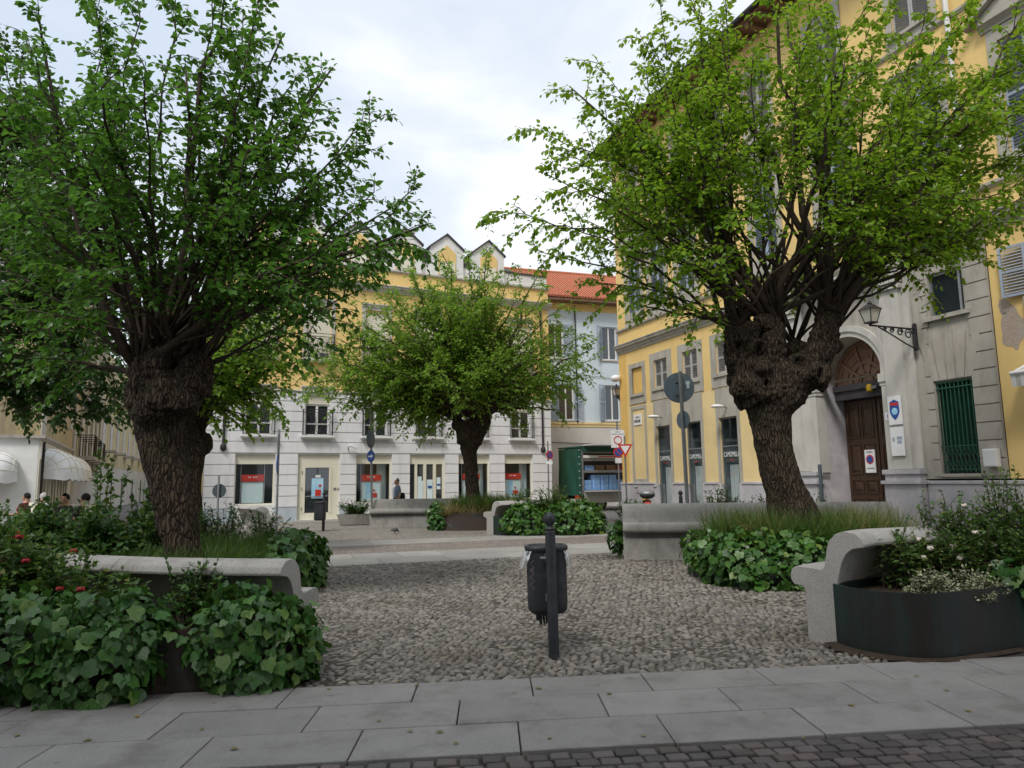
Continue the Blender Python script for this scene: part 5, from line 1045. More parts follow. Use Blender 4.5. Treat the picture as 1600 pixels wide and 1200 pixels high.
# backs of two round signs, front right
t = pole(1073, 15.4, 2.42*1.62, .042, 'traffic_sign', 'two round sign backs on a grey pole beside the forked trunk', 0, R_(-.6)); t2 = t
v = at(1068, 605, 15.4); plate(t, -.02, v.z, .335, None, PI, y=.075); bpy.data.objects.remove(bpy.data.objects['pole']) if False else None
v = at(1074, 656, 15.4); o, m_ = plate(t, .02, v.z, .20, None, R_(118), y=.03)
mb = MB(); mb.box(-.03, .03, -.085, -.076, 0, .09); mb.box(-.045, .045, -.085, -.076, .09, .16); mb.build('sticker', 'poster_white', t, loc=(.17, .135, at(1068, 605, 15.4).z-.02))
# blue arrow sign
t = pole(582, 25.7, 4.75, .04, 'traffic_sign', 'blue round sign with a white arrow under a dark sign back before the poster window', 0, R_(-1.2))
v = at(579, 713, 25.7); o, m_ = plate(t, 0, v.z, .21, 'sign_blue', R_(-40), y=-.07)
mb = MB(); mb.prism([(-.13, -.022), (.03, -.022), (.03, -.075), (.14, 0), (.03, .075), (.03, .022), (-.13, .022)], -.02, -.0165, m_); mb.build('arrow', 'sign_white', o)
v = at(577, 686, 25.7)
m_ = Matrix.Translation((0, -.07, v.z))@Matrix.Rotation(R_(76), 4, 'Z'); mb = MB(); mb.disc((0, 0), .33, -.012, .012, 30, m_); mb.build('sign_back', 'sign_grey', t)
# edge-on signs left of the glazed door
t = pole(434, 22.3, 3.3, .035, 'traffic_sign', 'two thin signs seen edge on between the first balcony and the glazed door'); v = at(432, 695, 22.3)
m_ = Matrix.Translation((0, -.05, v.z))@Matrix.Rotation(R_(-75), 4, 'Z'); mb = MB(); mb.box(-.30, .30, -.012, .012, -.32, .32, m_); mb.build('sign_panel', 'steel', t)
v = at(432, 725, 22.3); m_ = Matrix.Translation((0, -.05, v.z))@Matrix.Rotation(R_(-78), 4, 'Z'); mb = MB(); mb.disc((0, 0), .3, -.012, .012, 28, m_); mb.build('sign_plate', 'sign_blue', t)
# low sign back
t = pole(342, 24, 1.9, .035, 'traffic_sign', 'dark round sign back low on a pole right of the dark trunks'); v = at(340, 767, 24); plate(t, 0, v.z, .23, None, PI, y=.07, back='sign_grey')
# limited traffic sign and give way triangle
t = pole(978, 27.4, 3.25, .035, 'traffic_sign', 'red and white give way triangle on a pole by the palazzo corner'); v = at(977, 701, 27.4); r = .26
tri = lambda k: [(k*r*math.sin(a), v.z+k*r*math.cos(a)) for a in (PI, PI*5/3, PI/3)][::-1]
tri = lambda k: [(-k*.256, v.z+k*.148), (0, v.z-k*.296), (k*.256, v.z+k*.148)]
MB().prism(tri(1.12), -.075, -.06).build('sign_plate', 'red', t); MB().prism(tri(.70), -.08, -.0755).build('sign_face', 'sign_white', t)
t = pole(967, 28.2, 3.9, .035, 'traffic_sign', 'white square traffic zone board with a red ring above the give way triangle'); v = at(968, 685, 28.2)
MB().box(-.27, .27, -.08, -.06, v.z-.37, v.z+.32).build('sign_panel', 'sign_white', t)
mb = MB(); n_ = 28; P = [(.15*math.cos(w), v.z-.07+.15*math.sin(w)) for w in np.linspace(0, 2*PI, n_)]; mb.tube([(x, -.083, z) for x, z in P], .018, 6, False); mb.build('red_ring', 'red', t)
lettering('lettering', 'ZONA', .07, t, (0, -.082, v.z+.25), (PI/2, 0, 0), 'iron'); lettering('lettering', 'TRAFFICO LIMITATO', .062, t, (0, -.082, v.z+.16), (PI/2, 0, 0), 'iron', .85)
v2 = at(966, 707, 28.2); mb = MB(); mb.disc((0, v2.z), .2, -.08, -.065, 28); o = mb.build('no_parking_plate', 'red', t); mb = MB(); mb.disc((0, v2.z), .15, -.086, -.081, 28); mb.build('sign_face', 'sign_blue', o); mb = MB(); mb.box(-.15, .15, -.089, -.0865, -.018, .018, Matrix.Translation((0, 0, v2.z))@Matrix.Rotation(R_(45), 4, 'Y')); mb.build('red_bar', 'red', o)
MB().box(-.13, .13, -.08, -.065, v2.z-.42, v2.z-.22).build('sub_plate', 'sign_white', t)
t = pole(857, 33.2, 3.4, .035, 'traffic_sign', 'round no parking sign at the corner of the white facade by the truck'); v = at(860, 711, 33.2)
m_ = Matrix.Translation((.07, -.08, v.z))@Matrix.Rotation(R_(35), 4, 'Z'); o = MB(); o.disc((0, 0), .20, -.012, .012, 28, m_); o = o.build('sign_plate', 'red', t); f = MB(); f.disc((0, 0), .15, -.017, -.0125, 28, m_); f.build('sign_face', 'sign_blue', o)
f = MB(); f.box(-.15, .15, -.021, -.0175, -.018, .018, m_@Matrix.Rotation(R_(45), 4, 'Y')); f.build('red_bar', 'red', o); MB().box(-.1, .2, -.08, -.068, v.z-.42, v.z-.28).build('sub_plate', 'sign_white', t)
# ================================================================== market truck
T = empty('market_truck', 'market truck with a green tarpaulin side and an open flank full of crates', 'truck', (3.50, 36.6, 0), R_(27))
Lx, Wy, z0, z1 = 5.6, 2.2, 1.05, 3.22     # x along the open flank, y into the truck
mb = MB(); mb.box(0, Lx, 0, Wy, .85, z0); mb.box(0, .1, -.03, .07, z0, z1); mb.box(Lx-.1, Lx, -.03, .07, z0, z1); mb.box(.05, .12, Wy-.1, Wy, z0, z1)
for z in (1.95, 2.55, 2.95): mb.box(.1, Lx-.1, .0, .05, z, z+.13)
mb.box(0, Lx, -.03, .03, z1-.05, z1+.02); mb.build('load_frame', 'steel', T)
mb = MB(); n_ = 14     # tarpaulin end with folds
for i in range(n_+1):
    for j in range(9): mb.v.append((-.04+.035*math.sin(i*.9+j*.8)*(.3+.7*j/8)+.02*math.sin(i*2.1), Wy*i/n_, z1-.02-(z1-z0+.25)*j/8))
for i in range(n_): mb.f += [(i*9+j, (i+1)*9+j, (i+1)*9+j+1, i*9+j+1) for j in range(8)]
mb.mi = [0]*len(mb.f); mb.build('tarpaulin', 'tarp', T, True)
mb = MB()
for j in range(7): mb.ball((-.06, .12, z0-.1+.36*j), .03, 6, 4)
mb.build('eyelet', 'sign_white', T)
mb = MB(); mb.box(-.06, Lx, -.08, Wy+.05, z1+.02, z1+.10); mb.quad((0, -.09, z1+.03), (Lx, -.09, z1+.03), (Lx, -.09, z1-.2), (0, -.09, z1-.2)); mb.build('roof_sheet', 'tarp', T)
mb = MB(); mb.box(.1, Lx-.1, -1.1, .0, z1+.11, z1+.15); mb.build('side_awning', 'awning', T)
mb = MB(); mb.box(.05, Lx, Wy-.06, Wy, z0, z1); mb.box(Lx-.06, Lx, .1, Wy, z0, z1); mb.build('inner_wall', 'shutter_grey', T)
mb = MB(); mb.box(.1, Lx-.2, -.06, -.031, .42, 1.04); mb.box(.1, Lx-.2, -.5, -.06, .98, 1.03); mb.build('drop_side', 'shutter_grey', T)
MB().box(.1, Lx-.2, -.05, -.031, 2.70, 2.84).build('name_board', 'sign_white', T)
lettering('lettering', 'FRUTTA E VERDURA', .13, T, (2.0, -.056, 2.77), (PI/2, 0, 0), 'red', 1.1) if False else None
mb = MB(); mb.box(1.0, 3.3, -.056, -.051, 2.74, 2.80); mb.build('name_stripe', 'red', T)
mb = MB(); mb.box(.15, 5.4, .3, .5, .55, .85); mb.box(.15, 5.4, 1.7, 1.9, .55, .85); mb.build('chassis', 'iron', T)
for x in (1.2, 4.4):
    for y in (.12, Wy-.34):
        m_ = Matrix.Translation((x, y, .40))@Matrix.Rotation(-PI/2, 4, 'X'); o = MB(); o.lathe([(.22, 0), (.38, .0), (.40, .04), (.40, .18), (.38, .22), (.22, .22)], 20, m=m_); o = o.build('wheel', 'rubber', T, True, auto=True)
        f = MB(); f.lathe([(.05, -.02), (.21, -.01), (.215, .23), (.05, .235)], 16, m=m_); f.build('rim', 'steel', o)
mb = MB(); mb.box(5.65, 7.1, .05, Wy-.05, .45, 1.6); mb.add([(5.65, .05, 1.6), (7.1, .05, 1.6), (7.1, Wy-.05, 1.6), (5.65, Wy-.05, 1.6), (5.7, .15, 2.35), (6.6, .15, 2.35), (6.6, Wy-.15, 2.35), (5.7, Wy-.15, 2.35)], [(4, 5, 6, 7), (0, 1, 5, 4), (1, 2, 6, 5), (2, 3, 7, 6), (3, 0, 4, 7)]); mb.build('cab', 'white_paint', T, bevel=.04)
mb = MB(); mb.box(-.1, .1, .3, .55, .62, .8); mb.build('tail_light', 'red', T)
M['crate_blue'] = mat('crate_blue', (.30, .50, .80), (.16, .34, .70), 6, .5, island=.3, dirt=(.5, .62, .8), dscale=3); M['crate_red'] = mat('crate_red', (.45, .04, .04), (.35, .03, .03), 6, .5); M['crate_brown'] = mat('crate_brown', (.30, .18, .10), (.2, .12, .07), 6, .7)
def crate(name, w, d, h, col, loc, label):
    o = MB(); t_ = .02; o.box(-w/2, w/2, 0, d, 0, t_); o.box(-w/2, w/2, 0, t_, t_, h); o.box(-w/2, w/2, d-t_, d, t_, h); o.box(-w/2, -w/2+t_, t_, d-t_, t_, h); o.box(w/2-t_, w/2, t_, d-t_, t_, h); o.box(-w/2+.03, w/2-.03, .03, d-.03, t_+.001, h-.04)
    for k in range(5): x = -w/2+.06+k*(w-.12)/4; o.box(x-.025, x+.025, -.012, -.0005, .03, h-.03)
    o = o.build(name, col, None); o.matrix_world = T.matrix_world@Matrix.Translation(loc); return tag(o, label, 'crate', 'crates on the market truck')
bpy.context.view_layer.update()
ci = 0; rnd = random.Random(3)
for x in np.arange(.45, 5.0, .52):
    for lv in range(3 if (ci % 4) else 2):
        col = 'crate_blue' if not (3.4 < x < 3.9 and lv == 2) else 'crate_red'
        crate('bottle_pack', .46, .42, .255, 'crate_blue', (float(x), .14+.04*rnd.random(), z0+.005+lv*.262), 'blue shrink wrapped bottle pack stacked low in the open truck')
    ci += 1
for k, x in enumerate((.6, 1.25, 1.95, 2.6, 3.3, 4.0)): crate('carton', .58, .5, .24, ['crate_blue', 'crate_brown', 'crate_brown', 'crate_red', 'crate_red', 'crate_brown'][k], (x, .2, 2.085), ['blue carton on the shelf rail nearest the tarpaulin', 'second brown carton from the tarpaulin on the shelf rail', 'third carton from the tarpaulin on the shelf rail', 'red carton in the middle of the shelf rail', 'red carton right of the middle of the shelf rail', 'brown carton towards the cab on the shelf rail'][k])
mb = MB(); mb.box(.12, Lx-.1, .12, .9, 2.045, 2.08); mb.build('shelf', 'steel', T)
# ================================================================== scooter
v = at(1011, 780, 25.6); S = empty('motor_scooter', 'motor scooter with a black top case and red tail light parked by the palazzo corner', 'scooter', (v.x, 25.6, 0), R_(-8))
for y in (.0, 1.25):
    m_ = Matrix.Translation((-.06, y, .25))@Matrix.Rotation(PI/2, 4, 'Y'); o = MB(); o.lathe([(.15, 0), (.235, .01), (.25, .06), (.235, .11), (.15, .12)], 20, m=m_); o = o.build('wheel', 'rubber', S, True); f = MB(); f.lathe([(.03, .0), (.145, .005), (.145, .115), (.03, .12)], 14, m=m_); f.build('rim', 'steel', o)
mb = MB(); mb.tube([(0, -.28, .62), (0, -.05, .64), (0, .3, .55), (0, .55, .34), (0, .95, .32), (0, 1.1, .5), (0, 1.12, .95)], [.13, .17, .18, .13, .11, .13, .12], 12); mb.box(-.16, .16, .5, 1.0, .28, .33); mb.build('scooter_body', 'mustard', S, True) if False else None
M['mustard'] = mat('mustard', (.42, .25, .03), (.35, .2, .02), 5, .4, coat=.4)
mb.build('scooter_body', 'mustard', S, True); MB().ball((0, .22, .78), (.16, .42, .09), 14, 7).build('seat', 'rubber', S, True)
MB().box(-.11, .11, -.44, -.36, .66, .80).build('tail_light', 'red', S, bevel=.02); MB().box(-.09, .09, -.46, -.44, .45, .62).build('number_plate', 'sign_white', S)
o = MB(); o.ball((0, -.28, 1.04), (.27, .21, .15), 18, 8); o = o.build('top_case', 'black_paint', S, True); MB().ball((0, -.29, 1.085), (.262, .20, .125), 18, 8).build('case_lid', 'steel', o, True)
mb = MB(); mb.tube([(-.33, 1.0, 1.08), (-.1, 1.06, 1.04), (.1, 1.06, 1.04), (.33, 1.0, 1.08)], .016, 6); mb.build('handlebar', 'iron', S)
for s in (-1, 1): mb = MB(); mb.tube([(s*.25, 1.02, 1.07), (s*.33, 1.0, 1.25)], .008, 5); mb.ball((s*.35, .99, 1.30), (.075, .03, .055), 10, 6); mb.build('mirror', 'steel', S)
mb = MB(); 
for i in range(6): a = -.5+i*.2; mb.quad((.32*math.sin(a), 1.2-.1*math.cos(a), 1.0), (.32*math.sin(a+.2), 1.2-.1*math.cos(a+.2), 1.0), (.28*math.sin(a+.2), 1.08-.1*math.cos(a+.2), 1.5), (.28*math.sin(a), 1.08-.1*math.cos(a), 1.5))
mb.build('windscreen', 'pane_clear', S)
# ================================================================== wall lamps, plaques, cameras, small wall things
PM = Matrix.Translation((PO[0], PO[1], 0))@Matrix.Rotation(PA, 4, 'Z'); WM = Matrix.Translation((WO[0], WO[1], 0))@Matrix.Rotation(WA, 4, 'Z')
def on(o, mtx, loc): v = mtx@Vector(loc); o.location = v; o.rotation_euler = (0, 0, mtx.to_euler().z); return o
M['lamp_glass'] = mat('lamp_glass', (.62, .60, .52), (.5, .48, .42), 8, .25)
def lantern(label, out, k=1.):
    t = empty('wall_lantern', label, 'street lamp', (0, 0, 0), 0, 'iron wall lanterns')   # bracket root at the wall, lantern out along -y
    mb = MB(); mb.box(-.05, .05, -.05, 0, -.32, .32); mb.tube([(0, -.03, .22), (0, -out-.06, .22)], .022, 6); mb.tube([(0, -.03, -.28), (0, -.25*out, -.16), (0, -.6*out, .06), (0, -out*.85, .2)], .018, 6)
    for c, r in ((-.17*out, .13), (-.36*out, .10), (-.54*out, .07), (-.70*out, .05)): mb.tube([(0, c+r*(1-t_/14)*math.cos(t_), .21-r*.98+r*(1-t_/14)*math.sin(t_)) for t_ in np.linspace(0, 9, 24)], .017, 5)
    mb.tube([(0, -out, .2), (0, -out, .30)], .02, 6); mb.ball((0, -.02, .33), .05, 8, 6); mb.build('bracket', 'iron', t)
    k *= .72; h = .30; s0, s1 = .13*k, .23*k; mb = MB()
    mb.add([(-s0, -out-s0, h), (s0, -out-s0, h), (s0, -out+s0, h), (-s0, -out+s0, h), (-s1, -out-s1, h+.42*k), (s1, -out-s1, h+.42*k), (s1, -out+s1, h+.42*k), (-s1, -out+s1, h+.42*k)], [(0, 1, 5, 4), (1, 2, 6, 5), (2, 3, 7, 6), (3, 0, 4, 7)]); mb.build('lamp_glass', 'lamp_glass', t)
    mb = MB(); 
    for a in ((-1, -1), (1, -1), (1, 1), (-1, 1)): mb.tube([(a[0]*s0, -out+a[1]*s0, h), (a[0]*s1, -out+a[1]*s1, h+.42*k)], .014, 5)
    mb.box(-s0-.02, s0+.02, -out-s0-.02, -out+s0+.02, h-.03, h); a = s1+.03; zt = h+.42*k
    mb.add([(-a, -out-a, zt), (a, -out-a, zt), (a, -out+a, zt), (-a, -out+a, zt), (-.07, -out-.07, zt+.17*k), (.07, -out-.07, zt+.17*k), (.07, -out+.07, zt+.17*k), (-.07, -out+.07, zt+.17*k)], [(3, 2, 1, 0), (4, 5, 6, 7), (0, 1, 5, 4), (1, 2, 6, 5), (2, 3, 7, 6), (3, 0, 4, 7)]); mb.lathe([(.05, zt+.17*k), (.06, zt+.22*k), (.03, zt+.26*k), (.01, zt+.32*k)], 8, (0, -out, 0)); mb.build('lamp_frame', 'iron', t); return t
on(lantern('iron lantern on a scrolled bracket right of the arched doorway', 1.45), PM, (14.72, -.10, 4.95))
t = lantern('small iron lantern at the palazzo corner above the traffic signs', .55); v = PM@Vector((.02, .15, 5.0)); t.location = v; t.rotation_euler = (0, 0, PA-PI/2)
v = PM@Vector((.05, -.1, 5.95)); t = empty('dome_camera', 'white dome camera above the small lantern on the palazzo corner', 'camera', v); MB().ball((-.12, -.1, .02), (.22, .22, .16), 14, 8).build('camera_dome', 'sign_white', t, True); MB().tube([(-.1, -.1, .12), (.1, 0, .16)], .03, 6).build('arm', 'sign_white', t)
o = empty('badge_plaque', 'white plaque with a red and blue badge on the pillar right of the door', 'plaque'); on(o, PM, (14.06, -.2205, 3.22)); MB().box(-.19, .19, -.03, -.001, -.36, .36).build('plate', 'sign_white', o)
MB().prism([(-.13, .2), (-.1, .22), (0, .27), (.1, .22), (.13, .2), (.14, -.05), (.08, -.17), (0, -.25), (-.08, -.17), (-.14, -.05)][::-1], -.036, -.031).build('badge', 'sign_blue', o); mb = MB(); mb.box(-.115, .115, -.040, -.0365, .12, .19); mb.build('badge_band', 'red', o); mb = MB(); mb.ball((0, -.036, -.03), (.09, .006, .09), 12, 6); mb.build('badge_center', 'poster_blue', o)
o = empty('notice_plaque', 'white plaque with small blue print below the badge plaque', 'plaque'); on(o, PM, (14.06, -.2205, 2.44)); MB().box(-.19, .19, -.03, -.001, -.36, .36).build('plate', 'sign_white', o); mb = MB(); mb.box(-.13, -.07, -.033, -.031, .0, .1); mb.box(.0, .15, -.033, -.031, .04, .12); mb.box(.0, .13, -.033, -.031, -.06, .02); mb.build('print', 'shutter_blue', o)
o = empty('parking_notice', 'small white no parking notice on the dark door leaf', 'notice'); on(o, PM, (12.15, .92, 2.0)); MB().box(-.17, .17, -.02, 0, -.32, .32).build('plate', 'sign_white', o); mb = MB(); mb.disc((0, .05), .13, -.026, -.021, 24); mb.build('ring', 'red', o); mb = MB(); mb.disc((0, .05), .095, -.030, -.0265, 24); mb.build('ring_centre', 'sign_blue', o); lettering('lettering', 'PASSO', .07, o, (0, -.022, .25), (PI/2, 0, 0), 'iron'); lettering('lettering', 'CARRABILE', .055, o, (0, -.022, -.2), (PI/2, 0, 0), 'iron')
o = empty('beacon_lamp', 'yellow beacon fixed under the fanlight of the arched doorway', 'lamp'); on(o, PM, (12.62, .58, 4.0)); M['amber'] = mat('amber', (.55, .36, .02), (.45, .28, .01), 6, .3); MB().lathe([(.07, -.10), (.09, -.08), (.09, .06), (.06, .10), (.01, .11)], 14).build('lens', 'amber', o, True, auto=True); MB().box(.09, .25, -.05, .05, -.04, .04).build('mount', 'steel', o)
o = empty('house_number', 'small white house number tile left of the badge plaque', 'sign'); on(o, PM, (13.72, -.0905, 3.1)); MB().box(-.08, .08, -.02, -.001, -.1, .1).build('tile', 'sign_white', o); lettering('lettering', '1', .15, o, (0, -.022, 0), (PI/2, 0, 0), 'sign_blue')
o = empty('street_name_sign', 'white marble street name sign on the palazzo corner panel', 'sign'); on(o, PM, (1.42, -.0005, 4.05)); MB().box(-.30, .30, -.03, -.001, -.22, .22).build('plate', 'sign_white', o); mb = MB(); [mb.box(-.12+k*.06, -.08+k*.06, -.034, -.031, .07, .13) for k in range(5)]; [mb.box(-.24+k*.125, -.15+k*.125, -.034, -.031, -.12, .0) for k in range(4)]; mb.build('print', 'iron', o)
o = empty('meter_box', 'small white meter box right of the green barred window', 'box'); on(o, PM, (16.32, -.06, 1.95)); MB().box(-.16, .16, -.14, 0, -.2, .2).build('case', 'sign_white', o, bevel=.02); MB().box(-.13, .13, -.15, -.141, -.17, .17).build('lid', 'sign_white', o)
for k, c in enumerate(bays[:3]):
    if k == 1: continue
    o = empty('shop_lamp', ['small white lamp over the shop window nearest the palazzo corner', '', 'small white lamp over the shop window nearest the forked trunk'][k], 'lamp', group='lamps over the shop windows'); on(o, PM, (c, -.035, 3.98)); MB().tube([(0, 0, 0), (0, -.25, .05)], .025, 6).build('arm', 'steel', o); MB().ball((0, -.38, .03), (.14, .26, .07), 12, 6).build('lamp_head', 'sign_white', o, True)
o = empty('security_camera', 'white security camera above the glazed entrance door', 'camera'); on(o, WM, (5.85, -.04, 3.12)); MB().tube([(0, 0, -.05), (-.05, -.22, -.05), (-.05, -.25, .06)], .025, 6).build('arm', 'steel', o); MB().box(-.08, .30, -.34, -.18, .06, .18, Matrix.Rotation(R_(18), 4, 'Y')).build('housing', 'sign_white', o, bevel=.02)
o = empty('striped_awning', 'striped shop awning at the right edge of the yellow wall', 'awning'); on(o, PM, (17.2, -.01, 3.5)); mb = MB(); mb.tube([(0, -.55, .18), (2.6, -.55, .18)], .045, 8); mb.tube([(.05, 0, .3), (.05, -.55, .18)], .02, 6); mb.build('rail', 'sign_white', o)
mb = MB()
for i in range(26): mb.k = i % 2; mb.quad((i*.1, -.56, .16), (i*.1+.1, -.56, .16), (i*.1+.1, -.53, -.10), (i*.1, -.53, -.10)); mb.quad((i*.1, -.02, .42), (i*.1, -.55, .2), (i*.1+.1, -.55, .2), (i*.1+.1, -.02, .42))
mb.build('fabric', ['awning', 'pale_stone'], o)
# ================================================================== planting
Zu = np.array([0, 0, 1.])
def plant_thing(name, label, cat, base, group): return empty(name, label, cat, base, 0, group)
def shell(blobs, per_m2, rng, inner=.25):
    """points on the skin of a set of ellipsoids, those buried inside another one dropped"""
    P = []; N = []
    for i, (c, r) in enumerate(blobs):
        c = np.array(c); r = np.array(r); area = 4*PI*((r[0]*r[1])**1.6/3+(r[0]*r[2])**1.6/3+(r[1]*r[2])**1.6/3)**(1/1.6); n = int(area*per_m2)
        u = norm(rng.normal(size=(n, 3))); s = np.where(rng.random(n) < inner, rng.uniform(.72, .95, n), rng.uniform(.93, 1.07, n)); w_ = 1+.10*np.sin(u[:, 0]*9+i)*np.cos(u[:, 2]*8+2*i)+.07*np.sin(u[:, 1]*17+u[:, 2]*13)
        p = c+u*r*(s*w_)[:, None]; nn = norm(u/r); k = p[:, 2] > .02
        for j, (c2, r2) in enumerate(blobs):
            if j != i: k &= (((p-np.array(c2))/np.array(r2))**2).sum(1) > .72
        P.append(p[k]); N.append(nn[k])
    return np.concatenate(P), np.concatenate(N)
def ivy(label, blobs, size, per, seed, material='leaf_ivy', group='ivy spilling over the planters'):
    rng = np.random.default_rng(seed); P, N = shell(blobs, per, rng); base = np.array([np.mean([b[0][0] for b in blobs]), np.mean([b[0][1] for b in blobs]), 0])
    D = norm(-Zu*.85+N*.35+rng.normal(size=P.shape)*.42); Nn = norm(N*.8+Zu*.35+rng.normal(size=P.shape)*.30)
    S = size*(.38+.85*rng.random(len(P))**1.4); P = P+N*rng.uniform(-.03, .05, (len(P), 1))
    t = plant_thing('ivy', label, 'ivy', base, group); link('leaves', scatter_mesh('ivy_leaves', *LEAF_IVY, P-base, leaf_basis(D, Nn, S), material), t)
    mb = MB(Matrix.Translation(-Vector(base)))
    for k in rng.choice(len(P), min(max(len(P)//14, 24), 220), replace=False):
        a = Vector(P[k]); c = min(blobs, key=lambda b: (Vector(b[0])-a).length); b_ = Vector((c[0][0]+(a.x-c[0][0])*.45, c[0][1]+(a.y-c[0][1])*.45, max(.05, c[0][2]+(a.z-c[0][2])*.3)))
        mb.tube([b_, (a+b_)/2+Vector((0, 0, .05)), a], [.006, .005, .003], 4, False)
    mb.build('stems', 'branch', t); return t
def shrub(name, label, cat, blobs, shoots, size, material, seed, group='shrubs in the planters', flowers=None, leaf=LEAF_SMALL, step=.035, twigs=5, z0=.45, upright=.3):
    rng = np.random.default_rng(seed); base = np.array([np.mean([b[0][0] for b in blobs]), np.mean([b[0][1] for b in blobs]), 0]); mb = MB(Matrix.Translation(-Vector(base)))
    LP = []; LD = []; LN = []; LS = []; FP = []
    vol = np.array([np.prod(b[1]) for b in blobs]); vol = vol/vol.sum()
    for i in range(shoots):
        c, r = blobs[rng.choice(len(blobs), p=vol)]; c = np.array(c); r = np.array(r); u = rdir(rng); T = c+u*r*rng.uniform(.55, 1.05); T[2] = max(T[2], z0+.02)
        S = np.array([c[0]+(T[0]-c[0])*.35+rng.normal()*.06, c[1]+(T[1]-c[1])*.35+rng.normal()*.06, min(z0, T[2]-.02)])
        L = np.linalg.norm(T-S); q = np.array(bez(S, S+(T-S)*.45+Zu*L*upright*rng.uniform(.3, 1), T, 6)); mb.tube([Vector(x) for x in q], [.006*(1-.7*k/5) for k in range(6)], 4, False)
        paths = [(q, .3)]
        for _ in range(twigs):
            k = rng.integers(1, 5); d = rdir(rng)+Zu*.25; l = rng.uniform(.08, .26)*min(1, L*1.6); w_ = np.array(bez(q[k], q[k]+d*l*.5, q[k]+d*l, 4)); mb.tube([Vector(x) for x in w_], [.003, .0028, .0024, .002], 3, False); paths.append((w_, 0))
        for pts, f0 in paths:
            ln = np.linalg.norm(np.diff(pts, axis=0), axis=1).sum(); n = max(3, int(ln*(1-f0)/step))
            for j in range(n+1):
                f = (f0+(1-f0)*j/n)*(len(pts)-1); a = min(int(f), len(pts)-2); p = pts[a]+(pts[a+1]-pts[a])*(f-a); t = norm(pts[a+1]-pts[a]); sd = np.cross(t, Zu)*(1 if j % 2 else -1)
                LP.append(p); LD.append(sd*.8+t*.5+rdir(rng)*.4-Zu*.15); LN.append(Zu+rdir(rng)*.6); LS.append(size*rng.uniform(.6, 1.2))
        if flowers and rng.random() < flowers[1]: FP.append(T)
    t = plant_thing(name, label, cat, base, group)
    link('leaves', scatter_mesh('shrub_leaves', *leaf, np.array(LP)-base, leaf_basis(np.array(LD), norm(np.array(LN)), np.array(LS)), material), t)
    mb.build('stems', 'branch', t)
    if FP:
        f = MB(Matrix.Translation(-Vector(base)))
        for p in FP:
            for k in range(6): a = k*PI/3; f.ball((p[0]+.016*math.cos(a), p[1]+.016*math.sin(a), p[2]+.008*(k % 2)), (.02, .02, .016), 6, 4)
        f.build('blossoms', flowers[0], t, True)
    return t
def grass(name, label, areas, seed, material='grass', h=.45, n=1500, width=.008, bend=.5, kind='stuff'):
    rng = np.random.default_rng(seed); P = []; D = []; S = []
    for x, y, z, rx, ry, share in areas:
        k = int(n*share); a = rng.uniform(0, 2*PI, k); r = np.sqrt(rng.random(k)); tx, ty = x+rx*r*np.cos(a), y+ry*r*np.sin(a)
        tuft = rng.integers(0, 40, k); ox, oy = rng.normal(size=(2, 40))*.5
        P.append(np.stack([tx, ty, np.full(k, z)], 1)); d = rng.normal(size=(k, 3))*bend*.5; d[:, 0] += ox[tuft]*bend*.7; d[:, 1] += oy[tuft]*bend*.7; d[:, 2] = 1; D.append(d); S.append(h*rng.uniform(.5, 1.15, k))
    P = np.concatenate(P); D = np.concatenate(D); S = np.concatenate(S); N = norm(np.cross(D, rng.normal(size=D.shape)))
    o = link(name, scatter_mesh(name, *BLADE, P, leaf_basis(D, N, S, np.full(len(P), width)), material)); o['kind'] = kind; o['label'] = label; return o
E_ = lambda x, y, z, rx, ry, rz: ((x, y, z), (rx, ry, rz))
# --- front left planter
ivy('broad mass of large leaved ivy hanging to the pavement at the lower left corner', [E_(-5.3, 5.85, .40, .7, .42, .40), E_(-4.5, 5.75, .40, .62, .40, .40), E_(-3.75, 5.68, .40, .55, .40, .38), E_(-3.2, 5.72, .37, .46, .38, .37), E_(-4.2, 5.6, .25, .7, .30, .3), E_(-3.2, 5.58, .22, .42, .28, .28), E_(-2.98, 5.70, .5, .28, .3, .24)], .104, 540, 1)
ivy('rounded ivy clump on the right end of the front left planter', [E_(-2.14, 5.96, .42, .38, .36, .34), E_(-1.94, 6.02, .33, .30, .32, .33), E_(-2.28, 5.82, .38, .28, .27, .28), E_(-1.88, 6.04, .2, .22, .24, .22), E_(-2.08, 5.82, .22, .3, .22, .22)], .104, 560, 2)
shrub('rose_bush', 'tangled rose bush with red buds spreading above the ivy at the left edge', 'rose bush', [E_(-4.6, 6.3, .86, .75, .42, .42), E_(-4.05, 6.25, .82, .55, .38, .36), E_(-3.5, 6.2, .68, .40, .30, .24), E_(-5.4, 6.5, .92, .7, .4, .46)], 330, .066, 'leaf_rose', 3, flowers=('petal_red', .09), twigs=6, leaf=LEAF_OVATE, step=.04)
shrub('leafy_shrub', 'small bushy shrub in front of the curled bench back on the left', 'shrub', [E_(-2.72, 6.25, .72, .30, .2, .27)], 46, .055, 'leaf_ivy_bright', 4, twigs=5)
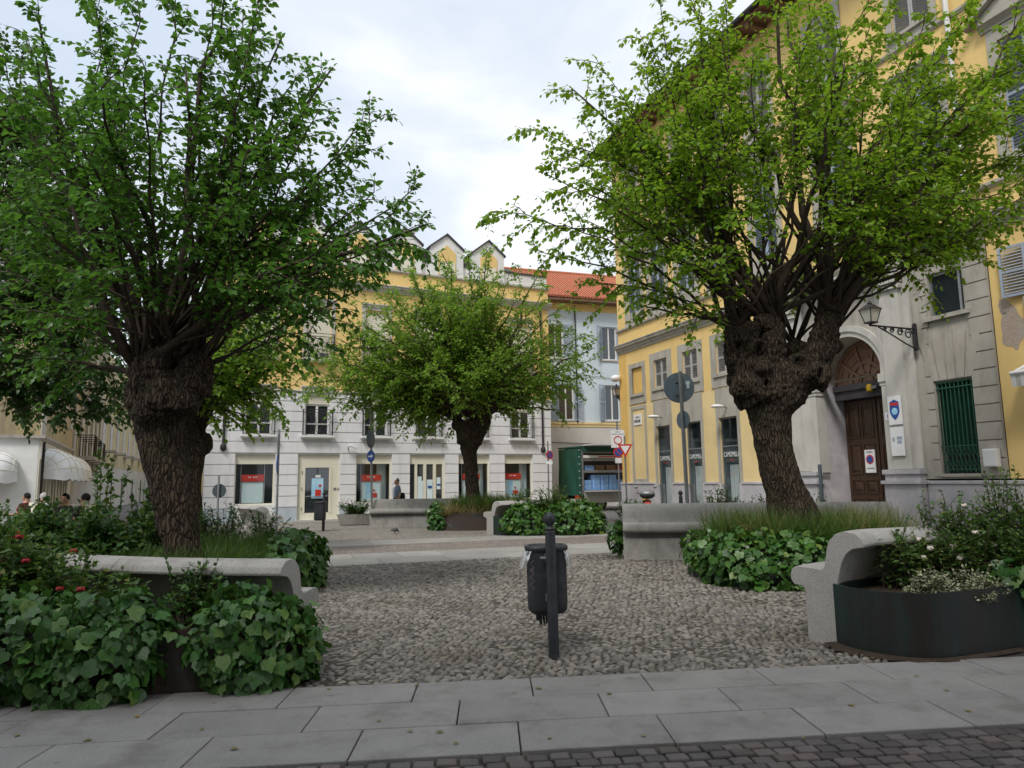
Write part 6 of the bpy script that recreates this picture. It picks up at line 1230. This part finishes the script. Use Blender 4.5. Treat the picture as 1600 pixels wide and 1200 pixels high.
# --- left tree planter
grass('grass_clump', 'long soft grass round the foot of the leaning dark trunk', [(-4.3, 9.2, .43, .7, .7, .35), (-4.0, 10.4, .43, .6, 1.2, .4), (-4.6, 11.6, .43, .8, .9, .25)], 5, h=.46, n=6500, width=.010, bend=.8)
ivy('ivy hanging from the planter edge right of the leaning dark trunk', [E_(-3.45, 11.3, .50, .40, .55, .38), E_(-3.35, 10.5, .45, .32, .5, .36), E_(-3.55, 12.2, .48, .36, .4, .32), E_(-3.25, 11.2, .22, .28, .6, .24)], .13, 300, 6)
shrub('leafy_shrub', 'dark green broad shrub between the leaning trunk and the cafe guests', 'shrub', [E_(-5.4, 9.3, .92, .55, .5, .50), E_(-6.2, 9.6, .95, .6, .5, .50), E_(-7.2, 9.8, .85, .6, .5, .45), E_(-4.9, 8.9, .70, .35, .3, .30), E_(-5.3, 10.4, 1.0, .5, .4, .5)], 340, .085, 'leaf_dark', 7, twigs=6, leaf=LEAF_OVATE, step=.045)
shrub('leafy_shrub', 'green shrub with white specks right of the leaning trunk by the short bench', 'shrub', [E_(-4.3, 12.4, .85, .5, .4, .36), E_(-5.2, 12.8, .9, .6, .4, .42), E_(-6.2, 13.0, .9, .6, .4, .45)], 170, .06, 'leaf_ivy_bright', 8, twigs=5, flowers=('petal_white', .12))
shrub('leafy_shrub', 'tall thin stems with sparse leaves left of the leaning trunk', 'shrub', [E_(-5.6, 9.9, 1.55, .35, .3, .6), E_(-5.1, 10.2, 1.35, .3, .3, .5)], 30, .09, 'leaf_rose', 31, twigs=4, leaf=LEAF_OVATE, step=.06)
# --- front right planter
shrub('rose_bush', 'tall rose bush arching over the copper planter at the right edge', 'rose bush', [E_(4.5, 7.3, .95, .55, .35, .40), E_(5.2, 7.35, 1.05, .6, .35, .50), E_(3.95, 7.2, .82, .32, .25, .26), E_(5.9, 7.5, 1.0, .5, .35, .5), E_(4.9, 7.1, .75, .6, .3, .3), E_(4.35, 7.15, .95, .5, .3, .36), E_(3.75, 7.1, .95, .25, .2, .2)], 430, .058, 'leaf_rose', 9, flowers=('petal_white', .07), twigs=6, z0=.5)
shrub('rose_bush', 'thin upright rose stems in front of the green barred window', 'rose bush', [E_(4.95, 7.4, 1.5, .30, .2, .30), E_(5.5, 7.5, 1.45, .3, .2, .3), E_(4.45, 7.35, 1.25, .25, .15, .25)], 50, .055, 'leaf_rose', 10, twigs=4, z0=.5, step=.05)
shrub('ground_cover', 'pale variegated creeper trailing over the copper planter rim', 'creeper', [E_(3.85, 6.75, .60, .32, .2, .12), E_(4.3, 6.80, .60, .32, .2, .15), E_(4.18, 6.62, .48, .16, .10, .14)], 150, .036, 'leaf_variegated', 12, twigs=6, z0=.48, step=.022)
ivy('ivy drooping over the copper planter at the right edge', [E_(4.95, 6.95, .60, .40, .30, .24), E_(5.5, 7.05, .62, .45, .3, .26), E_(5.1, 6.82, .42, .28, .16, .24)], .12, 320, 13)
# --- right tree planter
ivy('wide ivy cushion covering the planter under the thick forked trunk', [E_(3.35, 11.2, .46, .50, .6, .36), E_(3.5, 10.75, .44, .55, .40, .36), E_(4.2, 10.55, .44, .55, .36, .34), E_(4.9, 10.75, .43, .5, .36, .32), E_(3.25, 12.0, .42, .40, .55, .34), E_(3.75, 10.45, .25, .6, .28, .28), E_(4.6, 10.5, .25, .5, .26, .26), E_(3.2, 11.1, .30, .34, .5, .30)], .115, 380, 14, 'leaf_ivy_bright')
grass('grass_clump', 'tall grass round the foot of the thick forked trunk', [(3.7, 11.5, .43, .6, .5, .42), (4.4, 11.0, .43, .7, .35, .28), (5.3, 11.5, .43, .8, .5, .30)], 15, h=.72, n=8500, width=.010, bend=.8)
grass('dry_grass', 'dry grass blades right of the thick forked trunk', [(6.0, 12.0, .43, .6, .5, .3), (5.2, 11.3, .43, .6, .4, .4), (3.8, 11.3, .43, .7, .5, .3)], 16, 'grass_dry', h=.72, n=1500, width=.010)
ivy('small ivy tuft at the left end of the long bench', [E_(2.12, 14.85, .45, .16, .2, .28)], .13, 320, 17)
shrub('rose_bush', 'light green bush behind the long bench under the round sign backs', 'rose bush', [E_(4.7, 16.6, .95, .55, .4, .45), E_(5.6, 16.6, .85, .5, .4, .4), E_(6.6, 16.2, .85, .6, .4, .4)], 150, .065, 'leaf_rose', 18, twigs=6, z0=.2)
# --- middle planters
ivy('round ivy bush right of the end on middle bench', [E_(.35, 21.35, .52, .55, .45, .42), E_(-.05, 21.2, .4, .3, .3, .3), E_(.5, 21.1, .3, .5, .3, .28)], .14, 230, 19, 'leaf_ivy_bright')
ivy('larger round ivy bush at the street end of the middle planter', [E_(1.5, 21.3, .52, .55, .45, .42), E_(2.15, 21.5, .50, .50, .45, .42), E_(2.3, 21.4, .28, .42, .4, .26), E_(1.5, 21.05, .28, .6, .3, .26)], .14, 230, 20, 'leaf_ivy_bright')
ivy('small ivy clump beside the straight grey bench in the middle', [E_(-2.5, 24.0, .5, .35, .35, .40), E_(-2.45, 23.9, .25, .25, .25, .24)], .14, 240, 21)
shrub('rose_bush', 'feathery shrub between the middle trunk and the green truck', 'shrub', [E_(.3, 22.0, .95, .65, .35, .42), E_(1.2, 22.1, 1.0, .7, .35, .50), E_(1.9, 22.2, .85, .5, .3, .3)], 150, .075, 'leaf_rose', 22, twigs=6, z0=.5)
grass('grass_clump', 'long grass round the foot of the middle trunk', [(-1.5, 24.2, .56, .55, .45, .35), (-.9, 24.0, .56, .5, .4, .3), (-.3, 24.2, .56, .6, .5, .35)], 23, h=.68, n=3800, width=.016, bend=.9)
grass('dry_grass', 'straw coloured grass hanging over the planter of the middle trunk', [(-2.0, 23.75, .50, .35, .15, .5), (-1.1, 23.6, .5, .6, .12, .3), (0, 23.7, .54, .6, .2, .2)], 24, 'grass_dry', h=.5, n=900, width=.014, bend=1.6)
shrub('leafy_shrub', 'low green shrub at the foot of the give way triangle pole', 'shrub', [E_(4.3, 26.3, .5, .75, .4, .42), E_(5.0, 26.2, .4, .5, .3, .3)], 70, .09, 'leaf_ivy_bright', 25, twigs=5, z0=.05)
shrub('potted_shrub', 'small leaved shrub with red flowers in the concrete trough', 'shrub', [E_(-6.05, 27.55, .72, .70, .33, .32)], 80, .07, 'leaf_ivy_bright', 26, twigs=6, z0=.34, flowers=('petal_red', .12))
shrub('leafy_shrub', 'green hedge plants left of the dark trunks towards the side street', 'shrub', [E_(-9.3, 13.5, .8, .9, .6, .5), E_(-8.2, 12.6, .7, .7, .5, .45), E_(-10.6, 16, .8, .9, .6, .6)], 150, .09, 'leaf_rose', 27, twigs=6, leaf=LEAF_OVATE, step=.05, z0=.05, flowers=('petal_white', .03))
# earth blown against the copper planter and a few fallen leaves
mb = MB(); P_ = [(3.02, 7.0), (3.08, 6.72), (3.26, 6.46), (3.6, 6.33), (4.1, 6.49), (4.7, 6.75)]; Q_ = [(2.92, 7.06), (2.93, 6.70), (3.16, 6.42), (3.57, 6.27), (4.12, 6.45), (4.71, 6.73)]
P_ = catmull([(a, b, 0) for a, b in P_], 6); Q_ = catmull([(a, b, 0) for a, b in Q_], 6)
for i in range(len(P_)-1): a, b, c, d = P_[i], P_[i+1], Q_[i+1], Q_[i]; mb.quad((a[0], a[1], .05), (d[0]+.035*math.sin(i*2.3), d[1]-.02*math.sin(i*1.7), .026), (c[0]+.035*math.sin(i*2.3+2.3), c[1]-.02*math.sin(i*1.7+1.7), .026), (b[0], b[1], .05))
o = mb.build('soil_drift', 'soil'); o['kind'] = 'structure'
rng = np.random.default_rng(77); n_ = 90; P = np.stack([rng.uniform(-3.2, 4, n_), rng.uniform(4.4, 9, n_), np.full(n_, .036)], 1); D = rng.normal(size=(n_, 3)); D[:, 2] = .05
o = link('fallen_leaves', scatter_mesh('fallen_leaves', *LEAF_OVATE, P, leaf_basis(D, np.tile(Zu, (n_, 1)), rng.uniform(.025, .06, n_)), 'grass_dry')); o['kind'] = 'stuff'; o['label'] = 'small dry leaves scattered over cobbles and slabs'
# ================================================================== people
def person(label, J, loc, rz, garments, hair, skin='skin', extra=None):
    """J: joints (local, metres). body = one continuous skinned mesh; clothes and hair are children"""
    t = empty('person', label, 'person', loc, rz)
    def skinmesh(name, chains, material, root=0):
        vs = []; es = []; rs = []
        idx = {}
        for ch in chains:
            prev = None
            for (p, r) in ch:
                k = tuple(round(x, 4) for x in p)
                if k not in idx: idx[k] = len(vs); vs.append(p); rs.append(r)
                if prev is not None and prev != idx[k]: es.append((prev, idx[k]))
                prev = idx[k]
        me = bpy.data.meshes.new(name); me.from_pydata(vs, es, []); o = bpy.data.objects.new(name, me); COL.objects.link(o)
        s = o.modifiers.new('skin', 'SKIN'); 
        for i, v in enumerate(me.skin_vertices[0].data): v.radius = (rs[i], rs[i]) if isinstance(rs[i], (int, float)) else rs[i]; v.use_root = (i == root)
        o.modifiers.new('sub', 'SUBSURF').levels = 2; o.modifiers['sub'].render_levels = 2
        m2 = bpy.data.meshes.new_from_object(o.evaluated_get(bpy.context.evaluated_depsgraph_get())); bpy.data.objects.remove(o); m2.materials.clear(); m2.materials.append(M[material])
        m2.polygons.foreach_set('use_smooth', np.ones(len(m2.polygons), bool)); q = bpy.data.objects.new(name, m2); COL.objects.link(q); q.parent = t; return q
    body = [[(J['pelvis'], .13), (J['waist'], .125), (J['chest'], .15), (J['neck'], .055), (J['head0'], .075), (J['head1'], .098), (J['head2'], .085)], [(J['head0'], .075), (J['nose'], .018)]]
    for s in 'lr':
        body.append([(J['chest'], .15), (J['sh'+s], .062), (J['el'+s], .043), (J['wr'+s], .028), (J['ha'+s], .036)])
        for k in range(4): d = J['fi'+s]; b = J['ha'+s]; o_ = (k-1.5)*.019; body.append([(J['ha'+s], .036), ((b[0]+d[0]*.6, b[1]+o_+d[1]*.6, b[2]+d[2]*.6), .009), ((b[0]+d[0], b[1]+o_+d[1], b[2]+d[2]+.004*abs(k-1)), .007)])
        body.append([(J['ha'+s], .036), ((J['ha'+s][0]+J['fi'+s][0]*.4+.03, J['ha'+s][1]+.03, J['ha'+s][2]+J['fi'+s][2]*.4), .009)])
        body.append([(J['pelvis'], .13), (J['hi'+s], .088), (J['kn'+s], .058), (J['an'+s], .038), (J['to'+s], .035)])
    skinmesh('body', body, skin)
    for nm, chains, mt in garments(J): skinmesh(nm, chains, mt)
    if hair:
        h1 = Vector(J['head1']); f = (Vector(J['nose'])-Vector(J['head0'])).normalized(); m_ = MB(); c = h1-f*.012+Vector((0, 0, .022)); m_.ball(c, (.104, .098, .108), 14, 8)
        cut = [k for k in range(len(m_.f)) if all((Vector(m_.v[i])-c).dot(f) < .055 and (m_.v[i][2] > h1.z-.035 or (Vector(m_.v[i])-c).dot(f) < -.05) for i in m_.f[k])]
        m_.f = [m_.f[k] for k in cut]; m_.mi = [0]*len(m_.f); m_.build('hair', hair, t, True)
    m_ = MB(); h0 = Vector(J['head1']); f = (Vector(J['nose'])-Vector(J['head0'])).normalized(); sd = f.cross(Vector((0, 0, 1)))
    for s in (-1, 1): m_.ball(h0+f*.088+sd*.034*s-Vector((0, 0, .012)), .011, 6, 4)
    m_.build('eyes', 'hair_dark', t, True); m_ = MB()
    for s in (-1, 1): m_.ball(h0+sd*.098*s-Vector((0, 0, .02)), (.018, .018, .032), 6, 5)
    m_.build('ears', skin, t, True)
    if extra: extra(t)
    return t
def joints_walk():    # faces -x
    return dict(pelvis=(0, 0, .95), waist=(.01, 0, 1.12), chest=(.02, 0, 1.36), neck=(.0, 0, 1.50), head0=(-.03, 0, 1.56), head1=(-.035, 0, 1.635), head2=(-.025, 0, 1.69), nose=(-.135, 0, 1.60),
        shl=(.02, -.2, 1.40), ell=(.09, -.24, 1.13), wrl=(.0, -.23, .90), hal=(-.03, -.23, .82), fil=(-.03, 0, -.09), shr=(.02, .2, 1.40), elr=(.03, .25, 1.12), wrr=(-.14, .22, .95), har=(-.2, .22, .89), fir=(-.05, 0, -.08),
        hil=(.0, -.1, .9), knl=(-.16, -.1, .50), anl=(-.20, -.1, .09), tol=(-.36, -.1, .035), hir=(.0, .1, .9), knr=(.04, .1, .49), anr=(.24, .1, .14), tor=(.14, .1, .03))
def g_walk(J):
    out = [('shirt', [[(J['pelvis'], .165), (J['waist'], .16), (J['chest'], .178), ((0, 0, 1.47), .085)], [(J['chest'], .178), (J['shl'], .085), ((.07, -.23, 1.2), .072)], [(J['chest'], .178), (J['shr'], .085), ((.027, .235, 1.2), .072)]], 'cloth_blue'),
        ('vest', [[((-.085, 0, 1.0), .10), ((-.09, 0, 1.15), .10), ((-.09, 0, 1.36), .10), ((-.06, 0, 1.44), .06)]], 'cloth_white'),
        ('trousers', [[(J['pelvis'], .15), (J['hil'], .105), (J['knl'], .078), ((-.198, -.1, .14), .065)], [(J['pelvis'], .15), (J['hir'], .105), (J['knr'], .078), ((.22, .1, .18), .065)]], 'cloth_navy'),
        ('shoes', [[((-.18, -.1, .06), .045), ((-.37, -.1, .04), .042)]], 'cloth_dark'), ('shoes', [[((.25, .1, .12), .045), ((.12, .1, .035), .042)]], 'cloth_dark'),
        ('shoulder_bag', [[((.19, -.12, 1.22), .07), ((.2, -.12, 1.05), .10), ((.19, -.12, .88), .095)]], 'cloth_dark')]
    return out
v = at(621, 760, 27.1); person('grey haired man in an open blue shirt walking past the shop windows', joints_walk(), (v.x, 27.1, 0), R_(12), g_walk, 'hair_grey')
def joints_sit(f=1):
    return dict(pelvis=(0, 0, .52), waist=(-.01, 0, .68), chest=(-.02, 0, .90), neck=(.0, 0, 1.04), head0=(.025, 0, 1.10), head1=(.03, 0, 1.175), head2=(.02, 0, 1.23), nose=(.13, 0, 1.14),
        shl=(-.02, .2, .94), ell=(.08, .25, .70), wrl=(.30, .16, .70), hal=(.37, .14, .71), fil=(.09, 0, .0), shr=(-.02, -.2, .94), elr=(.08, -.25, .70), wrr=(.30, -.16, .70), har=(.37, -.14, .71), fir=(.09, 0, .0),
        hil=(.03, .1, .50), knl=(.45, .12, .50), anl=(.44, .12, .09), tol=(.58, .12, .035), hir=(.03, -.1, .50), knr=(.45, -.12, .50), anr=(.42, -.12, .09), tor=(.56, -.12, .035))
def g_sit(top, bottom):
    def g(J): return [('shirt', [[(J['pelvis'], .16), (J['waist'], .16), (J['chest'], .175), ((0, 0, 1.01), .085)], [(J['chest'], .175), (J['shl'], .085), ((.06, .24, .78), .068)], [(J['chest'], .175), (J['shr'], .085), ((.06, -.24, .78), .068)]], top),
        ('trousers', [[(J['pelvis'], .145), (J['hil'], .10), (J['knl'], .08), ((.44, .12, .14), .06)], [(J['pelvis'], .145), (J['hir'], .10), (J['knr'], .08), ((.42, -.12, .14), .06)]], bottom), ('shoes', [[((.43, .12, .06), .045), ((.6, .12, .04), .04)]], 'cloth_dark'), ('shoes', [[((.41, -.12, .06), .045), ((.58, -.12, .04), .04)]], 'cloth_dark')]
    return g
def chair(label, loc, rz):
    t = empty('cafe_chair', label, 'chair', loc, rz, 'cafe chairs under the guests'); MB().box(-.22, .2, -.21, .21, .40, .43).build('seat', 'cream', t, bevel=.01); MB().box(-.25, -.22, -.2, .2, .62, .86).build('backrest', 'cream', t, bevel=.01)
    for x, y in ((-.2, -.18), (-.2, .18), (.17, -.18), (.17, .18)): MB().tube([(x, y, 0), (x, y, .4)], .014, 6).build('leg', 'steel', t)
    mb = MB(); [mb.tube([(-.2, y, .4), (-.235, y, .86)], .012, 5) for y in (-.19, .19)]; mb.build('back_frame', 'steel', t); return t
for px, Y, rz, top, hair, lab in ((44, 19.6, 175, 'cloth_maroon', 'hair_dark', 'seated person in a maroon shirt before the scribbled white corner wall'), (69, 19.0, 60, 'cloth_white', 'hair_white', 'white haired seated person in a pale patterned shirt beside the maroon shirt'),
        (104, 16.2, 240, 'cloth_dark', 'hair_dark', 'seated person in dark clothes left of the two dark haired guests'), (136, 15.6, 160, 'cloth_dark', 'hair_dark', 'dark haired seated person in profile nearest the leaning trunk')):
    v = at(px, 760, Y); pp_ = person(lab, joints_sit(), (v.x, Y, 0), R_(rz), g_sit(top, 'cloth_navy' if px != 69 else 'cloth_khaki'), hair); pp_.scale = (.98, .98, .98); pp_.location.z = .19
    ch_ = chair('cafe chair under the '+{44: 'guest in maroon', 69: 'white haired guest', 104: 'dark clad guest', 136: 'guest in profile'}[px], (v.x, Y, 0), R_(rz)); ch_.scale = (1, 1, 1.4)
# mannequins in the palazzo shop windows
for k, lab in ((2, 'dressed mannequin with a red skirt in the shop window nearest the forked trunk'), (1, 'grey dressed mannequin in the middle palazzo shop window')):
    t = empty('shop_mannequin', lab, 'mannequin', group='shop window mannequins'); on(t, PM, (bays[k]+(.26 if k == 2 else .1), .62, .221))
    MB().lathe([(.16, .0), (.16, .02), (.02, .03), (.02, .75)], 14).build('stand', 'steel', t, True, auto=True)
    MB().lathe([(.14, .62), (.19, .68), (.15, 1.0)] if k == 2 else [(.16, .45), (.19, .5), (.14, 1.0)], 14, sy=.7).build('skirt', 'red' if k == 2 else 'sign_grey', t, True, auto=True); MB().lathe([(.15, 1.0), (.13, 1.1), (.17, 1.3), (.19, 1.42), (.08, 1.5), (.045, 1.53), (.045, 1.6)], 14, sy=.7).build('torso', 'petal_white' if k == 2 else 'shutter_grey', t, True)
    MB().ball((0, 0, 1.69), (.085, .10, .12), 10, 8).build('head', 'cream', t, True)
# pigeons
def pigeon(label, loc, rz, k=1., peck=False):
    t = empty('pigeon', label, 'pigeon', loc, rz, 'pigeons on the paving'); mb = MB(); rings = [(-.19, .10, .008, .004), (-.12, .105, .028, .014), (-.06, .115, .052, .044), (.0, .12, .064, .062), (.06, .125, .056, .064), (.10, .15, .038, .044), (.125, .185, .025, .028), (.14, .215, .022, .024), (.158, .222, .016, .017), (.175, .218, .004, .004)]
    if peck: rings[5:] = [(.10, .105, .038, .042), (.14, .085, .025, .027), (.165, .06, .022, .024), (.18, .045, .016, .016), (.19, .03, .004, .004)]
    n = 10
    for x, z, b, c in rings: mb.v += [(x, b*math.cos(2*PI*j/n), z+c*math.sin(2*PI*j/n)) for j in range(n)]
    for i in range(len(rings)-1): mb.f += [(i*n+j, (i+1)*n+j, (i+1)*n+(j+1) % n, i*n+(j+1) % n) for j in range(n)]
    mb.mi = [0]*len(mb.f); mb.build('body', 'pigeon', t, True)
    for s in (-1, 1): MB().add([(.06, s*.055, .15), (.02, s*.068, .11), (-.17, s*.02, .10), (-.08, s*.05, .15), (.0, s*.06, .165)], [(0, 1, 2, 3, 4)]).build('wing', 'steel', t); MB().tube([(.0, s*.025, .07), (.005, s*.025, .004), (.03, s*.025, .004)], .005, 5).build('leg', 'petal_red', t)
    h = rings[-1]; MB().tube([(h[0]-.006, 0, h[1]), (h[0]+.02, 0, h[1]-.008)], [.006, .001], 5).build('beak', 'iron', t); t.scale = (k, k, k)
M['pigeon'] = mat('pigeon', (.13, .14, .16), (.06, .065, .08), 20, .6)
for px, py, rz, pk, lab in ((707, 829, 200, False, 'dark pigeon left of the pair beside the middle planter'), (726, 826, 20, True, 'paler pigeon with its head down beside the middle planter'), (617, 834, 60, True, 'pigeon on the open cobbles before the straight grey bench')):
    pigeon(lab, ground(px, py, .008), R_(rz), 1.05, pk)
# ================================================================== unseen house added behind the viewpoint to shade the foreground
def rear_house(label, x0, x1, y, h, col):
    t = empty('shade_house', label, 'building', (x0, y, 0), 0, 'unseen house added for shade'); L = x1-x0; ws = [(1.5+2.8*i, z) for i in range(int((L-1.5)/2.8)) for z in (1.2, 4.6, 8.2, 11.8, 15.2) if z+2.3 < h]
    MB().box(0, L, -9, 0, 0, h).build('wall', col, t); mb = MB(); mb.box(-.2, L+.2, -9.3, .6, h, h+.3); mb.build('roof', 'roof_dark', t)
    mb = MB()
    f0 = None
    for u, z in ws:
        if f0 is None: f0 = MB().box(-.6, .6, 0, .05, 0, 2.0).build('window', 'shutter_grey', t); MB().box(-.5, .5, .051, .06, .1, 1.9).build('pane', 'pane_dark', f0); f0.location = (u, 0, z)
        else: copy_tree(f0, t, (u, 0, z))
rear_house('tall grey house added unseen behind the viewpoint for shade', -16, 14, -7.5, 19.5, 'beige_wall')
